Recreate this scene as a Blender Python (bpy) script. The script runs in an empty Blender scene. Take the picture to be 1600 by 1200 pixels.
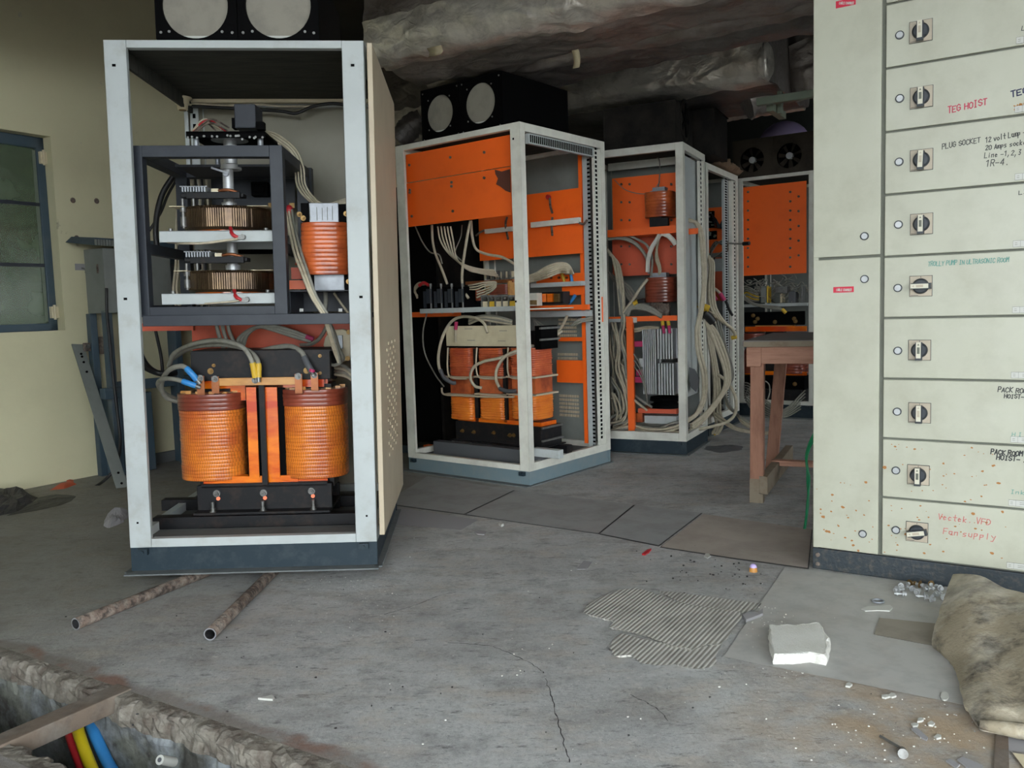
import bpy, bmesh, math, random
from mathutils import Vector, Matrix, noise
random.seed(7)
scene = bpy.context.scene
COL = scene.collection
PI = math.pi

# ------------------------------------------------------------------ camera, world, light, exposure
CF, CPITCH, CROLL, CH = 1333.51, 0.0902, -0.0312, 1.1006
_cp, _sp = math.cos(CPITCH), math.sin(CPITCH)
_c, _s = math.cos(CROLL), math.sin(CROLL)
cF = Vector((0, _cp, -_sp)); _U = Vector((0, _sp, _cp)); _R = Vector((1, 0, 0))
cR = _c * _R + _s * _U; cU = -_s * _R + _c * _U
cO = Vector((0, 0, CH))
cam = bpy.data.cameras.new('camera'); cam.sensor_width = 36; cam.lens = CF / 1600 * 36
cam.clip_start = 0.05; cam.clip_end = 200
camo = bpy.data.objects.new('camera', cam); COL.objects.link(camo)
m = Matrix((cR, cU, -cF)).transposed().to_4x4(); m.translation = cO
camo.matrix_world = m
scene.camera = camo
vs = scene.view_settings
vs.view_transform = 'Standard'; vs.look = 'None'; vs.gamma = 1; vs.use_curve_mapping = False
vs.exposure = 0.27
scene.display_settings.display_device = 'sRGB'
try:
    scene.cycles.use_denoising = True
    scene.cycles.max_bounces = 8; scene.cycles.diffuse_bounces = 5
except Exception: pass
w = bpy.data.worlds.new('overcast'); scene.world = w; w.use_nodes = True
nt = w.node_tree; bg = nt.nodes['Background']
bg.inputs[0].default_value = (0.90, 0.97, 1.0, 1); bg.inputs[1].default_value = 8.6
# fill lamp added in an unseen right hand wall opening to brighten the rear
SIDE_POWER = 40
# building axes: U along the switch panel row, V away from the camera
TH = -0.558
bU = Vector((math.cos(TH), math.sin(TH), 0)); bV = Vector((-math.sin(TH), math.cos(TH), 0))
def uv(a, b, z=0): return bU * a + bV * b + Vector((0, 0, z))
al = bpy.data.lights.new('side_fill', 'AREA'); al.shape = 'RECTANGLE'; al.size = 1.7; al.size_y = 1.6; al.energy = SIDE_POWER; al.color = (.93,.97,1)
alo = bpy.data.objects.new('side_fill', al); COL.objects.link(alo)
alo.matrix_world = Matrix.Translation(uv(3.15, 7.5, 1.75)) @ Matrix((-bV, Vector((0,0,1)), bU)).transposed().to_4x4() @ Matrix.Rotation(PI, 4, 'Y') @ Matrix.Rotation(0,4,'Z')
zax = (alo.matrix_world.to_3x3() @ Vector((0,0,-1)))
if zax.dot(-bU) < 0: alo.matrix_world = Matrix.Translation(uv(3.15, 7.5, 1.75)) @ Matrix((-bV, Vector((0,0,1)), -bU)).transposed().to_4x4()

# ------------------------------------------------------------------ measuring helpers
class Fr:
    """A local frame standing on the floor: x along the front, y back, z up."""
    def __init__(s, x=0, y=0, yaw=0, tilt=0, z=0):
        s.M = (Matrix.Translation((x, y, z)) @ Matrix.Rotation(yaw, 4, 'Z') @ Matrix.Rotation(tilt, 4, 'Y'))
        s.I = s.M.inverted()
    def _at(s, u, v, ax, val):
        d = cF + cR * ((u - 800) / CF) - cU * ((v - 600) / CF)
        d = s.I.to_3x3() @ d; o = s.I @ cO
        return o + d * ((val - o[ax]) / d[ax])
    def px(s, u, v, yl): return s._at(u, v, 1, yl)
    def sx(s, u, v, xl): return s._at(u, v, 0, xl)
    def pz(s, u, v, z): return s._at(u, v, 2, z)
W = Fr()

class MB:
    def __init__(s): s.v = []; s.f = []; s.sm = []
    def add(s, vs, fs, smooth=False):
        b = len(s.v); s.v += [tuple(p) for p in vs]
        for f in fs: s.f.append(tuple(i + b for i in f)); s.sm.append(smooth)
        return s
    def box(s, x0, x1, y0, y1, z0, z1):
        if x0 > x1: x0, x1 = x1, x0
        if y0 > y1: y0, y1 = y1, y0
        if z0 > z1: z0, z1 = z1, z0
        return s.add([(x0,y0,z0),(x1,y0,z0),(x1,y1,z0),(x0,y1,z0),(x0,y0,z1),(x1,y0,z1),(x1,y1,z1),(x0,y1,z1)],
              [(0,3,2,1),(4,5,6,7),(0,1,5,4),(1,2,6,5),(2,3,7,6),(3,0,4,7)])
    def pbox(s, F, u0, v0, u1, v1, yl, dy):
        um, vm = (u0+u1)/2, (v0+v1)/2
        return s.box(F.px(u0,vm,yl).x, F.px(u1,vm,yl).x, yl, yl+dy, F.px(um,v1,yl).z, F.px(um,v0,yl).z)
    def bar(s, p, q, w, h, up=(0,0,1)):
        p, q = Vector(p), Vector(q); d = (q-p).normalized(); up = Vector(up)
        a = d.cross(up)
        if a.length < 1e-4: a = d.cross(Vector((0,1,0)))
        a.normalize(); b = a.cross(d)
        a *= w/2; b *= h/2
        vs = [p-a-b,p+a-b,p+a+b,p-a+b,q-a-b,q+a-b,q+a+b,q-a+b]
        return s.add(vs, [(0,1,2,3),(7,6,5,4),(0,4,5,1),(1,5,6,2),(2,6,7,3),(3,7,4,0)])
    def tube(s, pts, r, n=7, caps=True, hollow=None):
        pts = [Vector(p) for p in pts]; N = len(pts); vs = []; fs = []
        prev = None
        for i, p in enumerate(pts):
            t = (pts[min(i+1,N-1)] - pts[max(i-1,0)])
            t = t.normalized() if t.length > 1e-9 else Vector((0,0,1))
            if prev is None:
                a = t.orthogonal().normalized()
            else:
                a = prev - t * prev.dot(t)
                a = a.normalized() if a.length > 1e-6 else t.orthogonal().normalized()
            prev = a; b = t.cross(a)
            rr = r[i] if isinstance(r, (list,tuple)) else r
            for k in range(n):
                an = 2*PI*k/n; vs.append(p + (a*math.cos(an) + b*math.sin(an))*rr)
        for i in range(N-1):
            for k in range(n):
                k2 = (k+1) % n
                fs.append((i*n+k, i*n+k2, (i+1)*n+k2, (i+1)*n+k))
        s.add(vs, fs, True)
        if caps:
            s.add(vs[:n], [tuple(range(n-1,-1,-1))]); s.add(vs[-n:], [tuple(range(n))])
        return s
    def cyl(s, p, q, r, n=14, r2=None): return s.tube([p, q], [r, r if r2 is None else r2], n)
    def prism(s, poly, z0, z1):
        n = len(poly); vs = [(x,y,z0) for x,y in poly] + [(x,y,z1) for x,y in poly]
        return s.add(vs, [tuple(range(n-1,-1,-1)), tuple(range(n,2*n))] + [(i,(i+1)%n,n+(i+1)%n,n+i) for i in range(n)])
    def rings(s, rs, close=True, smooth=True):
        n = len(rs[0]); vs = [p for r in rs for p in r]; fs = []
        for i in range(len(rs)-1):
            for k in range(n):
                k2 = (k+1) % n; fs.append((i*n+k, i*n+k2, (i+1)*n+k2, (i+1)*n+k))
        s.add(vs, fs, smooth)
        if close:
            s.add(rs[0], [tuple(range(n-1,-1,-1))]); s.add(rs[-1], [tuple(range(n))])
        return s
    def coil(s, cx, cy, z0, z1, hx, hy, e=3.0, turns=20, g=0.003, n=44, gw=.09):
        def ring(z, k):
            out = []
            for i in range(n):
                a = 2*PI*i/n; c, q = math.cos(a), math.sin(a)
                out.append((cx + (hx+k)*math.copysign(abs(c)**(2/e), c), cy + (hy+k)*math.copysign(abs(q)**(2/e), q), z))
            return out
        rs = []; h = (z1-z0)/turns
        for t in range(turns):
            z = z0 + t*h; j = random.uniform(-.4,.4)*g
            rs += [ring(z, -g), ring(z+gw*h, j-.0004), ring(z+(gw+.11)*h, j), ring(z+.82*h, j+.0002), ring(z+.94*h, j-.0004), ring(z+.999*h, -g)]
        return s.rings(rs)
    def sphere(s, c, r, n=10, m_=7, sz=1, half=False):
        rs = []
        for i in range(m_+1):
            t = (PI/2 if half else PI)*i/m_
            rr = r*math.sin(t) if i else r*.02
            rs.append([(c[0]+rr*math.cos(2*PI*k/n), c[1]+rr*math.sin(2*PI*k/n), c[2]+r*sz*math.cos(t)) for k in range(n)])
        return s.rings(rs[::-1])

def tag(o, label=None, cat=None, group=None, kind=None):
    if label: o['label'] = label
    if cat: o['category'] = cat
    if group: o['group'] = group
    if kind: o['kind'] = kind
    return o
class Root:
    """A top-level thing: an Empty at its base, in frame F at local point b."""
    def __init__(s, name, label, cat, F=W, b=(0,0,0), group=None, kind=None):
        s.F = F; s.b = Vector(b); s.o = bpy.data.objects.new(name, None); COL.objects.link(s.o)
        s.o.empty_display_size = .1
        s.o.matrix_world = F.M @ Matrix.Translation(s.b); tag(s.o, label, cat, group, kind)
    def part(s, name, mb, mat, parent=None, label=None, bev=0, kind=None):
        o = mesh(name, mb, mat, s.b, bev); o.parent = parent or s.o
        return tag(o, label, None, None, kind)
def mesh(name, mb, mat, off=(0,0,0), bev=0):
    me = bpy.data.meshes.new(name); off = Vector(off)
    me.from_pydata([tuple(Vector(p)-off) for p in mb.v], [], mb.f)
    me.polygons.foreach_set('use_smooth', mb.sm)
    bm = bmesh.new(); bm.from_mesh(me); bmesh.ops.recalc_face_normals(bm, faces=bm.faces); bm.to_mesh(me); bm.free()
    me.materials.append(mat); me.update()
    o = bpy.data.objects.new(name, me); COL.objects.link(o)
    if bev:
        b = o.modifiers.new('bevel', 'BEVEL'); b.width = bev; b.segments = 2; b.limit_method = 'ANGLE'
    return o
def solo(name, mb, mat, label, cat, F=W, b=None, group=None, kind=None, bev=0):
    """A top-level thing that is one mesh."""
    if b is None:
        xs = [p[0] for p in mb.v]; ys = [p[1] for p in mb.v]; zs = [p[2] for p in mb.v]
        b = ((min(xs)+max(xs))/2, (min(ys)+max(ys))/2, min(zs))
    o = mesh(name, mb, mat, b, bev); o.matrix_world = F.M @ Matrix.Translation(Vector(b))
    return tag(o, label, cat, group, kind)
def struct(name, mb, mat, bev=0):
    o = mesh(name, mb, mat, (0,0,0), bev); o['kind'] = 'structure'; return o
def spline(P, k=7):
    P = [Vector(p) for p in P]
    if len(P) < 3: k = 3
    Q = [2*P[0]-P[1]] + P + [2*P[-1]-P[-2]]; out = []
    for i in range(1, len(Q)-2):
        a,b,c,d = Q[i-1:i+3]
        for j in range(k):
            t = j/k
            out.append(.5*((2*b)+(c-a)*t+(2*a-5*b+4*c-d)*t*t+(3*b-a-3*c+d)*t**3))
    out.append(Q[-2]); return out
def rj(a): return Vector((random.uniform(-a,a), random.uniform(-a,a), random.uniform(-a,a)))

# ------------------------------------------------------------------ materials
def C(r, g, b):
    f = lambda x: (x/255/12.92 if x/255 <= .04045 else ((x/255+.055)/1.055)**2.4)
    return (f(r), f(g), f(b), 1)
def mat(name, base, rough=.5, metal=0, dirt=None, amt=.4, scale=6, bump=0, bscale=60, coat=0, spec=.5, lo=.45, hi=.7, dirt2=None, s2=2, amt2=.4, stretch=None):
    m = bpy.data.materials.new(name); m.use_nodes = True; n = m.node_tree.nodes; l = m.node_tree.links
    p = n['Principled BSDF']; p.inputs['Roughness'].default_value = rough; p.inputs['Metallic'].default_value = metal
    p.inputs['Base Color'].default_value = base; p.inputs['Coat Weight'].default_value = coat; p.inputs['Specular IOR Level'].default_value = spec
    tc = n.new('ShaderNodeTexCoord'); co = tc.outputs['Object']
    if stretch:
        mp = n.new('ShaderNodeMapping'); mp.inputs['Scale'].default_value = stretch; l.new(co, mp.inputs[0]); co = mp.outputs[0]
    cur = None
    for d, sc, am, a, b in ((dirt, scale, amt, lo, hi), (dirt2, s2, amt2, .45, .75)):
        if d is None: continue
        t = n.new('ShaderNodeTexNoise'); t.inputs['Scale'].default_value = sc; t.inputs['Detail'].default_value = 8; t.inputs['Roughness'].default_value = .65
        l.new(co, t.inputs[0])
        r = n.new('ShaderNodeMapRange'); r.inputs[1].default_value = a; r.inputs[2].default_value = b; r.inputs[4].default_value = am
        l.new(t.outputs[0], r.inputs[0])
        x = n.new('ShaderNodeMix'); x.data_type = 'RGBA'; l.new(r.outputs[0], x.inputs[0])
        if cur: l.new(cur, x.inputs[6])
        else: x.inputs[6].default_value = base
        x.inputs[7].default_value = d; cur = x.outputs[2]
    if cur: l.new(cur, p.inputs['Base Color'])
    if bump:
        t = n.new('ShaderNodeTexNoise'); t.inputs['Scale'].default_value = bscale; t.inputs['Detail'].default_value = 6; l.new(co, t.inputs[0])
        bp = n.new('ShaderNodeBump'); bp.inputs['Strength'].default_value = bump; bp.inputs['Distance'].default_value = .01
        l.new(t.outputs[0], bp.inputs['Height']); l.new(bp.outputs[0], p.inputs['Normal'])
    return m
M = {}
M['frame'] = mat('grey_paint', C(178,184,184), .45, 0, C(140,128,110), .35, 9, lo=.52, hi=.75, dirt2=C(120,122,122), s2=2.2, amt2=.3)
M['framed'] = mat('lifted_grey_paint', C(222,221,210), .5, 0, C(176,168,156), .5, 8, lo=.45, hi=.75, dirt2=C(140,141,138), s2=2.2, amt2=.4)  # frame paint lightened to make up for light lost deeper in the room
M['cream'] = mat('cream_panel', C(190,176,152), .5, 0, C(150,132,108), .35, 3)
M['mcc'] = mat('switch_panel_paint', C(178,178,161), .42, 0, C(152,148,130), .6, 5, lo=.45, hi=.75, dirt2=C(190,191,178), s2=2, amt2=.5)
M['mccgap'] = mat('gasket_grey', C(104,106,96), .7, 0, C(76,76,68), .5, 8)
M['mccbase'] = mat('speckled_plinth', C(44,52,58), .5, 0, C(92,86,76), .7, 40, lo=.5, hi=.7, bump=.2, bscale=90)
M['plinth'] = mat('blue_black_steel', C(34,48,57), .5, 0, C(72,80,84), .6, 12, spec=.3, lo=.5, hi=.8)
M['plinthb'] = mat('lifted_blue_steel', C(108,126,134), .6, 0, C(128,132,132), .5, 12)  # plinth steel lightened to make up for light the nearest cabinet blocks
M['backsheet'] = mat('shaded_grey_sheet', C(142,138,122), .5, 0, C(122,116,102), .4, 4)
M['dustflange'] = mat('dusty_flange', C(104,108,108), .7, 0, C(70,76,80), .6, 12)
M['darkframe'] = mat('charcoal_steel', C(46,50,58), .45, 0, C(66,70,76), .4, 8, spec=.3)
M['black'] = mat('black_paint', C(6,6,7), .6, 0, C(12,12,11), .5, 9, spec=.04, lo=.5, hi=.8)
M['dustyblack'] = mat('dusty_black', C(22,21,20), .8, 0, C(62,56,50), .5, 7, spec=.15, lo=.4, hi=.8)
M['iron'] = mat('dark_iron', C(22,22,25), .5, 0, C(66,52,42), .5, 14, spec=.25, lo=.5, hi=.75)
M['foam'] = mat('foam_lining', C(60,60,53), .9, 0, C(28,28,28), .7, 5, bump=.5, bscale=14, stretch=(1,6,1))
M['orange'] = mat('orange_plate', C(253,106,30), .42, 0, C(222,84,28), .35, 6, lo=.5, hi=.8)
M['orangedull'] = mat('dull_orange_plate', C(206,88,56), .5, 0, C(160,70,48), .5, 6)
M['brownpatch'] = mat('bare_brown', C(92,50,38), .7)
M['steel'] = mat('zinc_steel', C(122,122,120), .42, .6, C(70,66,62), .6, 40)
M['alu'] = mat('aluminium', C(150,154,160), .45, .5, C(108,110,114), .5, 14)
M['bright'] = mat('bright_steel', C(186,188,190), .38, .35, C(140,142,144), .4, 18)
M['dustbrown'] = mat('brown_dust_on_black', C(64,58,51), .9, 0, C(34,32,30), .7, 4, spec=.15)
M['asphalt'] = mat('dark_yard', C(96,92,86), .9)
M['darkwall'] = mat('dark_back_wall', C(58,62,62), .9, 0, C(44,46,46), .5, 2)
M['brass'] = mat('brass', C(132,104,62), .4, .7, C(84,66,44), .6, 50)
M['copper'] = mat('copper_strip', C(150,92,58), .4, .6, C(90,56,40), .6, 24)
M['varn'] = None
M['fibre'] = mat('varnished_board', C(244,132,22), .22, 0, C(196,56,14), .95, 5, lo=.38, hi=.58, coat=.5, stretch=(.3,.3,1))
M['woodstrip'] = mat('varnished_wood', C(196,140,70), .35, 0, C(140,80,30), .6, 22, stretch=(.3,1,1), coat=.3)
M['cable'] = mat('cream_cable', C(186,176,154), .5, 0, C(140,128,106), .5, 30)
M['cableg'] = mat('grey_cable', C(140,138,128), .55, 0, C(96,92,84), .5, 30)
M['cabled'] = mat('black_cable', C(24,24,26), .5)
M['blue'] = mat('blue_sleeve', C(50,130,196), .45)
M['yellow'] = mat('yellow_tape', C(206,168,50), .5)
M['yellowbright'] = mat('yellow_cable', C(214,190,30), .45)
M['magenta'] = mat('magenta_sleeve', C(172,36,90), .45)
M['red'] = mat('red_sleeve', C(178,36,44), .45)
M['greencable'] = mat('green_cable', C(24,130,84), .5)
M['sleeve'] = mat('grey_sleeve', C(84,86,90), .55)
M['bluegrey'] = mat('blue_grey_steel', C(60,78,90), .5, 0, C(90,96,98), .4, 6)
M['greybox'] = mat('grey_enclosure', C(124,128,124), .55, 0, C(98,100,96), .5, 4)
M['wood'] = mat('pink_wood', C(160,114,92), .65, 0, C(104,62,42), .65, 9, stretch=(3,3,.5), bump=.2, bscale=40)
M['woodh'] = mat('pink_wood_horizontal', C(172,126,104), .65, 0, C(120,74,52), .6, 9, stretch=(.5,3,5), bump=.2, bscale=40)
M['woodend'] = mat('dusty_wood', C(134,122,104), .75, 0, C(108,80,58), .6, 12)
M['tabletop'] = mat('dusty_table_top', C(118,112,110), .75, 0, C(92,80,74), .5, 8)
M['rust'] = mat('rusty_pipe', C(104,88,78), .85, 0, C(54,46,42), .9, 34, lo=.45, hi=.56, dirt2=C(150,140,130), s2=26, amt2=.9, bump=.6, bscale=70)
M['channel'] = mat('brown_channel', C(112,98,86), .75, 0, C(74,66,60), .8, 13, dirt2=C(136,130,122), s2=8, amt2=.8, bump=.3, bscale=50)
M['white'] = mat('white_plastic', C(190,190,184), .55)
M['styro'] = mat('polystyrene', C(218,217,211), .85, 0, C(188,184,172), .5, 8, bump=.5, bscale=160)
M['offcard'] = mat('cream_board', C(214,202,172), .5, 0, C(176,160,126), .5, 6)
M['beige'] = mat('beige_plate', C(178,166,148), .5, 0, C(150,136,116), .4, 12)
M['knob'] = mat('knob_black', C(42,46,52), .45, 0, C(70,74,80), .4, 30)
M['grip'] = mat('grip_cream', C(202,198,180), .5)
M['inkb'] = mat('black_ink', C(58,60,62), .8); M['inkr'] = mat('red_ink', C(186,58,84), .8); M['inkg'] = mat('green_ink', C(104,150,140), .8)
M['inkblue'] = mat('blue_ink', C(40,46,78), .8); M['inkpink'] = mat('faded_red_ink', C(190,108,104), .8); M['inko'] = mat('orange_ink', C(176,120,60), .8)
M['tagred'] = mat('red_tag', C(196,32,62), .4)
M['lav'] = mat('lavender_plastic', C(186,170,220), .5, 0, C(200,190,226), .4, 5)
M['rag'] = mat('brown_rag', C(122,100,78), .95, 0, C(84,68,54), .6, 20, bump=.6, bscale=60)
M['sack'] = mat('dusty_sheet', C(158,147,126), .9, 0, C(84,78,70), 1.0, 7, lo=.46, hi=.58, dirt2=C(216,209,192), s2=4.5, amt2=1.0, bump=.3, bscale=90)
M['mat'] = mat('dark_mat', C(178,177,173), .8, 0, C(176,168,158), .6, 5, dirt2=C(132,130,128), s2=9, amt2=.5)
M['rib'] = mat('ribbed_mat', C(186,183,176), .8, 0, C(122,118,112), .5, 8)
M['cardbd'] = mat('dusty_card', C(146,138,126), .85, 0, C(98,92,86), .5, 6)
M['paper'] = mat('grey_paper', C(150,148,150), .8)
M['bag'] = mat('black_bag', C(44,44,46), .55, 0, C(78,74,72), .6, 9, bump=.6, bscale=25)
M['greensteel'] = mat('green_grey_steel', C(112,122,106), .55, 0, C(90,96,84), .4, 8)
M['mesh'] = mat('fan_mesh', C(142,137,126), .7, .2, C(108,104,96), .5, 10)
M['yellowtrans'] = mat('yellow_insulation', C(190,180,130), .5)
M['tape'] = mat('masking_tape', C(156,144,116), .7)
M['skirt'] = mat('grey_skirting', C(106,108,108), .8, 0, C(84,82,78), .5, 8)
M['plate'] = mat('smooth_plate', C(168,158,148), .75, 0, C(122,110,100), .5, 4, dirt2=C(160,152,143), s2=9)
M['rust2'] = mat('rust_spots', C(160,110,62), .8)

def varnish(name, a, b, ticks=True):
    m = mat(name, a, .34, 0, b, .8, 6, lo=.42, hi=.62, coat=.3, spec=.45)
    n = m.node_tree.nodes; l = m.node_tree.links; p = n['Principled BSDF']
    if ticks:   # the binding tape between the turns: short dark ticks round the coil
        src = p.inputs['Base Color'].links[0].from_socket
        tc = n.new('ShaderNodeTexCoord'); w_ = n.new('ShaderNodeTexWave'); w_.bands_direction = 'X'; w_.inputs['Scale'].default_value = 30
        w_.inputs['Distortion'].default_value = 1.5; w_.inputs['Detail'].default_value = 2
        sp_ = n.new('ShaderNodeSeparateXYZ'); l.new(tc.outputs['Object'], sp_.inputs[0])
        fl = n.new('ShaderNodeMath'); fl.operation = 'MULTIPLY'; fl.inputs[1].default_value = 62; l.new(sp_.outputs[2], fl.inputs[0]); f2 = n.new('ShaderNodeMath'); f2.operation = 'FLOOR'; l.new(fl.outputs[0], f2.inputs[0])
        wn = n.new('ShaderNodeTexWhiteNoise'); wn.noise_dimensions = '1D'; l.new(f2.outputs[0], wn.inputs['W'])
        va = n.new('ShaderNodeVectorMath'); va.operation = 'ADD'; l.new(tc.outputs['Object'], va.inputs[0]); l.new(wn.outputs[1], va.inputs[1]); l.new(va.outputs[0], w_.inputs[0])
        r = n.new('ShaderNodeMapRange'); r.inputs[1].default_value = .55; r.inputs[2].default_value = .8; r.inputs[4].default_value = .35; l.new(w_.outputs[1], r.inputs[0])
        x = n.new('ShaderNodeMix'); x.data_type = 'RGBA'; l.new(r.outputs[0], x.inputs[0]); l.new(src, x.inputs[6]); x.inputs[7].default_value = C(96,40,16)
        l.new(x.outputs[2], p.inputs['Base Color'])
    return m
M['varn'] = varnish('varnished_coil', C(224,128,44), C(176,80,44))
M['varnr'] = varnish('red_varnish', C(200,98,48), C(128,50,30), False)
M['varnrd'] = varnish('dark_red_varnish', C(140,66,46), C(98,44,34), False)
M['varnb'] = varnish('banded_varnish', C(206,104,60), C(168,66,42), False)
M['varna'] = varnish('amber_varnish', C(230,130,44), C(206,92,34), False)
M['winding'] = mat('copper_winding', C(92,74,54), .24, .7, C(44,32,30), .7, 9, lo=.42, hi=.62)

# concrete floor: layered dust, wear and flecks
def floor_mat():
    m = bpy.data.materials.new('concrete_floor'); m.use_nodes = True; n = m.node_tree.nodes; l = m.node_tree.links; p = n['Principled BSDF']
    tc = n.new('ShaderNodeTexCoord'); p.inputs['Roughness'].default_value = .72; p.inputs['Specular IOR Level'].default_value = .35
    def ns(sc, det=8, rg=.6, st=None):
        t = n.new('ShaderNodeTexNoise'); t.inputs['Scale'].default_value = sc; t.inputs['Detail'].default_value = det; t.inputs['Roughness'].default_value = rg
        if st:
            mp = n.new('ShaderNodeMapping'); mp.inputs['Scale'].default_value = st; mp.inputs['Rotation'].default_value = (0,0,-TH); l.new(tc.outputs['Object'], mp.inputs[0]); l.new(mp.outputs[0], t.inputs[0])
        else: l.new(tc.outputs['Object'], t.inputs[0])
        return t.outputs[0]
    def mr(x, a, b, c=0, d=1):
        r = n.new('ShaderNodeMapRange'); r.inputs[1].default_value = a; r.inputs[2].default_value = b; r.inputs[3].default_value = c; r.inputs[4].default_value = d; l.new(x, r.inputs[0]); return r.outputs[0]
    def mix(f, a, b):
        x = n.new('ShaderNodeMix'); x.data_type = 'RGBA'; l.new(f, x.inputs[0])
        if isinstance(a, tuple): x.inputs[6].default_value = a
        else: l.new(a, x.inputs[6])
        x.inputs[7].default_value = b; return x.outputs[2]
    c = mix(mr(ns(1.3), .4, .65), C(186,187,186), C(162,162,161))
    c = mix(mr(ns(4.5, st=(1,2.2,1)), .5, .72, 0, .6), c, C(178,164,148))
    c = mix(mr(ns(6.5, 10, .72), .5, .66, 0, .6), c, C(124,123,122))
    c = mix(mr(ns(2.6, 9, .7, (1,1.6,1)), .50, .64, 0, .55), c, C(142,139,135))
    c = mix(mr(ns(11, 12, .8, (1,2.8,1)), .55, .63, 0, .8), c, C(92,91,91))
    c = mix(mr(ns(3.7, 9, .75), .55, .68, 0, .6), c, C(186,178,166))
    c = mix(mr(ns(17, 10, .75), .57, .68, 0, .6), c, C(204,200,194))
    c = mix(mr(ns(75, 4, .7), .66, .74, 0, .6), c, C(200,198,194))
    c = mix(mr(ns(58, 6, .8), .53, .62, 0, .42), c, C(112,112,111))
    c = mix(mr(ns(46, 6, .8), .55, .66, 0, .45), c, C(206,206,203))
    # damp, rusty band along the trench lip, and a sandy patch on the right
    sx = n.new('ShaderNodeSeparateXYZ'); mp = n.new('ShaderNodeMapping'); mp.inputs['Rotation'].default_value = (0,0,-TH); l.new(tc.outputs['Object'], mp.inputs[0]); l.new(mp.outputs[0], sx.inputs[0])
    ad = n.new('ShaderNodeMath'); ad.operation = 'MULTIPLY_ADD'; ad.inputs[1].default_value = .16; l.new(ns(5), ad.inputs[0]); l.new(sx.outputs[1], ad.inputs[2])
    def mul(a, b):
        q = n.new('ShaderNodeMath'); q.operation = 'MULTIPLY'; l.new(a, q.inputs[0]); l.new(b, q.inputs[1]); return q.outputs[0]
    lft = mr(sx.outputs[0], -.9, -1.6, 0, 1)
    band = mul(mr(ad.outputs[0], 1.60, 1.57, 0, .6), lft)
    c = mix(band, c, C(112,100,92))
    ad3 = n.new('ShaderNodeMath'); ad3.operation = 'MULTIPLY_ADD'; ad3.inputs[1].default_value = .9; l.new(ns(1.7), ad3.inputs[0]); l.new(sx.outputs[0], ad3.inputs[2])
    c = mix(mr(ad3.outputs[0], -1.85, -2.9, 0, .62), c, C(116,112,100))
    rb = mul(mul(mr(ns(4.2), .5, .6, 0, .8), mr(ad.outputs[0], 1.60, 1.57, 0, 1)), lft)
    c = mix(rb, c, C(132,100,86))
    d2 = n.new('ShaderNodeVectorMath'); d2.operation = 'DISTANCE'; l.new(tc.outputs['Object'], d2.inputs[0]); d2.inputs[1].default_value = (1.0,2.05,0)
    c = mix(mul(mr(d2.outputs[1], .62, .1, 0, .8), mr(ns(6), .35, .6)), c, C(176,152,122))
    l.new(c, p.inputs['Base Color'])
    bp = n.new('ShaderNodeBump'); bp.inputs['Strength'].default_value = .5; bp.inputs['Distance'].default_value = .012; l.new(ns(34, 10, .75), bp.inputs['Height']); l.new(bp.outputs[0], p.inputs['Normal'])
    return m
M['floor'] = floor_mat()
M['lip'] = mat('broken_concrete', C(124,118,108), .9, 0, C(84,74,66), .9, 11, lo=.42, hi=.6, dirt2=C(150,146,138), s2=26, amt2=.7, bump=1, bscale=34)
M['trench'] = mat('whitewashed_trench', C(128,130,122), .9, 0, C(72,70,66), .9, 7, lo=.44, hi=.56, dirt2=C(178,186,194), s2=5, amt2=.95, bump=.7, bscale=24)
def wall_mat():
    m = mat('yellow_plaster', C(208,202,168), .75, 0, C(192,186,154), .6, 1.3, dirt2=C(212,206,172), s2=3.5, amt2=.5, bump=.12, bscale=24)
    n = m.node_tree.nodes; l = m.node_tree.links; p = n['Principled BSDF']; src = p.inputs['Base Color'].links[0].from_socket
    tc = n.new('ShaderNodeTexCoord')
    for sc, a, b, am, colr in ((2.6,.66,.70,.7,C(140,134,116)), (7,.68,.72,.6,C(168,170,168)), (34,.70,.74,.7,C(112,104,86))):
        t = n.new('ShaderNodeTexNoise'); t.inputs['Scale'].default_value = sc; t.inputs['Detail'].default_value = 10; t.inputs['Roughness'].default_value = .7; l.new(tc.outputs['Object'], t.inputs[0])
        r = n.new('ShaderNodeMapRange'); r.inputs[1].default_value = a; r.inputs[2].default_value = b; r.inputs[4].default_value = am; l.new(t.outputs[0], r.inputs[0])
        x = n.new('ShaderNodeMix'); x.data_type = 'RGBA'; l.new(r.outputs[0], x.inputs[0]); l.new(src, x.inputs[6]); x.inputs[7].default_value = colr; src = x.outputs[2]
    l.new(src, p.inputs['Base Color']); return m
M['wall'] = wall_mat()
M['greywall'] = mat('grey_plaster', C(150,148,138), .9, 0, C(120,118,110), .5, 2)
M['darkceil'] = mat('sooty_ceiling', C(70,68,64), .9, 0, C(44,42,40), .6, 2)
M['foil'] = mat('insulation_foil', C(160,152,146), .40, .5, C(108,98,92), .8, 3.0, lo=.4, hi=.65)
M['foild'] = mat('dark_foil', C(122,117,114), .45, .45, C(80,75,74), .8, 2.5)  # darker and less metallic than the plain foil
M['foilb'] = mat('bright_foil', C(214,208,198), .36, .6, C(138,132,126), .7, 7)
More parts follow.
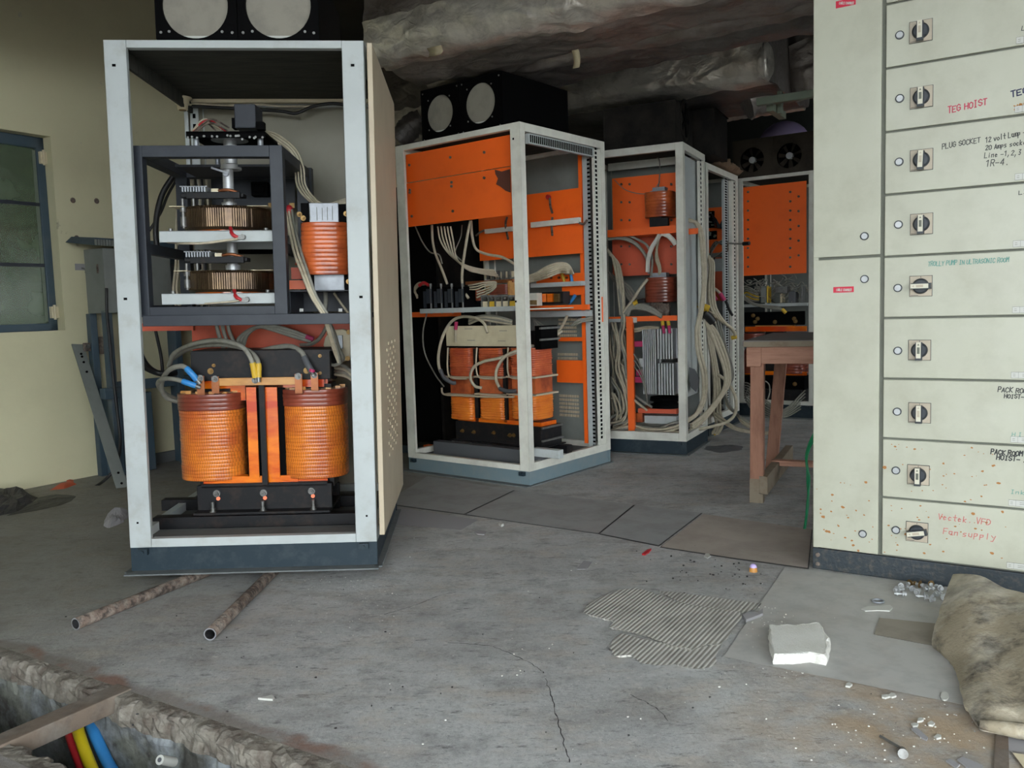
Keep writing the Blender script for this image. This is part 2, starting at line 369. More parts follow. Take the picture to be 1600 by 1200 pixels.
def glass_mat():
    m = bpy.data.materials.new('dusty_glass'); m.use_nodes = True; n = m.node_tree.nodes; l = m.node_tree.links
    out = n['Material Output']; p = n['Principled BSDF']; p.inputs['Base Color'].default_value = C(112,128,104); p.inputs['Roughness'].default_value = .25
    tr = n.new('ShaderNodeBsdfTransparent'); tr.inputs[0].default_value = (.7,.8,.7,1)
    t = n.new('ShaderNodeTexNoise'); t.inputs['Scale'].default_value = 3; t.inputs['Detail'].default_value = 6
    tc = n.new('ShaderNodeTexCoord'); l.new(tc.outputs['Object'], t.inputs[0])
    r = n.new('ShaderNodeMapRange'); r.inputs[1].default_value = .35; r.inputs[2].default_value = .65; r.inputs[3].default_value = .35; r.inputs[4].default_value = .7; l.new(t.outputs[0], r.inputs[0])
    x = n.new('ShaderNodeMixShader'); l.new(r.outputs[0], x.inputs[0]); l.new(tr.outputs[0], x.inputs[1]); l.new(p.outputs[0], x.inputs[2]); l.new(x.outputs[0], out.inputs[0])
    return m
def crumple(m_):
    n = m_.node_tree.nodes; l = m_.node_tree.links; p = n['Principled BSDF']; tc = n.new('ShaderNodeTexCoord')
    mp = n.new('ShaderNodeMapping'); mp.inputs['Rotation'].default_value = (0,0,-TH); mp.inputs['Scale'].default_value = (.75,1.3,1.3); l.new(tc.outputs['Object'], mp.inputs[0])
    prev = None
    for sc, st, ty in ((5,.8,'RIDGED_MULTIFRACTAL'),(13,.5,'FBM')):
        t = n.new('ShaderNodeTexNoise'); t.noise_type = ty; t.inputs['Scale'].default_value = sc; t.inputs['Detail'].default_value = 5; t.inputs['Distortion'].default_value = 1.0; l.new(mp.outputs[0], t.inputs[0])
        bp = n.new('ShaderNodeBump'); bp.inputs['Strength'].default_value = st; bp.inputs['Distance'].default_value = .02; l.new(t.outputs[0], bp.inputs['Height'])
        if prev: l.new(prev, bp.inputs['Normal'])
        prev = bp.outputs[0]
    l.new(prev, p.inputs['Normal'])
for k_ in ('foil','foild','foilb'): crumple(M[k_])
M['glass'] = glass_mat()
def checker_mat():
    m = mat('checker_plate', C(190,191,190), .65, 0, C(146,144,141), .6, 5, dirt2=C(186,182,176), s2=11)
    n = m.node_tree.nodes; l = m.node_tree.links; p = n['Principled BSDF']; src = p.inputs['Base Color'].links[0].from_socket
    tc = n.new('ShaderNodeTexCoord'); mp = n.new('ShaderNodeMapping'); mp.inputs['Rotation'].default_value = (0,0,-TH+PI/4); mp.inputs['Scale'].default_value = (13,13,13); l.new(tc.outputs['Object'], mp.inputs[0])
    br = n.new('ShaderNodeTexBrick'); br.inputs['Scale'].default_value = 1; br.inputs['Mortar Size'].default_value = .22; br.inputs['Color1'].default_value = (1,1,1,1); br.inputs['Color2'].default_value = (.6,.6,.6,1); br.inputs['Mortar'].default_value = (0,0,0,1)
    l.new(mp.outputs[0], br.inputs[0])
    bp = n.new('ShaderNodeBump'); bp.inputs['Strength'].default_value = .6; bp.inputs['Distance'].default_value = .004; l.new(br.outputs[0], bp.inputs['Height']); l.new(bp.outputs[0], p.inputs['Normal'])
    x = n.new('ShaderNodeMix'); x.data_type = 'RGBA'; x.blend_type = 'MULTIPLY'; x.inputs[0].default_value = .4; l.new(src, x.inputs[6]); l.new(br.outputs[0], x.inputs[7]); l.new(x.outputs[2], p.inputs['Base Color'])
    return m
M['checker'] = checker_mat()

# ------------------------------------------------------------------ setting: floor, trench, walls, ceiling
UL, UR, VF, VB, ZC = -5.695, 3.2, -2.6, 9.7, 3.5
TV0, TV1, TU1 = 1.118, 1.408, -1.43
def slab(mb, a0, a1, b0, b1, z0, z1):
    P = [uv(a0,b0), uv(a1,b0), uv(a1,b1), uv(a0,b1)]
    mb.add([(p.x,p.y,z0) for p in P] + [(p.x,p.y,z1) for p in P], [(0,3,2,1),(4,5,6,7),(0,1,5,4),(1,2,6,5),(2,3,7,6),(3,0,4,7)])
    return mb
f = MB()
def quadz(mb, pts, z=0): mb.add([(p.x,p.y,p.z+z) for p in pts], [tuple(range(len(pts)))])
quadz(f, [uv(UL,TV1+.05), uv(UR,TV1+.05), uv(UR,VB), uv(UL,VB)])
quadz(f, [uv(UL,VF), uv(UR,VF), uv(UR,TV0-.05), uv(UL,TV0-.05)])
quadz(f, [uv(TU1+.05,TV0-.05), uv(UR,TV0-.05), uv(UR,TV1+.05), uv(TU1+.05,TV1+.05)])
struct('floor', f, M['floor'])
# broken lip and whitewashed sides of the cable trench
def lipstrip(a0, a1, v, sgn, along='U', n=300):
    """broken edge: a rounded, crumbled arris over the smooth side of the trench"""
    mb = MB(); rs = []
    prof = [(-.06,0),(-.05,-.0005),(-.034,-.001),(-.020,-.002),(-.009,-.004),(-.002,-.010),(.001,-.020),(.002,-.032),(.003,-.044),(.004,-.057),(.005,-.070),(.004,-.088),(.003,-.11),(.002,-.15),(0,-.30),(0,-.55)]
    for i in range(n+1):
        a = a0 + (a1-a0)*i/n; row = []
        big = .016*noise.noise(Vector((a*3.1, v*3, 0))) + .014*noise.noise(Vector((a*9, 1, v))) + .016*(round(2.2*noise.noise(Vector((a*14, 4, v))))/2.2)
        for d, z in prof:
            k = 0 if d < -.04 else (.55 if d < -.03 else 1 if z > -.05 else max(0, 1-(-z-.05)/.08))
            q = Vector((a*26, d*30+z*40, v))
            r_ = .011*noise.noise(q) + .009*noise.noise(q*2.3) + .006*abs(noise.noise(q*5))
            dd = d + (big + r_)*k; zz = z + (.007*noise.noise(q*1.7+Vector((5,1,2))))*k*(d > -.05)
            p = uv(a, v + sgn*dd) if along == 'U' else uv(v + sgn*dd, a)
            row.append((p.x, p.y, zz))
        rs.append(row)
    n_ = len(rs[0]); vs_ = [p for r in rs for p in r]
    mb.add(vs_, [(i*n_+k, (i+1)*n_+k, (i+1)*n_+k+1, i*n_+k+1) for i in range(n) for k in range(n_-1)], False)
    return mb
def split(mb, z=-.075):
    a, b = MB(), MB()
    for fc, sm in zip(mb.f, mb.sm):
        zz = sum(mb.v[i][2] for i in fc)/len(fc)
        t = a if zz > z else b
        t.add([mb.v[i] for i in fc], [tuple(range(len(fc)))], sm)
    return a, b
lips = MB(); sides = MB()
for args in ((UL, TU1+.05, TV1, -1), (UL, TU1+.05, TV0, 1), (TV0-.05, TV1+.05, TU1, -1, 'V', 40)):
    a, b = split(lipstrip(*args))
    for t, s in ((lips, a), (sides, b)):
        t.add(s.v, s.f, t is sides)
struct('trim_1', lips, M['lip']); struct('trim_2', sides, M['trench'])
b = MB(); slab(b, UL, TU1+.1, TV0-.05, TV1+.05, -.62, -.55); struct('trim_3', b, M['greywall'])

FWL = Fr(*uv(UL, 0).xy, TH + PI/2)      # on the left wall: x runs along V, y goes into the wall
WV0, WV1 = 2.20, FWL.px(90, 360, 0).x
WZ0, WZ1 = 1.036, 2.336
b = MB()
for x0, x1, z0, z1 in ((VF, WV0, 0, ZC), (WV1, VB, 0, ZC), (WV0, WV1, 0, WZ0), (WV0, WV1, WZ1, ZC)):
    P = [FWL.M @ Vector(q) for q in ((x0,0,z0),(x1,0,z0),(x1,.2,z0),(x0,.2,z0),(x0,0,z1),(x1,0,z1),(x1,.2,z1),(x0,.2,z1))]
    b.add(P, [(0,3,2,1),(4,5,6,7),(0,1,5,4),(1,2,6,5),(2,3,7,6),(3,0,4,7)])
struct('wall_left', b, M['wall'])
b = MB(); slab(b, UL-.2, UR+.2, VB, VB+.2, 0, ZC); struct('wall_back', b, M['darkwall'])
b = MB(); slab(b, UR, UR+.2, VF, -2.4, 0, ZC); slab(b, UR, UR+.2, .9, 6.6, 0, ZC); slab(b, UR, UR+.2, -2.4, .9, 3.3, ZC); slab(b, UR, UR+.2, 8.4, VB, 0, ZC); slab(b, UR, UR+.2, 6.6, 8.4, 0, .9); slab(b, UR, UR+.2, 6.6, 8.4, 2.6, ZC); struct('wall_right', b, M['greywall'])  # openings in this unseen wall are added to let light in
b = MB(); slab(b, UL-.2, -1.1, VF-.25, VF, 0, ZC); slab(b, 3.1, UR+.2, VF-.25, VF, 0, ZC); slab(b, -1.1, 3.1, VF-.25, VF, 3.3, ZC)
struct('wall_front', b, M['greywall'])
b = MB(); slab(b, UL-.2, UR+.2, VF-.25, VB+.2, ZC, ZC+.15); struct('ceiling', b, M['darkceil'])
b = MB(); slab(b, UL, UR, 1.85, 2.1, 2.78, ZC); struct('shade_beam', b, M['greywall'])      # unseen beam added to shade the upper left wall
b = MB(); slab(b, -40, 40, -45, VF-.25, -.1, -.03); slab(b, UR+.2, 40, VF-.25, 40, -.1, -.03); struct('ground', b, M['asphalt'])
# a dim passage behind the window
b = MB()
for x0, x1, y0, y1, z0, z1 in ((.5,5.5,1.9,2.0,0,3),(.4,.5,.2,2,0,3),(5.5,5.6,.2,2,0,3),(.4,5.6,.2,2,3,3.1),(.4,5.6,.2,2,-.1,0)):
    P = [FWL.M @ Vector(q) for q in ((x0,y0,z0),(x1,y0,z0),(x1,y1,z0),(x0,y1,z0),(x0,y0,z1),(x1,y0,z1),(x1,y1,z1),(x0,y1,z1))]
    b.add(P, [(0,3,2,1),(4,5,6,7),(0,1,5,4),(1,2,6,5),(2,3,7,6),(3,0,4,7)])
struct('wall_passage', b, M['wall'])
# skirting on the left wall
b = MB()
for x0, x1 in ((3.72, 5.2), (5.2, VB)):
    P = [FWL.M @ Vector(q) for q in ((x0,-.014,0),(x1,-.014,0),(x1,0,0),(x0,0,0),(x0,-.014,.075),(x1,-.014,.075),(x1,0,.08),(x0,0,.08))]
    b.add(P, [(0,3,2,1),(4,5,6,7),(0,1,5,4),(1,2,6,5),(2,3,7,6),(3,0,4,7)])
struct('baseboard_left', b, M['skirt'])

# window: blue-grey steel casement, three panes high
win = Root('window_1', None, None, FWL, (WV0, .1, WZ0), kind='structure')
b = MB(); fw = .055
b.box(WV0, WV1, .085, .125, WZ1-.075, WZ1); b.box(WV0, WV1, .085, .125, WZ0, WZ0+.05); b.box(WV1-fw, WV1, .085, .125, WZ0, WZ1); b.box(WV0, WV0+fw, .085, .125, WZ0, WZ1)
b.box((WV0+WV1)/2-.03, (WV0+WV1)/2+.03, .085, .125, WZ0, WZ1)
win.part('window_frame', b, M['bluegrey'], bev=.004)
zs = [WZ0+.05, FWL.px(40,414,.1).z, FWL.px(40,318,.1).z, WZ1-.075]; xs = [WV0+fw, (WV0+WV1)/2-.03, (WV0+WV1)/2+.03, WV1-fw]
for i in (1, 2):
    for x0, x1 in ((xs[0], xs[1]), (xs[2], xs[3])):
        b = MB(); b.box(x0, x1, .09, .115, zs[i]-.011, zs[i]+.011); win.part('glazing_bar', b, M['darkframe'])
for i in range(3):
    for x0, x1 in ((xs[0], xs[1]), (xs[2], xs[3])):
        b = MB(); b.box(x0, x1, .103, .107, zs[i]+.011*(i > 0), zs[i+1]-.011*(i < 2)); pn = win.part('pane', b, M['glass'])
        b = MB(); b.box(x1-.022, x1, .098, .102, zs[i]+.012, zs[i+1]-.012)
        if x1 == xs[3]: win.part('putty_strip', b, M['greensteel'], parent=pn)
for vv in (247, 488):
    q = FWL.px(69 if vv < 300 else 86, vv, .07)
    b = MB(); b.box(q.x-.03, q.x+.02, .06, .085, q.z-.04, q.z+.04); b.cyl((q.x-.01,.055,q.z-.05), (q.x-.01,.055,q.z+.05), .009, 8); win.part('hinge', b, M['offcard'])
# wall fixings
for k, (u, v) in enumerate(((114,313),(151,314),(120,372))):
    q = FWL.px(u, v, 0); b = MB(); b.tube([(q.x,.003,q.z),(q.x,-.004,q.z)], [.022,.017], 9); b.cyl((q.x,-.003,q.z),(q.x,-.006,q.z), .009, 8)
    solo('wall_plug', b, M['rust'], ['plugged screw hole in the yellow wall nearest the window head', 'plugged screw hole in the yellow wall close to the grey cabinet post', 'lowest of three plugged screw holes in the yellow wall'][k], 'wall plug', FWL)
q = FWL.px(128, 419, 0); b = MB(); b.box(q.x-.05, q.x+.04, -.003, 0, q.z-.015, q.z+.03)
r = Root('wall_hook', 'small steel hook on a grey smear of mortar beside the window', 'hook', FWL, (q.x, 0, q.z)); r.part('mortar_smear', b, M['paper'])
b = MB(); b.tube([(q.x,0,q.z),(q.x,-.03,q.z-.005),(q.x,-.045,q.z-.02),(q.x,-.04,q.z-.035)], .006, 6); r.part('hook_bar', b, M['steel'])

# ------------------------------------------------------------------ insulated ducts under the ceiling
def duct(name, label, U0, U1, V0, V1, z0, z1, mt, rmat, r=.09, seed=0, amp=.042, sag=0, rise=0):
    """A wrapped rectangular duct along U; the foil wrap is crumpled geometry. rmat = brighter foil painting the light on its lower near corner."""
    root = Root(name, label, 'duct', W, uv((U0+U1)/2, (V0+V1)/2, z0))
    n = int((U1-U0)/.035); prof = []
    def arc(cx, cz, a0, a1, k=6): return [(cx+r*math.cos(a0+(a1-a0)*i/k), cz+r*math.sin(a0+(a1-a0)*i/k)) for i in range(k+1)]
    def line(p, q, k): return [(p[0]+(q[0]-p[0])*i/k, p[1]+(q[1]-p[1])*i/k) for i in range(1, k)]
    c1 = arc(V0+r, z0+r, PI, 1.5*PI); c2 = arc(V1-r, z0+r, 1.5*PI, 2*PI); c3 = arc(V1-r, z1-r, 0, .5*PI, 3); c4 = arc(V0+r, z1-r, .5*PI, PI, 3)
    prof = c1 + line(c1[-1], c2[0], 14) + c2 + line(c2[-1], c3[0], 8) + c3 + line(c3[-1], c4[0], 4) + c4 + line(c4[-1], c1[0], 14)
    rows = []
    for i in range(n+1):
        U = U0 + (U1-U0)*i/n; row = []
        for (v, z) in prof:
            p = Vector((U*1.6, v*3.4, z*3.4 + seed*9))
            d = amp*(noise.noise(p) + .6*abs(noise.noise(p*2.3)) + .45*noise.noise(p*5.1)) 
            # long diagonal pleats
            d += .010*abs(math.sin((v*5+z*7+U*2.2+1.5*noise.noise(p*.8))*2.4))
            s = sag*math.sin(PI*(v-V0)/(V1-V0))*(.6+.4*noise.noise(Vector((U*1.3,seed,0))))
            cx, cz = (V0+V1)/2, (z0+z1)/2; dv, dz = v-cx, z-cz; L = math.hypot(dv, dz)
            w_ = uv(U, v+dv/L*d, z+dz/L*d-(s if z < cz else 0)+rise*(U-U0)); row.append(tuple(w_))
        rows.append(row)
    b = MB(); b.rings(rows); root.part('foil_wrap', b, mt)
    if rmat:  # strip of brighter foil paints in the light on the corner
        k0 = len(c1); b = MB(); e = []
        for row in rows:
            e.append([Vector(p) for p in (row[-3], row[-2], row[-1]) ] + [Vector(p) for p in row[:k0+2]])
        N = len(e[0]); vs_ = []
        for i, r_ in enumerate(e):
            U = U0 + (U1-U0)*i/n; ctr = uv(U, V0+r, z0+r+rise*(U-U0))
            jag = noise.noise(Vector((i*.35, seed, 3)))
            for k, p in enumerate(r_):
                o = (p-ctr).normalized()*(.006 + .012*abs(noise.noise(Vector((i*.3, k*.5, seed)))) )
                vs_.append(p+o+(uv(0,.02*jag) if k == N-1 else Vector((0,0,.02*jag)) if k == 0 else Vector()))
        b.add(vs_, [(i*N+k, i*N+k+1, (i+1)*N+k+1, (i+1)*N+k) for i in range(len(e)-1) for k in range(N-1)], True)
        root.part('corner_highlight', b, rmat, label='lower corner coloured brighter for the light it catches')
    return root
d1 = duct('insulated_duct', 'foil wrapped duct with a bright lower corner above the front grey cabinet', -3.5, 1.2, 4.07, 4.72, 2.6, 3.38, M['foil'], M['foilb'], seed=1, sag=.02, r=.11)
d2 = duct('insulated_duct', 'dark foil duct behind the bright cornered duct, torn along its near edge', -3.6, 1.2, 4.77, 5.25, 2.6, 3.3, M['foild'], M['foil'], seed=2, r=.06)
d3 = duct('insulated_duct', 'long dark foil duct with a silver lower corner passing above the middle cabinets', -5.4, -1.62, 5.90, 7.2, 2.6, 3.35, M['foild'], M['foilb'], seed=3, sag=.015, r=.08)
b = MB(); rs = []
for i in range(70):
    U = -3.2 + 1.55*i/69; c_ = uv(U, 7.16, 2.63); rr = .06*(1+.25*noise.noise(Vector((i*.4,1,2))))
    rs.append([tuple(c_+bV*rr*math.cos(a)*(1+.2*noise.noise(Vector((i*.7,a,4))))+Vector((0,0,rr*.8*math.sin(a)))) for a in [k*2*PI/12 for k in range(12)]])
b.rings(rs); d3.part('far_edge_tape', b, M['foilb'], label='torn silver tape along the far lower edge')
b = MB(); rs = []
for i, (r_, du) in enumerate(((.02,.0),(.10,.02),(.14,-.01),(.11,-.06))):
    rs.append([tuple(uv(-1.62+du, 5.98, 2.70)+bV*r_*(1+.3*noise.noise(Vector((k,i,2))))*math.cos(k*PI/8)+Vector((0,0,r_*(1+.3*noise.noise(Vector((k,i,7))))*math.sin(k*PI/8)))) for k in range(16)])
b.rings(rs); d3.part('torn_end', b, M['foilb'], label='torn silver foil at the duct end')
# loose masking tape tabs on the ducts
for u, v, yy, lab in ((678,80,4.95,'ragged beige tape tab hanging from the bright cornered duct'), (899,92,5.02,'curled beige tape tab hanging from the dark duct')):
    q = W.px(u, v, yy); b = MB(); rs = []
    w_ = .05 if u < 700 else .022; hh = .05 if u < 700 else .1
    for i in range(6):
        t = i/5; p = q + bV*(.02*math.sin(t*3)) - Vector((0,0,hh*(t-.5))); e = bU*(w_*(1-.3*t*random.random()))
        rs.append([p-e, p+e, p+e+bV*.002, p-e+bV*.002])
    b.rings(rs); solo('tape_tab', b, M['tape'], lab, 'tape')
# hanging steel strut and cross beam at the right
q0 = W.px(1216, 60, 6.3); q1 = W.px(1219, 178, 6.3)
r = Root('duct_hanger', 'green grey steel hanger with a cross beam carrying the foil duct', 'hanger', W, q1)
b = MB(); b.bar((q1.x,q1.y,q1.z), (q1.x,q1.y,ZC), .055, .03, bU); r.part('hanger_post', b, M['greensteel'], bev=.003)
qa = W.px(1183, 160, 6.22); b = MB(); b.bar(qa, qa + bU*1.6, .05, .052); r.part('cross_beam', b, M['greensteel'], bev=.003)
b = MB(); qb = W.px(1203,168,6.24); b.bar(qb, qb+bV*.35-Vector((0,0,.0)), .05, .05); r.part('bracket', b, M['greensteel'])
# duct elbow behind the hanger and the duct end at far right
def blob(name, label, pts, r, mt, cat='duct', seed=0, n=18):
    P = spline(pts, 8); b = MB(); rs = []; prev = None
    for i, p in enumerate(P):
        t = (P[min(i+1,len(P)-1)]-P[max(i-1,0)]).normalized(); a = (prev - t*prev.dot(t)).normalized() if prev else t.orthogonal().normalized(); prev = a; c_ = t.cross(a)
        row = []
        for k in range(n):
            an = 2*PI*k/n; dr = r*(1+.16*noise.noise(Vector((i*.5+seed, math.cos(an)*2, math.sin(an)*2)))+.08*noise.noise(Vector((i*1.3, math.cos(an)*5, math.sin(an)*5+seed))))
            row.append(tuple(p+(a*math.cos(an)+c_*math.sin(an))*dr))
        rs.append(row)
    b.rings(rs); return solo(name, b, mt, label, cat)
blob('duct_elbow', 'dark foil elbow turning upward behind the green grey hanger', [W.px(1165,160,6.6), W.px(1188,148,6.6), W.px(1203,105,6.6), W.px(1204,40,6.6), W.px(1204,-60,6.6)], .13, M['foil'], seed=5)
blob('duct_stub', 'crumpled bright foil stub beside the cream switch panel', [W.px(1250,70,6.5), W.px(1262,110,6.5), W.px(1275,145,6.5)], .16, M['foil'], seed=2)
blob('foil_bundle', 'crumpled black foil sleeve hanging between the two nearest cabinets', [W.px(622,220,7.4), W.px(633,208,7.4), W.px(645,196,7.4), W.px(660,188,7.4)], .1, M['foild'], 'foil', seed=8)

# ------------------------------------------------------------------ stroke lettering (hand-written marker)
G = {'A':'00 2A 40|13 33','B':'00 0A 2A 37 25 05|25 42 20 00','C':'48 2A 08 02 20 42','D':'00 0A 2A 47 43 20 00','E':'4A 0A 00 40|05 35','F':'4A 0A 00|05 35','G':'48 2A 08 02 20 42 45 25',
'H':'00 0A|40 4A|05 45','I':'20 2A|1A 3A|10 30','K':'00 0A|4A 05 40','L':'0A 00 40','M':'00 0A 25 4A 40','N':'00 0A 40 4A','O':'20 02 08 2A 48 42 20','P':'00 0A 3A 48 35 05','R':'00 0A 3A 48 35 05|25 40',
'S':'48 2A 08 06 25 44 42 20 02','T':'0A 4A|2A 20','U':'0A 02 20 42 4A','V':'0A 20 4A','Y':'0A 25 4A|25 20','a':'36 06 02 20 33|36 30 40','c':'35 16 03 10 31','e':'03 34 16 03 10 31','i':'20 26|28 29','k':'00 0A|36 03 30','l':'2A 20',
'm':'00 06 16 20|26 46 40','n':'00 06|05 26 36 30','o':'20 02 04 26 44 42 20','p':'0- 06 36 33 01','r':'00 06|04 26 36','s':'36 16 04 32 20 00','t':'2A 21 30|06 46','u':'06 01 20 31|36 30','v':'06 20 46','y':'06 23|46 2- 0-',
'0':'20 02 08 2A 48 42 20','1':'08 2A 20','2':'08 2A 48 00 40','3':'0A 3A 15 34 20 01','4':'30 3A 03 43','-':'04 44','.':'20 21',',':'11 0-'}
def lettering(mb, F, text, u0, v0, u1, v1, yl, hgt, wd=.0026, slant=.1, jit=.05):
    """Write text on the plane y=yl from pixel-measured start to end, letters hgt metres high, strokes wd wide."""
    p0 = F.px(u0, v0, yl); p1 = F.px(u1, v1, yl); L = (p1-p0).length; ax = (p1-p0).normalized(); up = Vector((-ax.z, 0, ax.x))
    n = sum(.6 if c == ' ' else 1 for c in text); st = L/n; x = 0
    for c in text:
        if c == ' ': x += st*.6; continue
        jx, jy, js = random.uniform(-jit,jit), random.uniform(-jit,jit), random.uniform(.9,1.08)
        for s_ in G.get(c, '').split('|'):
            P = []
            for t in s_.split():
                gx = int(t[0])/4; gy = {'A':10,'-':-3}.get(t[1]) if t[1] in 'A-' else int(t[1]); gy = gy/10
                P.append(p0 + ax*(x + st*.72*(gx+jx) + slant*hgt*gy) + up*(hgt*js*(gy+jy)))
            for a, b in zip(P, P[1:]):
                d = (b-a)
                if d.length < 1e-6: continue
                d.normalize(); e = Vector((-d.z,0,d.x))*wd/2; a_, b_ = a-d*wd*.4, b+d*wd*.4
                o = Vector((0,-.0004,0))
                mb.add([a_-e+o, a_+e+o, b_+e+o, b_-e+o], [(0,1,2,3)])
        x += st
    return mb

# ------------------------------------------------------------------ cream switch panel at the right
FM = Fr(1.4198, 3.255, -.5813)
MZ, MH = .0886, .2307
sw = Root('switchboard', 'tall cream motor switch panel with rows of rotary isolators at the right', 'switch panel', FM, (.1, 0, 0))
xL, xR, tz = -.2586, .76, MZ+10*MH
b = MB(); b.box(xL+.004, xR, .012, .46, MZ-.001, tz); sw.part('carcass', b, M['mccgap'])
b = MB(); b.box(xL, xL+.02, .002, .46, MZ, tz+.01); b.box(xL, xR, .0, .46, tz-.0, tz+.02); sw.part('side_sheet', b, M['mcc'], bev=.002)
b = MB(); b.box(xL-.002, xR, .0, .46, 0, MZ-.002); pl = sw.part('plinth', b, M['mccbase'], bev=.003, label='blue black speckled plinth')
for zz in (.06, .022):
    b = MB(); b.cyl((xL+.02,.001,zz), (xL+.02,-.006,zz), .0085, 10); sw.part('plinth_bolt', b, M['rust'], parent=pl)
def lock(x, z, par):
    b = MB(); b.cyl((x,0,z), (x,-.004,z), .0155, 18); sw.part('lock_rim', b, M['knob'], parent=par)
    b = MB(); b.cyl((x,-.003,z), (x,-.007,z), .0125, 18, .011); b.cyl((x,-.007,z), (x,-.0085,z), .005, 10); sw.part('lock', b, M['bright'], parent=par)
def rustspots(par, x0, x1, z0, z1, n):
    b = MB()
    for _ in range(n):
        cx, cz = random.uniform(x0,x1), random.uniform(z0,z1); r_ = random.choice([.002,.003,.003,.005])*random.uniform(.6,1.4)
        k = [(cx+r_*random.uniform(.5,1.2)*math.cos(a)*1.4, -.0006, cz+r_*random.uniform(.5,1.2)*math.sin(a)) for a in [i*2*PI/7 for i in range(7)]]
        b.add(k, [tuple(range(7))])
    sw.part('rust_spots', b, M['rust2'], parent=par, kind='stuff')
zs_ = FM.px(1330, 402, 0).z
for z0, z1, nm in ((MZ+.002, zs_-.005, 'lower'), (zs_+.005, tz-.004, 'upper')):
    b = MB(); b.box(xL+.001, -.012, 0, .013, z0, z1); dr = sw.part('chamber_door', b, M['mcc'], bev=.0025)
    for u, v in (((1351,436),(1348,834)) if nm == 'lower' else ((1351,369),)):
        q = FM.px(u, v, 0); lock(q.x, q.z, dr)
    u0, v0, u1, v1 = (1303,448,1334,457) if nm == 'lower' else (1307,-1,1337,10)
    b = MB(); b.pbox(FM, u0-1, v0, u1, v1, -.0015, .0016); t_ = sw.part('name_tag', b, M['tagred'], parent=dr, label='red tag with white lettering')
    b = MB(); lettering(b, FM, 'CABLE CHAMBER', u0+4, (v0+v1)/2+2.2, u1-3, (v0+v1)/2+2.2, -.0017, .009, .0016, 0, 0); sw.part('lettering', b, M['white'], parent=dr)
    if nm == 'lower': rustspots(dr, xL+.01, -.02, z0, z0+.3, 34)
knobs = [(1439,49,0),(1440,152,0),(1440,250,-.04),(1440,350,0),(1439,447,1.57),(1437,547,0),(1437,645,0),(1435,742,0),(1433,831,1.78)]
locks = [(1406,55),(1406,154),(1405,253),(1404,351),(1403,450),(1403,548),(1402,643),(1400,735),(1400,828)]
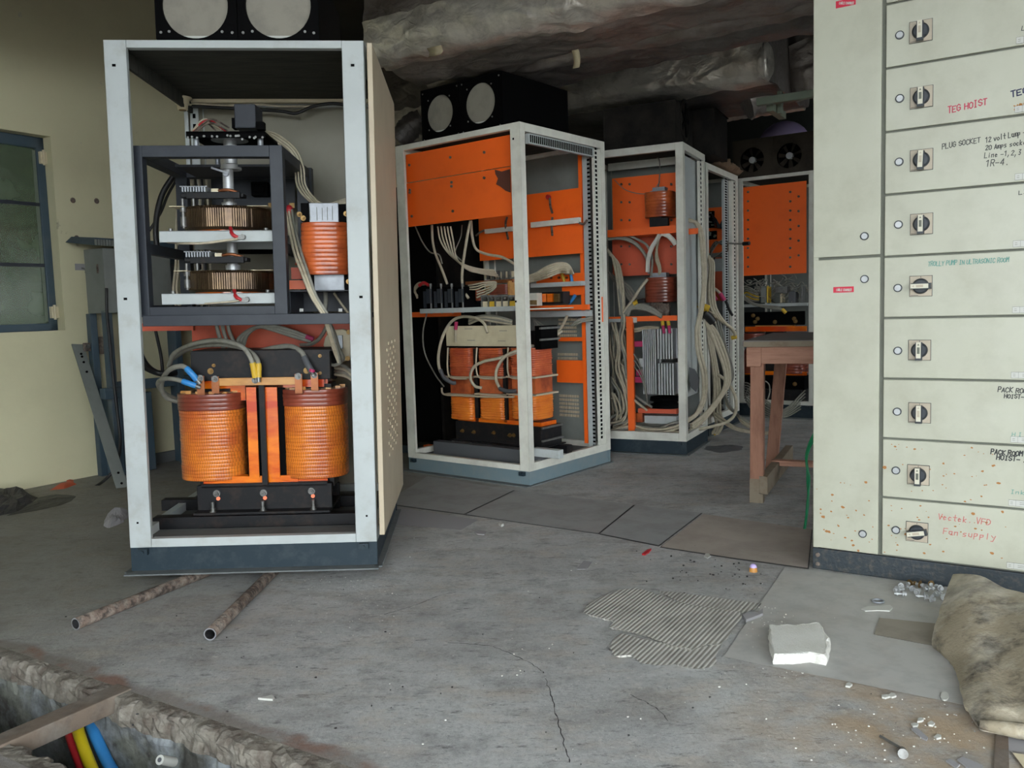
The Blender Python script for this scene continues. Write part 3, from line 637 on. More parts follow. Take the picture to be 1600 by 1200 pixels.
for k in range(10):      # k = 0 is the lowest unit
    z0 = MZ + k*MH; b = MB(); b.box(.003, xR-.004, 0, .013, z0+.006, z0+MH-.002)
    dr = sw.part('unit_door', b, M['mcc'], bev=.0025)
    i = 8-k
    if i < 0: continue
    u, v, ang = knobs[i]; q = FM.px(u, v, 0); x, z = q.x, q.z
    u, v = locks[i]; lq = FM.px(u, v, 0); lock(lq.x, lq.z, dr)
    h = .0385
    b = MB(); b.box(x-h, x+h, -.003, 0, z-h, z+h); sw.part('plate_rim', b, M['knob'], parent=dr)
    b = MB(); b.box(x-h+.0015, x+h-.0015, -.0055, -.003, z-h+.0015, z+h-.0015); sw.part('switch_plate', b, M['beige'], parent=dr, bev=.001)
    b = MB(); b.box(x-.0008, x+.0008, -.006, -.0055, z+.03, z+.036); b.box(x-h+.004, x-h+.03, -.006, -.0055, z-h+.004, z-h+.0055); sw.part('plate_marks', b, M['knob'], parent=dr)
    kn = MB(); rs = []
    for yy, rr in ((-.0055,.0285),(-.012,.0285),(-.018,.026),(-.0205,.022)):
        rs.append([(x+rr*math.cos(2*PI*j/28), yy, z+rr*math.sin(2*PI*j/28)) for j in range(28)])
    kn.rings(rs)
    ca, sa = math.cos(ang), math.sin(ang)
    def rot(px_, pz_): return (x + px_*ca - pz_*sa, z + px_*sa + pz_*ca)
    def rbox(mb, a0, a1, c0, c1, y0, y1):
        P = [rot(a0,c0), rot(a1,c0), rot(a1,c1), rot(a0,c1)]
        mb.add([(p[0],y0,p[1]) for p in P]+[(p[0],y1,p[1]) for p in P], [(0,1,2,3),(7,6,5,4),(0,4,5,1),(1,5,6,2),(2,6,7,3),(3,7,4,0)])
    rbox(kn, -.011, .011, -.037, .03, -.034, -.012)
    sw.part('knob', kn, M['knob'], parent=dr)
    b = MB(); rbox(b, -.0082, .0082, -.029, .031, -.0355, -.034); sw.part('grip', b, M['grip'], parent=dr)
    b = MB(); rbox(b, -.0045, .0045, -.012, .012, -.0362, -.0355); P = [rot(-.004,.019), rot(.004,.019), rot(0,.026)]; b.add([(p[0],-.0362,p[1]) for p in P], [(0,1,2)]); sw.part('grip_marks', b, M['mccgap'] if i % 2 else M['beige'], parent=dr)
    # number label cut by the picture edge
    lu, lv = [(1588,67),(1586,160),(1586,279),(1583,383),(1582,488),(1580,591),(1579,692),(1576,792),(1573,889)][i]; lq = FM.px(lu, lv, 0); lz = z0+.012
    b = MB(); b.box(lq.x-.0006, lq.x+.0906, -.001, 0, lz, lz+.0222); sw.part('label_rim', b, M['inkb'], parent=dr)
    b = MB(); b.box(lq.x, lq.x+.09, -.0016, -.001, lz+.0007, lz+.0215); sw.part('unit_label', b, M['white'], parent=dr)
    b = MB()
    for xx, ww in ((.005,.008),(.034,.022)):
        for zz in (.0075, .0135): b.box(lq.x+xx, lq.x+xx+ww, -.002, -.0016, lz+zz, lz+zz+.0012)
    b.box(lq.x+.0215, lq.x+.0222, -.002, -.0016, lz, lz+.022)
    sw.part('label_print', b, M['mccgap'], parent=dr)
    T = {1: [('TEG HOIST',1481,177,1544,163,'inkr',.022,.0034),('TEG',1580,152,1608,144,'inkblue',.020,.0042),('yes',1585,169,1608,162,'inko',.014,.004)],
         0: [('LI',1596,48,1612,46,'inkb',.014,.0024)],
         2: [('PLUG SOCKET',1472,233,1533,222,'inkb',.018,.0026),('12 volt Lamp -',1540,223,1604,210,'inkb',.018,.0026),('20 Amps socket',1540,235,1610,224,'inkb',.016,.0026),('Line -1,2,3',1538,247,1597,241,'inkb',.018,.0024),('1R-4.',1540,260,1578,257,'inkb',.022,.0026)],
         3: [('LI',1592,304,1606,302,'inkb',.012,.0024)],
         4: [('TROLLY PUMP IN ULTRASONIC ROOM',1450,416,1577,409,'inkg',.016,.0026)],
         6: [('PACK ROOM',1559,612,1612,615,'inkb',.017,.003),('HOIST-',1569,622,1601,623,'inkb',.0145,.003),('H I S',1581,681,1608,682,'inkg',.014,.002)],
         7: [('PACK ROOM',1548,709,1599,713,'inkb',.017,.0038),('HOIST- I',1557,718,1605,722,'inkb',.017,.0038),('Ink',1579,771,1603,773,'inkg',.014,.0022)],
         8: [('Vectek. VFD',1466,811,1549,821,'inkpink',.022,.0027),('Fan supply',1474,834,1557,844,'inkpink',.022,.0027)]}.get(i, [])
    for txt, a0, c0, a1, c1, ink, hg, wd in T:
        b = MB(); lettering(b, FM, txt, a0, c0, a1, c1, -.0002, hg, wd); sw.part('handwriting', b, M[ink], parent=dr, label={'inkr':'red handwriting','inkpink':'faded red handwriting','inkg':'green handwriting','inkblue':'blue handwriting','inko':'orange handwriting'}.get(ink, 'black handwriting'))
    if k < 2: rustspots(dr, .01, .42, z0+.01, z0+MH*.95, 38)

# ------------------------------------------------------------------ open frame cabinets
def holes(root, pts, sx_, sz_, ax, par=None, name='mounting_holes'):
    b = MB()
    for p in pts:
        if ax == 'y': b.box(p[0]-sx_, p[0]+sx_, p[1]-.001, p[1]+.001, p[2]-sz_, p[2]+sz_)
        else: b.box(p[0]-.001, p[0]+.001, p[1]-sx_, p[1]+sx_, p[2]-sz_, p[2]+sz_)
    return root.part(name, b, M['black'], parent=par, kind='stuff')
def cabinet(F, w, d, zb, zt, label, mt, pw=.088, ps=.045, top=.03, bot=.036, rr=.05, back=True, roof=True, foam=False):
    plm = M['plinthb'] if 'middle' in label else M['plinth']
    r = Root('control_cabinet', label, 'cabinet', F, (-w/2, d/2, 0))
    t = .004
    def post(x0, sgn, y0, sy, name='post'):
        b = MB(); x1 = x0+sgn*pw; y1 = y0+sy*ps
        b.box(x0, x1, y0, y0+sy*t, zb, zt); b.box(x0, x0+sgn*t, y0, y1, zb, zt); b.box(x1-sgn*t, x1, y0, y0+sy*.02, zb, zt); b.box(x0, x0+sgn*.02, y1-sy*t, y1, zb, zt)
        return r.part(name, b, mt, bev=.0015)
    post(-w, 1, 0, 1); post(0, -1, 0, 1); post(-w, 1, d, -1); post(0, -1, d, -1)
    def rail(x0, x1, y0, y1, z0, z1): b = MB(); b.box(x0, x1, y0, y1, z0, z1); return r.part('rail', b, mt, bev=.0015)
    rail(-w+pw, -pw, 0, .035, zt-top, zt); rail(-w+pw, -pw, 0, .035, zb, zb+bot)
    rail(-w+pw, -pw, d-.035, d, zt-.04, zt); rail(-w+pw, -pw, d-.035, d, zb, zb+.05)
    for x0 in (-w, -.035):
        rail(x0, x0+.035, ps, d-ps, zt-rr, zt); rail(x0, x0+.035, ps, d-ps, zb, zb+rr)
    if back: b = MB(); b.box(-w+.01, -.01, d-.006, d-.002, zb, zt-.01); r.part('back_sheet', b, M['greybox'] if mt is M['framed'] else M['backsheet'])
    if roof: b = MB(); b.box(-w+.01, -.01, .01, d-.01, zt-.012, zt-.004); r.part('roof_sheet', b, M['foam'], label='black foam lined roof sheet')
    b = MB(); b.box(-w+.03, -.03, .03, d-.03, zb+.004, zb+.012); r.part('floor_pan', b, M['skirt'])
    if foam:
        for x in (-w+.036, -.05):
            b = MB(); b.box(x, x+.014, .04, d-.04, zt-.075, zt-.012); r.part('foam_strip', b, M['foam'])
    # plinth of folded channel with a foot flange
    for x0, x1, y0, y1 in ((-w,0,.004,.03),(-w,0,d-.03,d-.004),(-w+.004,-w+.03,.03,d-.03),(-.03,-.004,.03,d-.03)):
        b = MB(); b.box(x0, x1, y0, y1, .004, zb); r.part('plinth_channel', b, plm, bev=.002)
    b = MB(); b.box(-w-.012, .008, -.05, .01, 0, .006); b.box(-.012, .02, -.018, d, 0, .006); b.box(-w-.02, -w+.012, -.018, d, 0, .006); r.part('foot_flange', b, M['dustflange'])
    for x in (-w+.035, -.075):
        b = MB(); b.box(x, x+.04, -.018, .004, zb-.028, zb-.004); b.cyl((x+.02,-.018,zb-.016),(x+.02,-.026,zb-.016), .008, 6); r.part('plinth_clamp', b, M['plinth'])
    return r
def fanbox(F, x0, x1, y0, y1, z0, z1, label, fans, kind='mesh', mt=None, screws=True):
    mt = mt or M['black']; r = Root('fan_box', label, 'fan box', F, ((x0+x1)/2, (y0+y1)/2, z0))
    b = MB(); t = .004
    b.box(x0, x0+t, y0, y1, z0, z1); b.box(x1-t, x1, y0, y1, z0, z1); b.box(x0, x1, y0, y1, z1-t, z1); b.box(x0, x1, y1-t, y1, z0, z1); b.box(x0, x1, y0, y1, z0, z0+t)
    r.part('fan_housing', b, mt)
    if not fans: b = MB(); b.box(x0, x1, y0-.004, y0, z0, z1); r.part('front_plate', b, mt, bev=.002)
    # front plates with round cut-outs
    n = len(fans); N = 40
    for i, (cx, cz, R_) in enumerate(fans):
        a0 = x0 + (x1-x0)*i/n + (.001 if i else 0); a1 = x0 + (x1-x0)*(i+1)/n - (.001 if i < n-1 else 0)
        b = MB(); inn = []; out = []
        for k in range(N):
            an = 2*PI*(k+.5)/N; c_, s_ = math.cos(an), math.sin(an)
            inn.append((cx+R_*c_, cz+R_*s_))
            tx = ((a1-cx)/c_) if c_ > 0 else ((a0-cx)/c_) if c_ < 0 else 9; tz_ = ((z1-cz)/s_) if s_ > 0 else ((z0-cz)/s_)
            tt = min(tx, tz_); out.append((cx+tt*c_, cz+tt*s_))
        yy = y0-.004
        vs_ = [(x,yy,z) for x,z in inn]+[(x,yy,z) for x,z in out]+[(x,y0+.012,z) for x,z in inn]
        fs = [(k,(k+1)%N,N+(k+1)%N,N+k) for k in range(N)]+[(k,2*N+k,2*N+(k+1)%N,(k+1)%N) for k in range(N)]
        b.add(vs_, fs); 
        # square off the plate corners
        for (ax_, az) in ((a0,z0),(a1,z0),(a1,z1),(a0,z1)):
            k = min(range(N), key=lambda k: (out[k][0]-ax_)**2+(out[k][1]-az)**2); k2 = (k+1)%N if (out[(k+1)%N][0]-ax_)**2+(out[(k+1)%N][1]-az)**2 < (out[(k-1)%N][0]-ax_)**2+(out[(k-1)%N][1]-az)**2 else (k-1)%N
            b.add([(out[k][0],yy,out[k][1]),(out[k2][0],yy,out[k2][1]),(ax_,yy,az)], [(0,1,2)])
        fp = r.part('front_plate', b, mt)
        if screws:
            for px_, pz_ in ((a0+.02,z0+.025),(a1-.02,z0+.025),(a0+.02,z1-.025),(a1-.02,z1-.025),(cx-R_*.8,cz-R_*.8),(cx+R_*.8,cz-R_*.8),(cx-R_*.8,cz+R_*.8),(cx+R_*.8,cz+R_*.8)):
                b = MB(); b.cyl((px_,yy,pz_),(px_,yy-.003,pz_), .0055, 8); r.part('screw', b, M['steel'], parent=fp)
        if kind == 'mesh':
            b = MB(); b.cyl((cx,y0+.012,cz),(cx,y0+.016,cz), R_+.005, 36); r.part('fan_screen', b, M['mesh'], parent=fp)
            b = MB(); b.box(cx-R_*.45, cx+R_*.45, y0+.006, y0+.011, cz-R_*1.0, cz-R_*.9); r.part('screen_clip', b, M['white'], parent=fp)
        else:
            b = MB(); b.cyl((cx,y0+.0,cz),(cx,y0+.05,cz), R_*.26, 20); r.part('fan_hub', b, M['bright'], parent=fp)
            b = MB()
            for k in range(7):
                an = 2*PI*k/7+.3*i; P = []
                for rr_, tw in ((R_*.24,.5),(R_*.6,.4),(R_*.97,.3)):
                    for s_ in (-1,1):
                        a2 = an + s_*tw*.55; P.append((cx+rr_*math.cos(a2), y0+.03+s_*.014, cz+rr_*math.sin(a2)))
                b.add(P, [(0,1,3,2),(2,3,5,4)])
            r.part('fan_blades', b, M['dustbrown'], parent=fp, label='seven dusty fan blades')
            b = MB(); b.cyl((cx,y0+.07,cz),(cx,y0+.074,cz), R_, 30); r.part('fan_back', b, M['black'], parent=fp)
    return r
def cable(F, pts, r, mt, label, group=None, b_=None, name='cable', fixed=False, n=7, k=7):
    """pts: (u, v, depth) measured in frame F, or Vectors in F when fixed."""
    P = [Vector(p) for p in pts] if fixed else [F.px(*p) for p in pts]
    mb = MB(); mb.tube(spline(P, k), r, n); return solo(name, mb, mt, label, 'cable', F, P[0], group)
def bundle(F, pts, cnt, sp, r, mt, label, group, **kw):
    P = [F.px(*p) for p in pts]
    for i in range(cnt):
        off = rj(sp); Q = [p + off*(1+.2*random.random()) + rj(sp*.35) for p in P]
        cable(F, Q, r*random.uniform(.92,1.08), mt, label, group, fixed=True, **kw)
def bolt(mb, p, d, r, l):      # hexagon head, washer and shank end
    p = Vector(p); d = Vector(d); r *= .82; mb.cyl(p, p+d*l*.2, r*1.4, 12); mb.cyl(p+d*l*.2, p+d*l*.65, r*.9, 6); mb.cyl(p+d*l*.65, p+d*l, r*.5, 8); return mb

# ================================================================== cabinet A: nearest, left
FA = Fr(-.5876, 3.5029, .0484, .0188, .0345)      # it stands tilted on the two rusty pipes
AW, AD, AZB, AZT = 1.0137, .9922, .1045, 2.1387
ca = cabinet(FA, AW, AD, AZB, AZT, 'nearest tall grey cabinet frame holding two large orange coils, cream side panel on its right', M['frame'], foam=True)
for u, v in ((178,102),(551,102),(196,467),(564,464),(215,817),(573,806)):
    q = FA.px(u, v, 0); holes(ca, [(q.x, 0, q.z)], .007 if v < 500 else .004, .005 if v < 500 else .004, 'y')
b = MB(); x0, x1 = .012, .034
b.add([(x0,-.008,AZB+.03),(x1,-.008,AZB+.03),(x1,AD+.02,AZB+.03),(x0,AD+.02,AZB+.03),(x0,-.008,AZT-.01),(x1,-.008,AZT-.01),(x1,AD+.02,AZT-.01),(x0,AD+.02,AZT-.01)], [(0,3,2,1),(4,5,6,7),(0,1,5,4),(1,2,6,5),(2,3,7,6),(3,0,4,7)])
sp = ca.part('side_panel', b, M['cream'], bev=.003, label='cream painted side panel')
b = MB()
for i in range(6):
    for j in range(20):
        y = .26 + i*.085; z = .42 + j*.026
        if (i+j) % 2 == 0: b.box(x1-.001, x1+.004, y, y+.05, z, z+.012)
ca.part('louvres', b, M['cream'], parent=sp, kind='stuff')
b = MB(); q = FA.px(390, 498, .05); z1 = FA.px(390,491,.02).z; z0 = FA.px(390,508,.02).z
b.box(-AW+.09, -.05, .02, .06, z0, z1); ca.part('cross_beam', b, M['darkframe'], bev=.002)
b = MB(); b.box(-AW+.09, -.05, .62, .66, z0+.02, z1+.0); ca.part('cross_beam', b, M['darkframe'], bev=.002)
b = MB(); b.box(-AW+.03, -.03, .9, .93, FA.px(420,160,.9).z, FA.px(420,150,.9).z); ca.part('rear_rail', b, M['offcard'])
b = MB(); b.box(-AW+.035, -AW+.075, AD-.06, AD-.052, .3, 2.1); ca.part('rear_strip', b, M['frame'])
holes(ca, [(-AW+.055, AD-.062, .35+.05*i) for i in range(35)], .007, .011, 'y')
b = MB(); b.pbox(FA, 300, 503, 556, 547, .74, .004); ca.part('back_plate', b, M['orangedull'], label='dull orange mounting plate')
b = MB(); b.pbox(FA, 216, 505, 302, 517, .70, .03); ca.part('back_rail', b, M['orangedull'])

# fan box on the roof
zr = AZT+.002
c1 = FA.px(304.6, 8, 0); c2 = FA.px(434.5, 8, 0)
fanbox(FA, FA.px(243,30,0).x, FA.px(498,30,0).x, 0.0, .60, zr, c1.z+.155, 'black twin fan box with pale round screens on the nearest cabinet', [(c1.x, c1.z, .128), (c2.x, c2.z, .128)])

# inner frame with the two variable transformers
x0, x1 = FA.px(207,360,.06).x, FA.px(445,360,.06).x; z0, z1 = FA.px(330,494,.06).z, FA.px(330,227,.06).z
y0, y1, t = .06, .66, .052
r = Root('variac_frame', 'charcoal square tube frame standing in the upper left of the nearest cabinet', 'frame', FA, ((x0+x1)/2, (y0+y1)/2, z0))
for xa in (x0, x1-t):
    for ya in (y0, y1-t):
        b = MB(); b.box(xa, xa+t, ya, ya+t, z0, z1); r.part('post', b, M['darkframe'], bev=.002)
for za, h in ((z0, .04), (z1-.046, .046)):
    for ya in (y0, y1-t): b = MB(); b.box(x0+t, x1-t, ya, ya+t, za, za+h); r.part('rail', b, M['darkframe'], bev=.002)
    for xa in (x0, x1-t): b = MB(); b.box(xa, xa+t, y0+t, y1-t, za, za+h); r.part('rail', b, M['darkframe'], bev=.002)
zc = [FA.px(340,378,.12).z, FA.px(340,475,.12).z]
for za in zc:
    for xa in (x0, x1-t): b = MB(); b.box(xa, xa+.03, y0+t, y1-t, za-.045, za-.002); r.part('shelf_rail', b, M['darkframe'])
fx0, fx1, fz1 = x0, x1, z1
# upper plate across the frame, carrying the bearing
b = MB(); b.box(x0+.1, x1-.05, y0+.25, y1, z1-.045, z1-.035); r.part('bearing_plate', b, M['darkframe'])

def variac(cu, cv, vt, vb, ch, lab, armv):
    yc = .335
    c = FA.px(cu, (vt+vb)/2, yc); R_ = (FA.px(cu+66,340,yc).x - FA.px(cu-66,340,yc).x)/2; zb_ = FA.px(cu, vb, yc-R_).z; zt_ = FA.px(cu, vt, yc-R_).z
    u0, v0, u1, v1 = ch; xa, xb = FA.px(u0,v0,.1).x, FA.px(u1,v0,.1).x; zc0, zc1 = FA.px(340,v1,.1).z, FA.px(340,v0,.1).z
    zb_ = max(zb_, zc1+.006)
    r = Root('variable_transformer', lab, 'transformer', FA, (c.x, yc, zc0))
    b = MB(); b.box(xa, xb, .10, .108, zc0, zc1); b.box(xa, xb, .10, .56, zc1-.006, zc1); b.box(xa, xb, .552, .56, zc0, zc1); r.part('mounting_channel', b, M['frame'], bev=.002, label='pale grey mounting channel')
    for xx in (xa+.035, xb-.05, (xa+xb)/2+.045): b = MB(); b.cyl((xx,.14,zc1),(xx,.14,zc1+.012), .009, 8); r.part('bolt', b, M['steel'])
    b = MB(); b.cyl((c.x,yc,zc1),(c.x,yc,zb_+.004), R_*.86, 40); r.part('base_disc', b, M['fibre'])
    b = MB(); n = 240; prof = [(.5,0),(.97,0),(1,.12),(1,.88),(.97,1),(.5,1),(.48,.9),(.48,.1)]
    rs = []
    for k in range(n):
        a = 2*PI*k/n; w_ = 1+.006*(k % 2) + .003*random.random()
        rs.append([(c.x+R_*p*w_*math.cos(a), yc+R_*p*w_*math.sin(a), zb_+(zt_-zb_)*h+.0015*(k%2)) for p, h in prof])
    rs.append(rs[0]); b.rings(rs, close=False, smooth=False); r.part('winding', b, M['winding'], label='brown copper winding')
    b = MB()
    for k in range(5): b.box(c.x+R_*math.cos(k*1.3+.4)-.03, c.x+R_*math.cos(k*1.3+.4)+.03, yc-R_*.7, yc-R_*.2, zt_, zt_+.003)
    r.part('insulation_paper', b, M['offcard'])
    # shaft and brush arm
    za = FA.px(cu, armv, yc).z
    b = MB(); b.cyl((c.x+.005,yc,zb_), (c.x+.005,yc,FA.px(357, 262 if cv < 400 else 380, yc).z), .023, 20); b.cyl((c.x+.005,yc,zt_+.01),(c.x+.005,yc,zt_+.03), .032, 18); sh = r.part('shaft', b, M['bright'], bev=.001)
    if cv < 400:
        p_ = FA.px(330,262,.29); q_ = FA.px(357,271,.30); b = MB(); b.bar(p_, q_, .012, .008); b.cyl((c.x+.005,yc-.035,q_.z),(c.x+.005,yc-.015,q_.z), .012, 8); r.part('clamp_lever', b, M['alu'], parent=sh)
    xl_ = FA.px(cu-74, armv, .25).x; xr_ = FA.px(cu+24, armv, .25).x
    arm = MB(); arm.box(xl_, xr_, .24, .30, za-.012, za+.004); arm.box(xl_+.03, xr_-.01, .22, .24, za-.02, za+.008); am = r.part('brush_arm', arm, M['iron'], bev=.002)
    b = MB()
    for k in range(9): b.box(xl_+.02+k*.0115, xl_+.026+k*.0115, .2, .30, za+.006, za+.03)
    b.box(xl_+.012, xl_+.125, .2, .204, za+.026, za+.03); b.box(xl_+.012, xl_+.125, .296, .30, za+.026, za+.03); r.part('brush_cooler', b, M['alu'], parent=am)
    b = MB(); b.tube(spline([(xl_+.14,.25,za+.012),(xl_+.2,.24,za+.018),(xr_-.02,.25,za+.006)],6), .007, 6); r.part('brush_lead', b, M['copper'], parent=am)
    b = MB(); b.box(xl_+.13, xl_+.16, .24, .27, za+.004, za+.024); r.part('lead_block', b, M['offcard'], parent=am)
    for dx in (.0, .045):
        b = MB(); xq = xl_+.012+dx; b.cyl((xq,.23,za-.02),(xq,.23,zb_+.012), .0065, 8)
        for zz in (zt_-.02, (zt_+zb_)/2-.01, zb_+.02): b.cyl((xq,.23,zz),(xq,.23,zz+.02), .0135, 8)
        b.bar((xq,.23,(zt_+zb_)/2), (c.x-R_*.75,.24,(zt_+zb_)/2), .01, .012); b.bar((xq,.23,zb_+.025), (c.x-R_*.75,.24,zb_+.025), .01, .012); r.part('brush_holder', b, M['steel'], parent=am)
    p0, p1, p2 = FA.px(cu+3, v0-4, .13), FA.px(cu+6, v0+6, .09), FA.px(cu+15, v0+11, .09)
    b = MB(); b.tube(spline([p0,p1,p2],5), .008, 7); r.part('red_lead', b, M['red'], label='red sleeved terminal lead')
    b = MB(); b.box(p2.x-.006, p2.x+.016, .085, .1, p2.z-.008, p2.z+.01); b.cyl((p2.x+.02,.1,p2.z+.002),(p2.x+.02,.078,p2.z+.002), .011, 8); r.part('lead_clamp', b, M['steel'])
    return c, p2
v1c, l1 = variac(357, 340, 320, 358, (248,360,431,378), 'upper variable transformer with a copper brown ring winding on a pale channel', 308)
v2c, l2 = variac(363, 437, 422, 456, (252,458,434,475), 'lower variable transformer with a copper brown ring winding on a pale channel', 406)
cable(FA, [(372,373,.085),(350,376,.088),(318,380,.09),(285,380,.12),(262,378,.2)], .0055, M['cable'], 'thin cream lead sagging under the upper pale channel')
cable(FA, [(374,470,.085),(355,472,.09),(330,474,.09),(312,475,.12)], .0045, M['cable'], 'thin cream lead along the lower pale channel')

# drive unit above the frame
z0 = FA.px(350,221,.36).z; c = FA.px(357,214,.335); pa = FA.px(285,213,.22).x; pb = FA.px(416,213,.22).x; zp = FA.px(350,211,.22).z
r = Root('drive_unit', 'black motor plate with a grey motor box, standing over the charcoal frame', 'motor', FA, (c.x, .4, fz1))
b = MB(); b.box(pa+.02, pb, .2, .58, zp, zp+.012); b.box(pa+.02, pb, .2, .206, zp-.016, zp+.012); dp = r.part('motor_plate', b, M['black'], bev=.002)
b = MB(); b.pbox(FA, 366, 162, 399, 200, .42, .14); r.part('motor_box', b, M['darkframe'], bev=.004)
b = MB(); b.pbox(FA, 400, 190, 412, 202, .40, .04); r.part('limit_switch', b, M['black']); b = MB(); b.pbox(FA, 362, 184, 367, 200, .44, .05); r.part('limit_switch', b, M['black'])
b = MB(); zd = FA.px(360,218,.335).z; b.cyl((c.x+.005,.335,zd-.006),(c.x+.005,.335,zd+.006), .078, 36); b.cyl((c.x+.005,.335,fz1-.03),(c.x+.005,.335,zd+.03), .028, 16); b.cyl((c.x+.005,.335,fz1-.055),(c.x+.005,.335,fz1-.035), .045, 20); r.part('gear_disc', b, M['bright'])
for xx in (pa+.05, pb-.03):
    for yy in (.24, .55): b = MB(); b.cyl((xx,yy,fz1),(xx,yy,zp), .012, 10); r.part('stand_off', b, M['alu'])
b = MB()
for k in range(16):
    q = FA.px(random.uniform(290,412), random.uniform(208,218), .199); b.cyl(q, q+Vector((0,-.006,0)), .005, 6)
r.part('screw', b, M['steel'], kind='stuff')
for k in range(6):
    a = FA.px(random.uniform(296,312), random.uniform(203,210), .3); e = FA.px(random.uniform(335,362), random.uniform(196,206), .42)
    cable(FA, [a, (a+e)/2+Vector((0,0,random.uniform(.03,.06))), e], .004, [M['rust'],M['cable'],M['red'],M['rust']][k % 4], 'thin coloured lead looped on the black motor plate', 'leads on the black motor plate', fixed=True)
# dark panel with relays behind the variacs
r = Root('relay_board', 'dark relay panel behind the upper ring winding', 'panel', FA, FA.px(395, 322, .82))
b = MB(); b.pbox(FA, 330, 267, 461, 326, .80, .02); r.part('panel', b, M['darkframe'], bev=.002)
b = MB(); b.pbox(FA, 392, 284, 418, 306, .74, .06); b.pbox(FA, 398, 290, 412, 301, .73, .02); r.part('relay', b, M['black'], bev=.004)
for u in (423, 456): b = MB(); b.pbox(FA, u-4, 317, u+4, 325, .794, .006); bb = r.part('brass_pad', b, M['brass'])
b = MB(); b.pbox(FA, 404, 268, 411, 271, .79, .01); r.part('tag', b, M['white'])
b = MB(); b.pbox(FA, 372, 380, 448, 396, .72, .05); b.pbox(FA, 415, 384, 420, 392, .715, .005); b.pbox(FA, 391, 384, 396, 392, .715, .005)
solo('terminal_rail', b, M['black'], 'black terminal rail behind the gap between the two variacs', 'terminals', FA)
b = MB(); b.pbox(FA, 471, 262, 487, 318, .67, .05); solo('cover_plate', b, M['darkframe'], 'small dark upright plate behind the top right of the charcoal frame', 'plate', FA)
# lamp holder under the roof and its lead
q = FA.px(285, 162, .82); r = Root('lamp_holder', 'cream pendant lamp holder hanging under the cabinet roof edge', 'lamp holder', FA, (q.x, q.y, FA.px(284,166,.82).z))
b = MB(); rs = []
for z, rr in ((.03,.045),(.022,.048),(.018,.034),(-.004,.032),(-.006,.026),(-.03,.024),(-.03,.018)): rs.append([(q.x+rr*math.cos(2*PI*k/18), q.y+rr*math.sin(2*PI*k/18), q.z+z) for k in range(18)])
b.rings(rs[::-1]); r.part('holder_body', b, M['offcard'])
b = MB(); b.cyl((q.x,q.y,q.z-.034),(q.x,q.y,q.z-.0305), .017, 12); r.part('holder_mouth', b, M['brass'])
cable(FA, [(277,150,.83),(272,142,.83),(277,136,.83),(286,140,.83),(287,152,.83)], .004, M['cable'], 'thin loop of lead above the cream lamp holder')
cable(FA, [(296,164,.88),(310,162,.88),(345,165,.88),(400,163,.88),(440,166,.88),(480,166,.88),(520,162,.88),(548,160,.88)], .006, M['cable'], 'cream cable run along the rear top rail of the nearest cabinet')
cable(FA, [(300,166,.87),(340,168,.87),(395,171,.87),(440,174,.87),(463,177,.87),(490,166,.87),(520,162,.87),(545,165,.87)], .008, M['cabled'], 'black cable run along the rear top rail of the nearest cabinet')
# cables from the drive plate down to the reactor
for i in range(4):
    o = i*4.4
    cable(FA, [(412,204+o*.3,.55),(436,212+o,.5-.02*i),(462-o*.6,234+o*.6,.45),(474-o,262,.42+.02*i),(477-o,288,.42),(489-o,307,.42-.02*i),(508-o*.9,319,.42),(545,309+o*.6,.42)], .0046, M['cable'], 'cream cable arching from the motor plate to the orange coil', 'cables arching past the charcoal frame')
for u, n in ((281,2),(296,3)):
    for i in range(n):
        uu = u+i*5
        cable(FA, [(uu-1+random.uniform(-1,1),258,.8),(uu-2,300,.8),(uu-4+random.uniform(-2,2),350,.8),(uu-6,410,.8),(uu-11+random.uniform(-1,1),450,.8),(uu-7,466,.8),(uu-5,500,.8)], .007, M['cable'], 'cream cable hanging at the rear left of the nearest cabinet', 'rear left cables of the nearest cabinet')
for i, (u, mt) in enumerate(((300,'cable'),(306,'cabled'),(311,'cable'),(316,'cabled'),(323,'cable'))):
    cable(FA, [(u-3,262,.7),(u,290,.7),(u+2,330,.7),(u+4,385,.7),(u+6,440,.7),(u+4,480,.7)], .006, M[mt], 'cable strand hanging behind the brush gear', 'strands behind the brush gear')
cable(FA, [(273,272,.78),(255,300,.76),(246,330,.74),(243,360,.72),(245,385,.72)], .014, M['cabled'], 'thick black cable curving down at the left of the upper variac')
cable(FA, [(276,280,.8),(262,305,.8),(252,330,.8),(240,350,.8),(226,371,.8)], .007, M['cabled'], 'thin black cable running down left of the upper variac')

# upper right reactor
yc = .27; cx = FA.px(507,390,yc).x; hx = (FA.px(547,390,yc).x-FA.px(468,390,yc).x)/2
r = Root('reactor', 'orange wound reactor coil with a grey core behind the right cabinet post', 'reactor', FA, (cx, yc, FA.px(510,457,yc).z))
zt_, zb_ = FA.px(507,347,yc-.09).z, FA.px(512,429,yc-.09).z
b = MB(); b.coil(cx+.012, yc, zb_, zt_, hx*.97, .105, 3.2, 12, .0025)
sh = [(p[0]+(zb_-p[2])*-.0, p[1], p[2]) for p in b.v]; b.v = sh; r.part('coil', b, M['varnr'], label='orange varnished coil')
b = MB(); b.pbox(FA, 483, 317, 529, 350, yc-.05, .1); r.part('core', b, M['alu'], label='grey core end', bev=.002)
b = MB(); b.pbox(FA, 491, 426, 538, 455, yc-.05, .1); r.part('core', b, M['alu'], label='grey core end', bev=.002)
b = MB()
for k in range(5):
    u = 485+k*9+random.uniform(-2,2); b.pbox(FA, u, 320+random.uniform(0,6), u+.8, 344, yc-.052, .002)
r.part('core_gaps', b, M['mccgap'], kind='stuff')
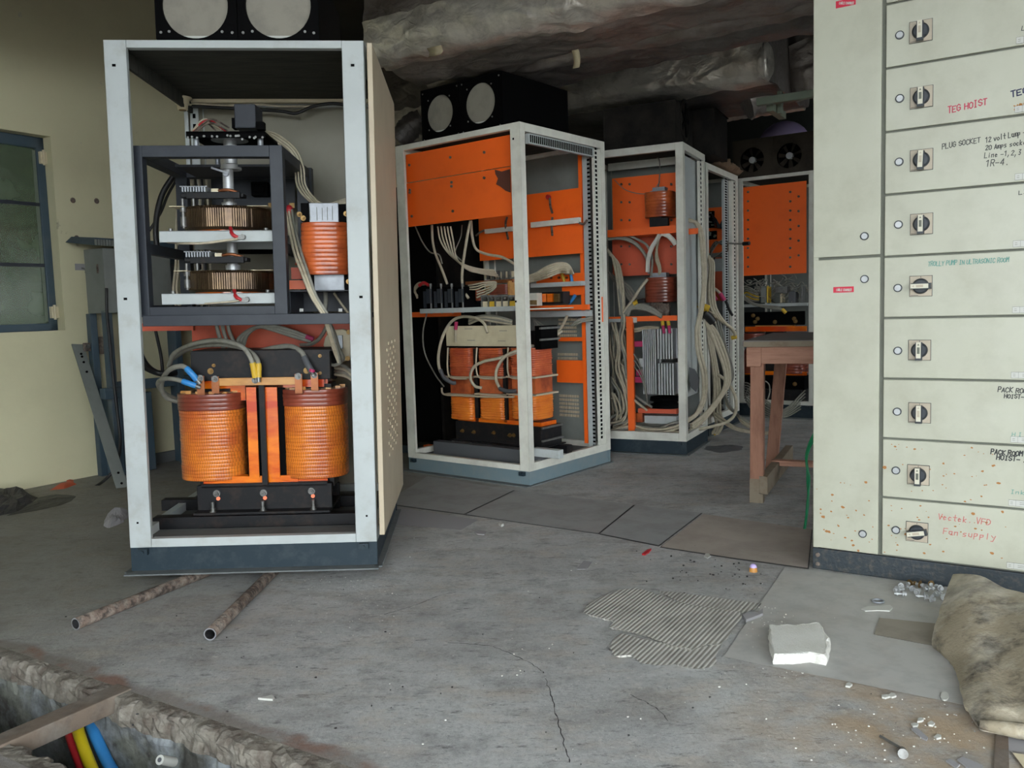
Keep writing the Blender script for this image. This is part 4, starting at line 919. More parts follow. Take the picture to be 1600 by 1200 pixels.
for u0, v0, u1, v1 in ((470,317,484,346),(529,319,548,347),(478,428,491,452),(537,432,553,456)): b = MB(); b.pbox(FA, u0, v0, u1, v1, yc-.04, .08); r.part('clamp', b, M['black'], bev=.002)
for u, v in ((541,334),(545,440),(474,341),(468,335)): b = MB(); bolt(b, FA.px(u,v,yc-.04), (0,-1,0), .010, .03); r.part('bolt', b, M['brass'])
b = MB(); xa, xb = FA.px(458,470,.2).x, FA.px(552,470,.2).x; za, zb2 = FA.px(500,487,.2).z, FA.px(500,454,.2).z
b.box(xa, xb, .12, .42, zb2-.005, zb2); b.box(xa, xa+.005, .12, .42, za, zb2); b.box(xb-.005, xb, .12, .42, za, zb2); b.box(xa, xb, .41, .42, za, zb2); r.part('stand', b, M['darkframe'], bev=.001)
for u in (471, 532): b = MB(); b.pbox(FA, u-3, 482, u+3, 487, .11, .01); r.part('foot_nut', b, M['steel'])
for i, mt in enumerate(('cable','cable','cableg')):
    cable(FA, [(446+i*5,328,.35),(451+i*5,355,.3),(459+i*5.5,392,.2),(471+i*5,425,.1),(486+i*4,462,.06),(504+i*4,492,.05),(512+i*3,515,.1),(522+i*3,548,.22),(529+i,566,.26)], .0062, M[mt], 'thick cream cable slanting down across the orange reactor', 'slanting cables at the reactor')
b = MB(); q = FA.px(452,330,.36); b.sphere((q.x,q.y,q.z), .02, 10, 6, 1.4); solo('sealing_plug', b, M['red'], 'small red cap at the head of the slanting cables', 'plug', FA)
cable(FA, [(508,455,.3),(509,470,.28),(507,489,.25)], .01, M['cableg'], 'short grey cable dropping below the orange reactor')
cable(FA, [(522,458,.3),(533,474,.28),(545,490,.25)], .006, M['cable'], 'thin cream cable slanting below the orange reactor')
b = MB(); b.pbox(FA, 455, 418, 476, 436, .35, .06); q = FA.px(462,414,.35); b.tube(spline([q, q+Vector((.02,0,.03)), q+Vector((.045,0,.02))],5), .005, 6); solo('terminal_block', b, M['orangedull'], 'small brown terminal block left of the reactor foot', 'terminals', FA)
b = MB(); b.pbox(FA, 452, 438, 478, 452, .5, .01); solo('orange_tab', b, M['orange'], 'small orange plate tab below the brown terminal block', 'plate', FA)

# ---------------- the big reactor: two ribbed coils
yc = .44
r = Root('power_reactor', 'large reactor with two ribbed orange coils on a black iron core', 'reactor', FA, (FA.px(412,700,yc).x, yc, FA.px(412,800,.25).z))
hy = .135
for u0, u1, vt, vb in ((286,386,612,752),(443.5,544,605,748)):
    xa, xb = FA.px(u0,690,yc).x, FA.px(u1,690,yc).x; zt_, zb_ = FA.px((u0+u1)/2,vt+4,yc-hy).z, FA.px((u0+u1)/2,vb,yc-hy).z
    b = MB(); b.coil((xa+xb)/2, yc, zb_, zt_-.075, (xb-xa)/2, hy, 2.5, 20, .0026, 64); cl = r.part('coil', b, M['varn'], label='ribbed amber orange coil')
    b = MB(); b.coil((xa+xb)/2, yc, zt_-.075, zt_, (xb-xa)/2+.003, hy+.003, 2.7, 4, .002, 64); r.part('end_band', b, M['varnrd'], parent=cl, label='brown bound upper end of coil')
    b = MB(); b.coil((xa+xb)/2, yc, zt_-.002, zt_+.004, (xb-xa)/2-.03, hy-.03, 2.7, 1, .002, 48); r.part('coil_top', b, M['rag'], parent=cl)
    xm = (xa+xb)/2
    # spacers round the inner edge of the coil
    for k in range(8):
        a = PI + k*PI/7; p = (xm+((xb-xa)/2-.018)*math.cos(a), yc+(hy-.018)*math.sin(a))
        b = MB(); b.box(p[0]-.012, p[0]+.012, p[1]-.01, p[1]+.01, zt_, zt_+random.uniform(.006,.014)); r.part('spacer', b, M['woodstrip'], parent=cl)
ztc = zt_
b = MB(); b.pbox(FA, 298, 549, 516, 594, yc-.11, .03); b.pbox(FA, 298, 547, 517, 551, yc-.11, .26); yk = r.part('upper_yoke', b, M['iron'], bev=.003, label='black upper yoke channel')
b = MB(); b.pbox(FA, 300, 550, 525, 594, yc+.12, .03); r.part('upper_yoke', b, M['iron'], bev=.003)
b = MB(); b.pbox(FA, 318, 560, 512, 625, yc-.06, .12); r.part('core', b, M['fibre'], label='orange varnished core')
for u0, u1 in ((310,362),(466,520)):
    b = MB(); b.pbox(FA, u0, 600, u1, 760, yc-.07, .14); r.part('core_limb', b, M['iron'])
for u, v in ((329,580),(334,571),(479,579),(500,556),(500,583)):
    b = MB(); bolt(b, FA.px(u,v,yc-.11), (0,-1,0), .012 if v in (580,579) else .007, .018); r.part('yoke_bolt', b, M['brass'], parent=yk)
b = MB(); b.pbox(FA, 342, 590, 462, 602, yc-.16, .02); r.part('terminal_bar', b, M['woodstrip'], bev=.001, label='varnished wooden terminal bar')
b = MB(); b.pbox(FA, 318, 594, 506, 606, yc-.1, .05); r.part('packing', b, M['fibre'])
for u0, u1 in ((387,402.5),(411,435)):
    b = MB(); b.pbox(FA, u0, 605, u1, 746, yc-.12, .012); r.part('insulation_board', b, M['fibre'], label='glossy orange insulation board')
b = MB(); b.pbox(FA, 386, 600, 445, 750, yc-.1, .1); r.part('centre_gap', b, M['black'])
p, q = FA.px(404,598,yc-.14), FA.px(410,758,yc-.14); b = MB(); b.box(p.x-.0, p.x+.024, yc-.145, yc-.125, q.z, p.z); r.part('tie_bar', b, M['iron'], bev=.001)
b = MB(); b.pbox(FA, 318, 744, 466, 760, yc-.11, .05); b.pbox(FA, 456, 748, 512, 757, yc-.1, .05); r.part('packing', b, M['fibre'])
b = MB(); b.pbox(FA, 308, 757, 519, 797, yc-.13, .03); zf = FA.px(412,797,yc-.13).z; xa, xb = FA.px(308,797,yc-.13).x, FA.px(519,797,yc-.13).x
b.box(xa, xb, yc-.19, yc+.15, zf-.006, zf+.006); b.pbox(FA, 314, 755, 512, 762, yc-.13, .26); ly = r.part('lower_yoke', b, M['iron'], bev=.003, label='black lower yoke with foot flange')
b = MB(); b.pbox(FA, 311, 757, 530, 797, yc+.12, .03); r.part('lower_yoke', b, M['iron'])
for u, v in ((339,771),(412,770),(487,767)):
    b = MB(); bolt(b, FA.px(u,v,yc-.13), (0,-1,0), .014, .03); r.part('yoke_bolt', b, M['steel'], parent=ly)
    b = MB(); b.cyl(FA.px(u+2,v+8,yc-.13), FA.px(u+2,v+8,yc-.136), .009, 10); r.part('inspection_dot', b, M['orange'], parent=ly, label='orange paint dot')
for u in (333, 411, 490):
    q = FA.px(u,802,yc-.165); b = MB(); b.cyl((q.x,q.y,zf),(q.x,q.y,zf+.008), .016, 12); b.cyl((q.x,q.y,zf+.008),(q.x,q.y,zf+.022), .011, 6); b.cyl((q.x,q.y,zf+.022),(q.x,q.y,zf+.05), .007, 8); r.part('foot_stud', b, M['steel'], parent=ly)
# bent copper terminals
for u, vt, vb in ((313,591,614),(336,592,612),(466,588,612),(491,586,608)):
    p, q = FA.px(u, vt, yc-.165), FA.px(u, vb, yc-.1); hw = .016
    b = MB(); b.box(p.x-hw, p.x+hw, yc-.165, yc-.161, q.z, p.z+.01); b.box(p.x-hw, p.x+hw, yc-.165, yc-.08, q.z-.002, q.z+.003); tp = r.part('terminal', b, M['copper'], label='bent copper terminal')
    b = MB(); bolt(b, (p.x, yc-.165, p.z), (0,-1,0), .013, .026); r.part('terminal_bolt', b, M['steel'], parent=tp)
b = MB(); bolt(b, FA.px(399,594,yc-.16), (0,-1,0), .013, .03); r.part('terminal_bolt', b, M['steel'])
# steel rails it stands on
for u0, v0, u1, v1, y, dy, lab in ((238,803,560,822,.24,.06,'black steel rail under the front foot of the large reactor'),(252,785,556,800,.60,.06,'black steel rail under the rear foot of the large reactor')):
    zt_ = zf-.0075; xa, xb = FA.px(u0,(v0+v1)/2,y).x, FA.px(u1,(v0+v1)/2,y).x
    b = MB(); b.box(xa, xb, y, y+dy, AZB+.013, zt_); solo('support_rail', b, M['iron'], lab, 'rail', FA, bev=.003)
# heavy cables to the terminals
yT = yc-.175
def ended(pts, r_, lab, grp, sl=None, slm=None, mt=None):
    """a thick cable with a coloured sleeve on its last stretch, as one thing"""
    P = spline([FA.px(*p) for p in pts], 8); rt = Root('cable', lab, 'cable', FA, P[0], grp)
    b = MB(); b.tube(P, r_, 9); rt.part('cable_core', b, mt or M['cableg'])
    if sl: b = MB(); b.tube(P[-sl:], r_*1.25, 9); rt.part('sleeve', b, slm)
    b = MB(); b.cyl(P[-1], P[-1]+(P[-1]-P[-3]).normalized()*.02, r_*.9, 8); rt.part('lug', b, M['steel'])
ended([(290,630,.5),(262,622,.48),(252,603,.4),(262,580,.33),(283,572,.28),(296,580,.26),(308,594,yT)], .0115, 'grey cable curling from the left coil to a terminal, upper blue sleeve', None, 12, M['blue'])
ended([(286,628,.55),(258,615,.5),(247,600,.4),(256,592,.32),(275,593,.28),(292,598,.26),(306,603,yT)], .0105, 'grey cable curling from the left coil to a terminal, lower blue sleeve', None, 12, M['blue'])
ended([(264,572,.62),(272,553,.55),(300,538,.45),(340,532,.38),(375,540,.3),(392,560,.26),(399,590,yT)], .011, 'thick grey cable arching over the large reactor to its middle terminal, left of two', None, 7, M['yellow'])
ended([(270,560,.64),(300,543,.55),(345,539,.45),(382,545,.36),(402,562,.28),(404,590,yT)], .011, 'thick grey cable arching over the large reactor to its middle terminal, right of two', None, 7, M['yellow'])
ended([(395,552,.5),(425,544,.44),(452,541,.38),(470,549,.32),(480,568,.28),(488,582,yT)], .0115, 'grey cable arching to the right coil terminal in a dark sleeve', None, 13, M['sleeve'])
b = MB(); q = FA.px(487,581,yT); b.cyl(q, q+Vector((.004,0,.012)), .014, 8); solo('lug_sleeve', b, M['magenta'], 'magenta lug sleeve at the right coil terminal', 'sleeve', FA)
for i in range(3): cable(FA, [(338+i*9,506,.6),(341+i*9,520,.6),(346+i*10,536,.6),(352+i*9,552,.62)], .0095, M['cableg'], 'short thick grey cable dropping behind the cross beam', 'thick cables behind the cross beam')
for i in range(3): cable(FA, [(365+i*7,548,.62),(374+i*6,528-i*2,.6),(395+i*4,513-i,.58),(425,509+i*3,.58),(456,517+i*4,.6),(486,528+i*3,.6)], .009, M['cableg'], 'grey cable arching across the dull orange plate', 'cables arching across the dull orange plate')
b = MB(); q = FA.px(478,526,.6); b.cyl(q, FA.px(490,530,.6), .012, 8); solo('lug_sleeve', b, M['magenta'], 'magenta lug sleeve on the dull orange plate', 'sleeve', FA)
cable(FA, [(515,505,.2),(522,520,.25),(530,545,.3),(536,560,.3),(526,570,.35),(515,569,.4)], .0085, M['cableg'], 'grey cable looping in front of the cream contactor')
cable(FA, [(512,508,.3),(500,528,.4),(485,538,.5),(470,539,.6)], .0085, M['cableg'], 'grey cable leading left from the cream contactor')
for i in range(4): cable(FA, [(524,570+i*5,.5),(538,572+i*5,.45),(548,580+i*4,.4),(556,588+i*4,.4)], .008, M['cable'] if i % 2 else M['cableg'], 'short pale cable behind the right cabinet post', 'short cables behind the right post')
r = Root('contactor', 'cream cast contactor at the right of the dull orange plate', 'contactor', FA, FA.px(526,566,.68))
b = MB(); P = [FA.px(u, v, .66) for u, v in ((508,528),(516,516),(535,514),(548,520),(551,536),(547,560),(534,567),(520,556),(505,540))]
b.add([tuple(p) for p in P]+[(p.x,p.y+.06,p.z) for p in P], [tuple(range(9)), tuple(range(17,8,-1))]+[(i,(i+1)%9,9+(i+1)%9,9+i) for i in range(9)]); r.part('body', b, M['offcard'], bev=.004)
for u, v in ((514,521),(545,519),(543,560),(524,555)): b = MB(); b.cyl(FA.px(u,v,.66), FA.px(u,v,.64), .012, 10); r.part('lug_boss', b, M['brass'])
b = MB(); b.pbox(FA, 527, 524, 535, 545, .64, .03); r.part('coil_window', b, M['alu'])
# left rear black loops seen through the open side
cable(FA, [(218,556,.9),(225,572,.95),(245,582,1.0),(262,583,1.0)], .016, M['cabled'], 'thick black cable loop low at the open left side')

# ================================================================== cabinet B: middle, turned to the left
FB = Fr(.0921, 5.1581, -.678); BW, BD, BZB, BZT = 1.0575, .9279, .0899, 2.1895
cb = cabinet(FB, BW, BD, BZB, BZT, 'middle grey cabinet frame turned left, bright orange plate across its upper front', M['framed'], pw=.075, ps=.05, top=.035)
for u, v in ((812,217),(816,471)): q = FB.px(u-10, v, 0); holes(cb, [(q.x,0,q.z)], .006, .006, 'y')
fp = MB(); fp.pbox(FB, 634, 273.5, 799, 345.5, .07, .004); pl = cb.part('front_plate', fp, M['orange'], bev=.001, label='bright orange front plate')
fp = MB(); fp.pbox(FB, 634, 226, 798, 272.5, .068, .004); pl2 = cb.part('front_plate', fp, M['orange'], bev=.001, label='bright orange front plate')
for u, v in ((640,258),(704,246),(641,297),(641,301),(706,285),(706,291),(644,338),(708,330),(757,238),(757,278)):
    b = MB(); p = FB.px(u,v,.066); b.cyl(p, p+Vector((0,-.007,0)), .009, 8); cb.part('screw', b, M['rust'], parent=pl)
P = [FB.px(u,v,.0655) for u, v in ((773,265),(784,268),(797,264),(798,301),(790,298),(781,291),(775,288),(778,279),(774,272))]
b = MB(); b.add([tuple(p) for p in P], [tuple(range(9))]); cb.part('peeled_patch', b, M['brownpatch'], parent=pl, label='bare brown patch where the orange is gone')
bp = MB(); q0 = FB.px(748,360,.76); q1 = FB.px(909,345,.76); bp.box(q0.x, q1.x, .76, .764, FB.px(866,399,.76).z, FB.px(866,298.5,.76).z); cbp = cb.part('mounting_plate', bp, M['orange'], bev=.001, label='orange inner mounting plate')
b = MB(); b.pbox(FB, 829, 343.5, 904, 352, .70, .03); b.pbox(FB, 757, 356, 800, 363, .70, .03); cb.part('cable_trunking', b, M['framed'], parent=cbp)
for pts in (((859,310,.72),(860,322,.70),(863,333,.73)),((863,340,.74),(862,352,.72),(863,368,.75)),((792,340,.74),(790,352,.70),(794,374,.75)),((744,368,.72),(750,363,.70),(757,360,.71)),((904,348,.71),(912,350,.73),(917,344,.76))):
    cable(FB, pts, .008, M['rust'], 'short brown lead looped on the orange mounting plate of the middle cabinet', 'leads on the orange mounting plate')
b = MB(); p = FB.px(858,308,.75); b.cyl(p, p+Vector((0,-.02,0)), .016, 9); cb.part('gland', b, M['red'], parent=cbp)
def pstrip(root, F, u0, v0, u1, v1, yl, dy, mt, name, **k): b = MB(); b.pbox(F, u0, v0, u1, v1, yl, dy); return root.part(name, b, mt, **k)
pstrip(cb, FB, 908, 240, 913, 692, .80, .03, M['orange'], 'orange_upright')
ts = pstrip(cb, FB, 914.5, 243, 922, 700, .80, .03, M['frame'], 'slotted_strip')
p0, p1 = FB.px(918,250,.799), FB.px(918,695,.799); holes(cb, [(p0.x+.004, .7985, p1.z+(p0.z-p1.z)*i/70) for i in range(71)], .010, .006, 'y', ts, 'slots')
b = MB(); b.box(-.022, -.006, .80, .885, BZB+.05, BZT-.06); hs = cb.part('hole_strip', b, M['framed'])
holes(cb, [(-.0055, .825, BZB+.1+i*.029) for i in range(68)], .011, .009, 'x', hs)
b = MB(); b.box(-.03, -.004, .09, .80, BZT-.115, BZT-.055); tr = cb.part('slotted_trunking', b, M['frame'])
holes(cb, [(-.0035, .11+i*.0195, BZT-.085) for i in range(35)], .006, .022, 'x', tr, 'slots')
pstrip(cb, FB, 656, 480.5, 802, 488, .10, .04, M['frame'], 'shelf_rail'); pstrip(cb, FB, 643, 487, 716, 495, .36, .03, M['orange'], 'shelf_rail')
pstrip(cb, FB, 827, 486, 922, 495, .72, .03, M['frame'], 'shelf_rail'); b = MB(); p0, p1 = FB.px(827,484,.55), FB.px(915,481,.72)
b.pbox(FB, 827, 477, 918, 485, .66, .03); cb.part('shelf_rail', b, M['orange']); pstrip(cb, FB, 932, 464, 941, 503, .86, .01, M['orange'], 'orange_tab')
b = MB(); b.box(-BW+.09, -.1, .14, .76, FB.px(730,484,.1).z-.012, FB.px(730,484,.1).z-.004); cb.part('shelf_plate', b, M['framed'])
SZ = FB.px(730,484,.1).z
pstrip(cb, FB, 870, 563, 914, 598, .82, .01, M['orange'], 'orange_plate'); pstrip(cb, FB, 873, 527, 914, 533, .82, .01, M['orange'], 'orange_plate')
for u0, v0, u1, v1 in ((873,494,902,526),(872,549,904,562),(874,608,906,652)):
    b = MB(); p0, p1 = FB.px(u0,v0,.918), FB.px(u1,v1,.918); nx = 9
    for i in range(nx):
        for j in range(int((p0.z-p1.z)/.028)): b.box(p0.x+(p1.x-p0.x)*i/nx, p0.x+(p1.x-p0.x)*(i+.72)/nx, .912, .922, p1.z+j*.028, p1.z+j*.028+.017)
    cb.part('vent_slots', b, M['cream'], kind='stuff')
# fan box
z0 = BZT+.002; zt_ = FB.px(785,110,.1).z
c1, c2 = FB.px(687,177,.1), FB.px(750,161,.1)
fanbox(FB, FB.px(659,180,.1).x, FB.px(785,150,.1).x, .1, .80, z0, zt_, 'black twin fan box with pale round screens on the middle cabinet', [(c1.x,c1.z,.118),(c2.x,c2.z,.124)])
# shelf equipment
for i in range(4):
    u = 661+i*16.6; r = Root('contact_block', ['leftmost of four black contact blocks on the shelf of the middle cabinet','second from the left of four black contact blocks on the middle cabinet shelf','third from the left of four black contact blocks on the middle cabinet shelf','rightmost of four black contact blocks on the shelf of the middle cabinet'][i], 'contact block', FB, (FB.px(u+8,480,.14).x,.2,SZ), 'black contact blocks')
    xa, xb = FB.px(u,462,.14).x, FB.px(u+15,462,.14).x; zt_ = FB.px(u+8,448,.14).z
    b = MB(); b.box(xa, xb, .14, .3, SZ, zt_); bb = r.part('block', b, M['black'], bev=.004)
    b = MB(); b.box(xa+.008, xa+.03, .132, .14, SZ+.02, zt_-.03); b.box(xa+.04, xb-.006, .13, .14, SZ+.05, zt_-.015); r.part('arc_cover', b, M['darkframe'], parent=bb)
    b = MB(); b.cyl((xb-.012,.135,SZ-.02),(xb-.012,.135,zt_), .006, 8); b.cyl((xb-.012,.135,zt_),(xb-.012,.135,zt_+.02), .009, 6); r.part('terminal_stud', b, M['steel'], parent=bb)
for i in range(5):
    u = 753+i*10.5; r = Root('fuse_holder', 'fuse holder with brass clips in the row at the middle of the shelf', 'fuse holder', FB, (FB.px(u+5,479,.12).x,.16,SZ), 'fuse holders in the middle cabinet')
    xa, xb = FB.px(u,470,.12).x, FB.px(u+8.5,470,.12).x; zt_ = FB.px(u+4,461,.12).z
    b = MB(); b.box(xa, xb, .12, .2, SZ, SZ+(zt_-SZ)*.55); r.part('base', b, M['yellow'] if i in (1,4) else M['offcard'], bev=.002)
    b = MB(); b.box(xa, xa+.006, .11, .2, SZ, zt_); b.box(xb-.006, xb, .13, .2, SZ, zt_-.01); b.cyl(((xa+xb)/2,.12,zt_-.02),((xa+xb)/2,.2,zt_-.02), .009, 8); r.part('clip', b, M['steel'])
def pcoil(F, u0, v0, u1, v1, yl, hy, turns, mt, name, label, cat='coil', horiz=False, e=3.2):
    xa, xb = F.px(u0,(v0+v1)/2,yl).x, F.px(u1,(v0+v1)/2,yl).x; z1_, z0_ = F.px((u0+u1)/2,v0,yl-hy).z, F.px((u0+u1)/2,v1,yl-hy).z
    r = Root(name, label, cat, F, ((xa+xb)/2, yl, z0_)); b = MB(); b.coil((xa+xb)/2, yl, z0_, z1_, (xb-xa)/2, hy, e, turns, .002); r.part('winding', b, mt); return r, xa, xb, z0_, z1_
r, xa, xb, z0_, z1_ = pcoil(FB, 769, 444, 801, 460, .3, .06, 6, M['varnrd'], 'small_coil', 'dark red coil with pale ends above the fuse row of the middle cabinet')
for x in (xa-.012, xb): b = MB(); b.box(x, x+.012, .25, .35, z0_-.01, z1_+.02); r.part('end_plate', b, M['woodstrip'])
r, xa, xb, z0_, z1_ = pcoil(FB, 734, 452, 758, 470, .3, .05, 5, M['varnr'], 'small_coil', 'orange brown coil behind the black contact blocks')
b = MB(); b.box(xa, xb, .26, .34, z0_-.01, z0_); r.part('end_plate', b, M['iron'])
b = MB(); b.pbox(FB, 727, 438, 801, 443, .28, .05); solo('bus_bar', b, M['copper'], 'brown bus bar above the coils on the middle cabinet shelf', 'bus bar', FB)
r = Root('connector_strip', 'cream connector strip with steel clamps under the orange mounting plate', 'connector', FB, FB.px(785,435,.5))
b = MB(); b.pbox(FB, 757, 425, 803, 434, .5, .05); r.part('strip', b, M['offcard'], bev=.002)
for u in (762,770,778,786,795): b = MB(); b.pbox(FB, u-2, 423, u+2, 437, .485, .015); r.part('clamp', b, M['steel'])
r = Root('bracket_plate', 'orange slotted bracket with bolts at the right of the middle cabinet shelf', 'bracket', FB, FB.px(875,460,.78))
b = MB(); b.pbox(FB, 838, 428, 913, 442, .78, .006); b.pbox(FB, 878, 447, 913, 461, .78, .006); r.part('plate', b, M['orange'], bev=.001)
for u in (851,862,874,886): b = MB(); p = FB.px(u,434,.775); b.cyl(p, p+Vector((0,-.012,0)), .009, 6); r.part('bolt', b, M['copper'])
b = MB(); b.pbox(FB, 829, 441, 907, 448, .70, .06); solo('grey_tray', b, M['frame'], 'narrow grey tray ending in a rusty clip, right side of the middle shelf', 'tray', FB, bev=.001)
r = Root('small_transformer', 'small transformer with gold and orange windings on the right of the middle shelf', 'transformer', FB, FB.px(860,475,.62))
b = MB(); b.pbox(FB, 842, 456, 880, 475, .64, .08); r.part('core', b, M['iron'], bev=.002)
b = MB(); b.pbox(FB, 845, 459, 853, 472, .62, .02); b.pbox(FB, 855, 459, 863, 472, .615, .03); r.part('coil', b, M['fibre'])
b = MB(); b.pbox(FB, 865, 459, 872, 472, .615, .03); r.part('brass_cover', b, M['brass'])
r = Root('relay_block', 'grey relay block with brass screws right of the corner post', 'relay', FB, FB.px(833,478,.55))
b = MB(); b.pbox(FB, 826, 458, 839, 478, .56, .06); r.part('body', b, M['framed'], bev=.002)
for k in range(6): b = MB(); p = FB.px(828+k*2,476,.55); b.cyl(p, p+Vector((0,0,.03)), .004, 6); r.part('screw', b, M['brass'])
# three phase transformer
yF = .24
r = Root('three_phase_transformer', 'three phase transformer with rust orange coils and a cream top board', 'transformer', FB, (FB.px(765,690,yF).x, yF+.15, BZB+.09))
cols = [(700,737),(746,786),(796,838)]; sideU = 871
xr = FB.px(838,565,yF).x; dep = max(.18, min(.34, FB.sx(871,568,xr).y - yF))
hy = dep/2; yc = yF+hy
for i, (u0, u1) in enumerate(cols):
    xa, xb = FB.px(u0,565,yF+.02).x, FB.px(u1,565,yF+.02).x
    for vt, vb, mt in ((544,588,'varnb'),(618,656,'varna')):
        um = (u0+u1)/2; z1_, z0_ = FB.px(um,vt,yF).z, FB.px(um,vb,yF).z
        b = MB(); b.coil((xa+xb)/2, yc, z0_, z1_, (xb-xa)/2, hy, 4.5, 13 if vt < 600 else 10, .005, 44, .34); r.part('coil', b, M[mt], label='rust orange ribbed coil' if vt < 600 else 'amber ribbed coil')
    zt_, zb_ = FB.px((u0+u1)/2,588,yF).z, FB.px((u0+u1)/2,618,yF).z
    b = MB(); b.box(xa+.015, xb-.015, yF+.02, yF+dep-.02, zb_, zt_); r.part('packing', b, M['varnr'])
    b = MB()
    for zz in (zt_-.012, zb_+.0): b.box(xa-.012, xb+.012, yF-.01, yF+dep+.01, zz, zz+.012)
    r.part('frame_strap', b, M['cream'], bev=.002)
xa, xb = FB.px(697,525,yF-.03).x, FB.px(806,525,yF-.03).x
b = MB(); b.box(xa, xb+.1, yF-.03, yF-.005, FB.px(750,541,yF-.03).z, FB.px(750,509,yF-.03).z); tb = r.part('top_board', b, M['offcard'], bev=.002, label='cream top board with faded print')
b = MB()
for u, v in ((726,513),(780,516),(730,531),(778,532)): b.pbox(FB, u, v, u+12, v+1.6, yF-.031, .001)
r.part('print', b, M['beige'], parent=tb)
b = MB(); b.box(xa+.02, xr+.02, yc-.05, yc+.05, FB.px(750,545,yF).z, FB.px(750,518,yF).z); uc = r.part('upper_core', b, M['iron'])
b = MB(); b.box(xr-.02, xr+.03, yF+.02, yF+dep-.03, FB.sx(846,546,xr+.03).z, FB.sx(846,509,xr+.03).z); r.part('core_end', b, M['black'], bev=.002)
for v in (513, 531):
    q = FB.sx(846,v,xr+.03); b = MB(); b.bar((xr+.036,yF+.0,q.z),(xr+.036,yF+dep-.02,q.z), .012, .012); r.part('clamp_rod', b, M['steel'], parent=uc)
zyt, zyb = FB.px(757,661,yF).z, FB.px(757,691,yF).z
b = MB(); b.box(xa+.03, xr+.02, yF+.0, yF+dep, zyb, zyt); b.box(xa+.0, xr+.04, yF-.04, yF+dep+.02, zyb-.004, zyb+.004); yk = r.part('lower_yoke', b, M['iron'], bev=.002)
b = MB(); b.box(xa+.03, xr, yF+.03, yF+dep-.03, zyt, FB.px(757,655,yF).z); r.part('packing', b, M['fibre'])
for u, v in ((723,673),(741,675),(772,676),(797,680),(803,680)): b = MB(); bolt(b, FB.px(u,v,yF), (0,-1,0), .012, .025); r.part('bolt', b, M['brass'], parent=yk)
for v in (668,688):
    q = FB.sx(852,v,xr+.02); b = MB(); b.bar((xr+.028,yF+.0,q.z),(xr+.028,yF+dep,q.z), .012, .012); r.part('clamp_rod', b, M['steel'], parent=yk)
for x0 in (741, 786):
    b = MB(); b.pbox(FB, x0, 545, x0+5, 660, yF+.03, .02); r.part('tie_bar', b, M['iron'])
for i, (u0, v0, u1, v1, y, mt, lab) in enumerate(((677,683,808,698,yF-.10,'sleeve','dark rail under the front of the three phase transformer'),(836,690,908,700,yF+dep-.06,'iron','dark rail under the rear of the three phase transformer'))):
    xa_, xb_ = FB.px(u0,(v0+v1)/2,y).x, FB.px(u1,(v0+v1)/2,y).x; b = MB(); b.box(xa_, xr+.1, y, y+.06, BZB+.013, zyb-.005); solo('support_rail', b, M[mt], lab, 'rail', FB, bev=.002)
b = MB(); b.pbox(FB, 832, 702, 873, 715, .10, .05); solo('loose_channel', b, M['frame'], 'short grey channel lying in the bottom of the middle cabinet', 'channel', FB, bev=.002)
b = MB(); b.pbox(FB, 662, 697, 692, 705, .3, .05); solo('orange_offcut', b, M['orange'], 'orange angle offcut lying in the bottom left of the middle cabinet', 'bracket', FB)
# cables of cabinet B
cg = M['cableg']; cc = M['cable']; G1 = 'cables hanging under the orange front plate'
cable(FB, [(649,354,.3),(660,378,.28),(672,394,.25),(686,398,.25),(691,412,.25)], .005, cg, 'thin grey lead swinging under the orange front plate at left')
cable(FB, [(675,352,.25),(676,375,.24),(680,395,.22),(690,420,.2),(699,444,.2)], .009, cc, 'cream cable dropping from the orange front plate to the contact blocks')
for i in range(5): cable(FB, [(684+i*5,354,.22),(688+i*5,375,.22),(701+i*3.2,396+i*2,.25),(722+i*2,412+i*2.2,.32),(748,420+i*1.6,.4),(772+i*2,422+i*2.6,.46)], .0058, cc, 'cream cable fanning from the front plate down to the connector strip', G1)
cable(FB, [(735,345,.25),(730,370,.24),(725,402,.22),(722,430,.18),(724,452,.16),(732,466,.16)], .0095, cc, 'cream cable dropping nearly straight beside the small coils')
cable(FB, [(736,345,.35),(738,370,.35),(744,389,.37),(760,397,.4),(785,402,.42),(806,414,.42)], .0095, cc, 'cream cable sweeping right below the orange mounting plate')
cable(FB, [(722,352,.4),(720,370,.36),(712,390,.33),(712,398,.32),(722,408,.35)], .004, cg, 'thin grey lead tied to the cream fan of cables')
for i in range(6): cable(FB, [(815,433+i*2,.5),(835,428+i*2.2,.52+.02*i),(856,416+i*3.4,.55),(874,411+i*3,.6),(888,414+i*2.4,.66-.02*i),(896-i*2.4,428,.72)], .0068, cc, 'cream cable arching right of the corner post to the bracket', 'cables arching right of the corner post')
for u, mt, lab in ((868,'yellow','yellow'),(880,'blue','blue'),(887,'blue','blue')): pass
cable(FB, [(868,418,.74),(876,424,.75),(882,440,.76)], .011, M['yellow'], 'yellow sleeved cable end behind the orange bracket')
cable(FB, [(880,416,.74),(890,424,.75),(894,440,.76)], .011, M['blue'], 'blue sleeved cable end behind the orange bracket')
cable(FB, [(899,461,.76),(893,470,.76),(888,474,.75)], .012, M['blue'], 'blue sleeved cable below the orange bracket')
for i in range(3): cable(FB, [(732,446+i*3,.2),(744,444+i*4,.18),(758,441+i*3,.2),(775,441+i*2,.24),(768,448+i*3.4,.22),(745,456+i*4.4,.19)], .0055, cc, 'cream cable looped over the fuse holders', 'loops over the fuse holders')
for i in range(3): cable(FB, [(652,462+i*2,.25),(648,455-i*2,.22),(655,446-i*2,.2),(668,444,.2)], .007, cc, 'cream cable looping at the left end of the contact blocks', 'loops at the contact blocks')
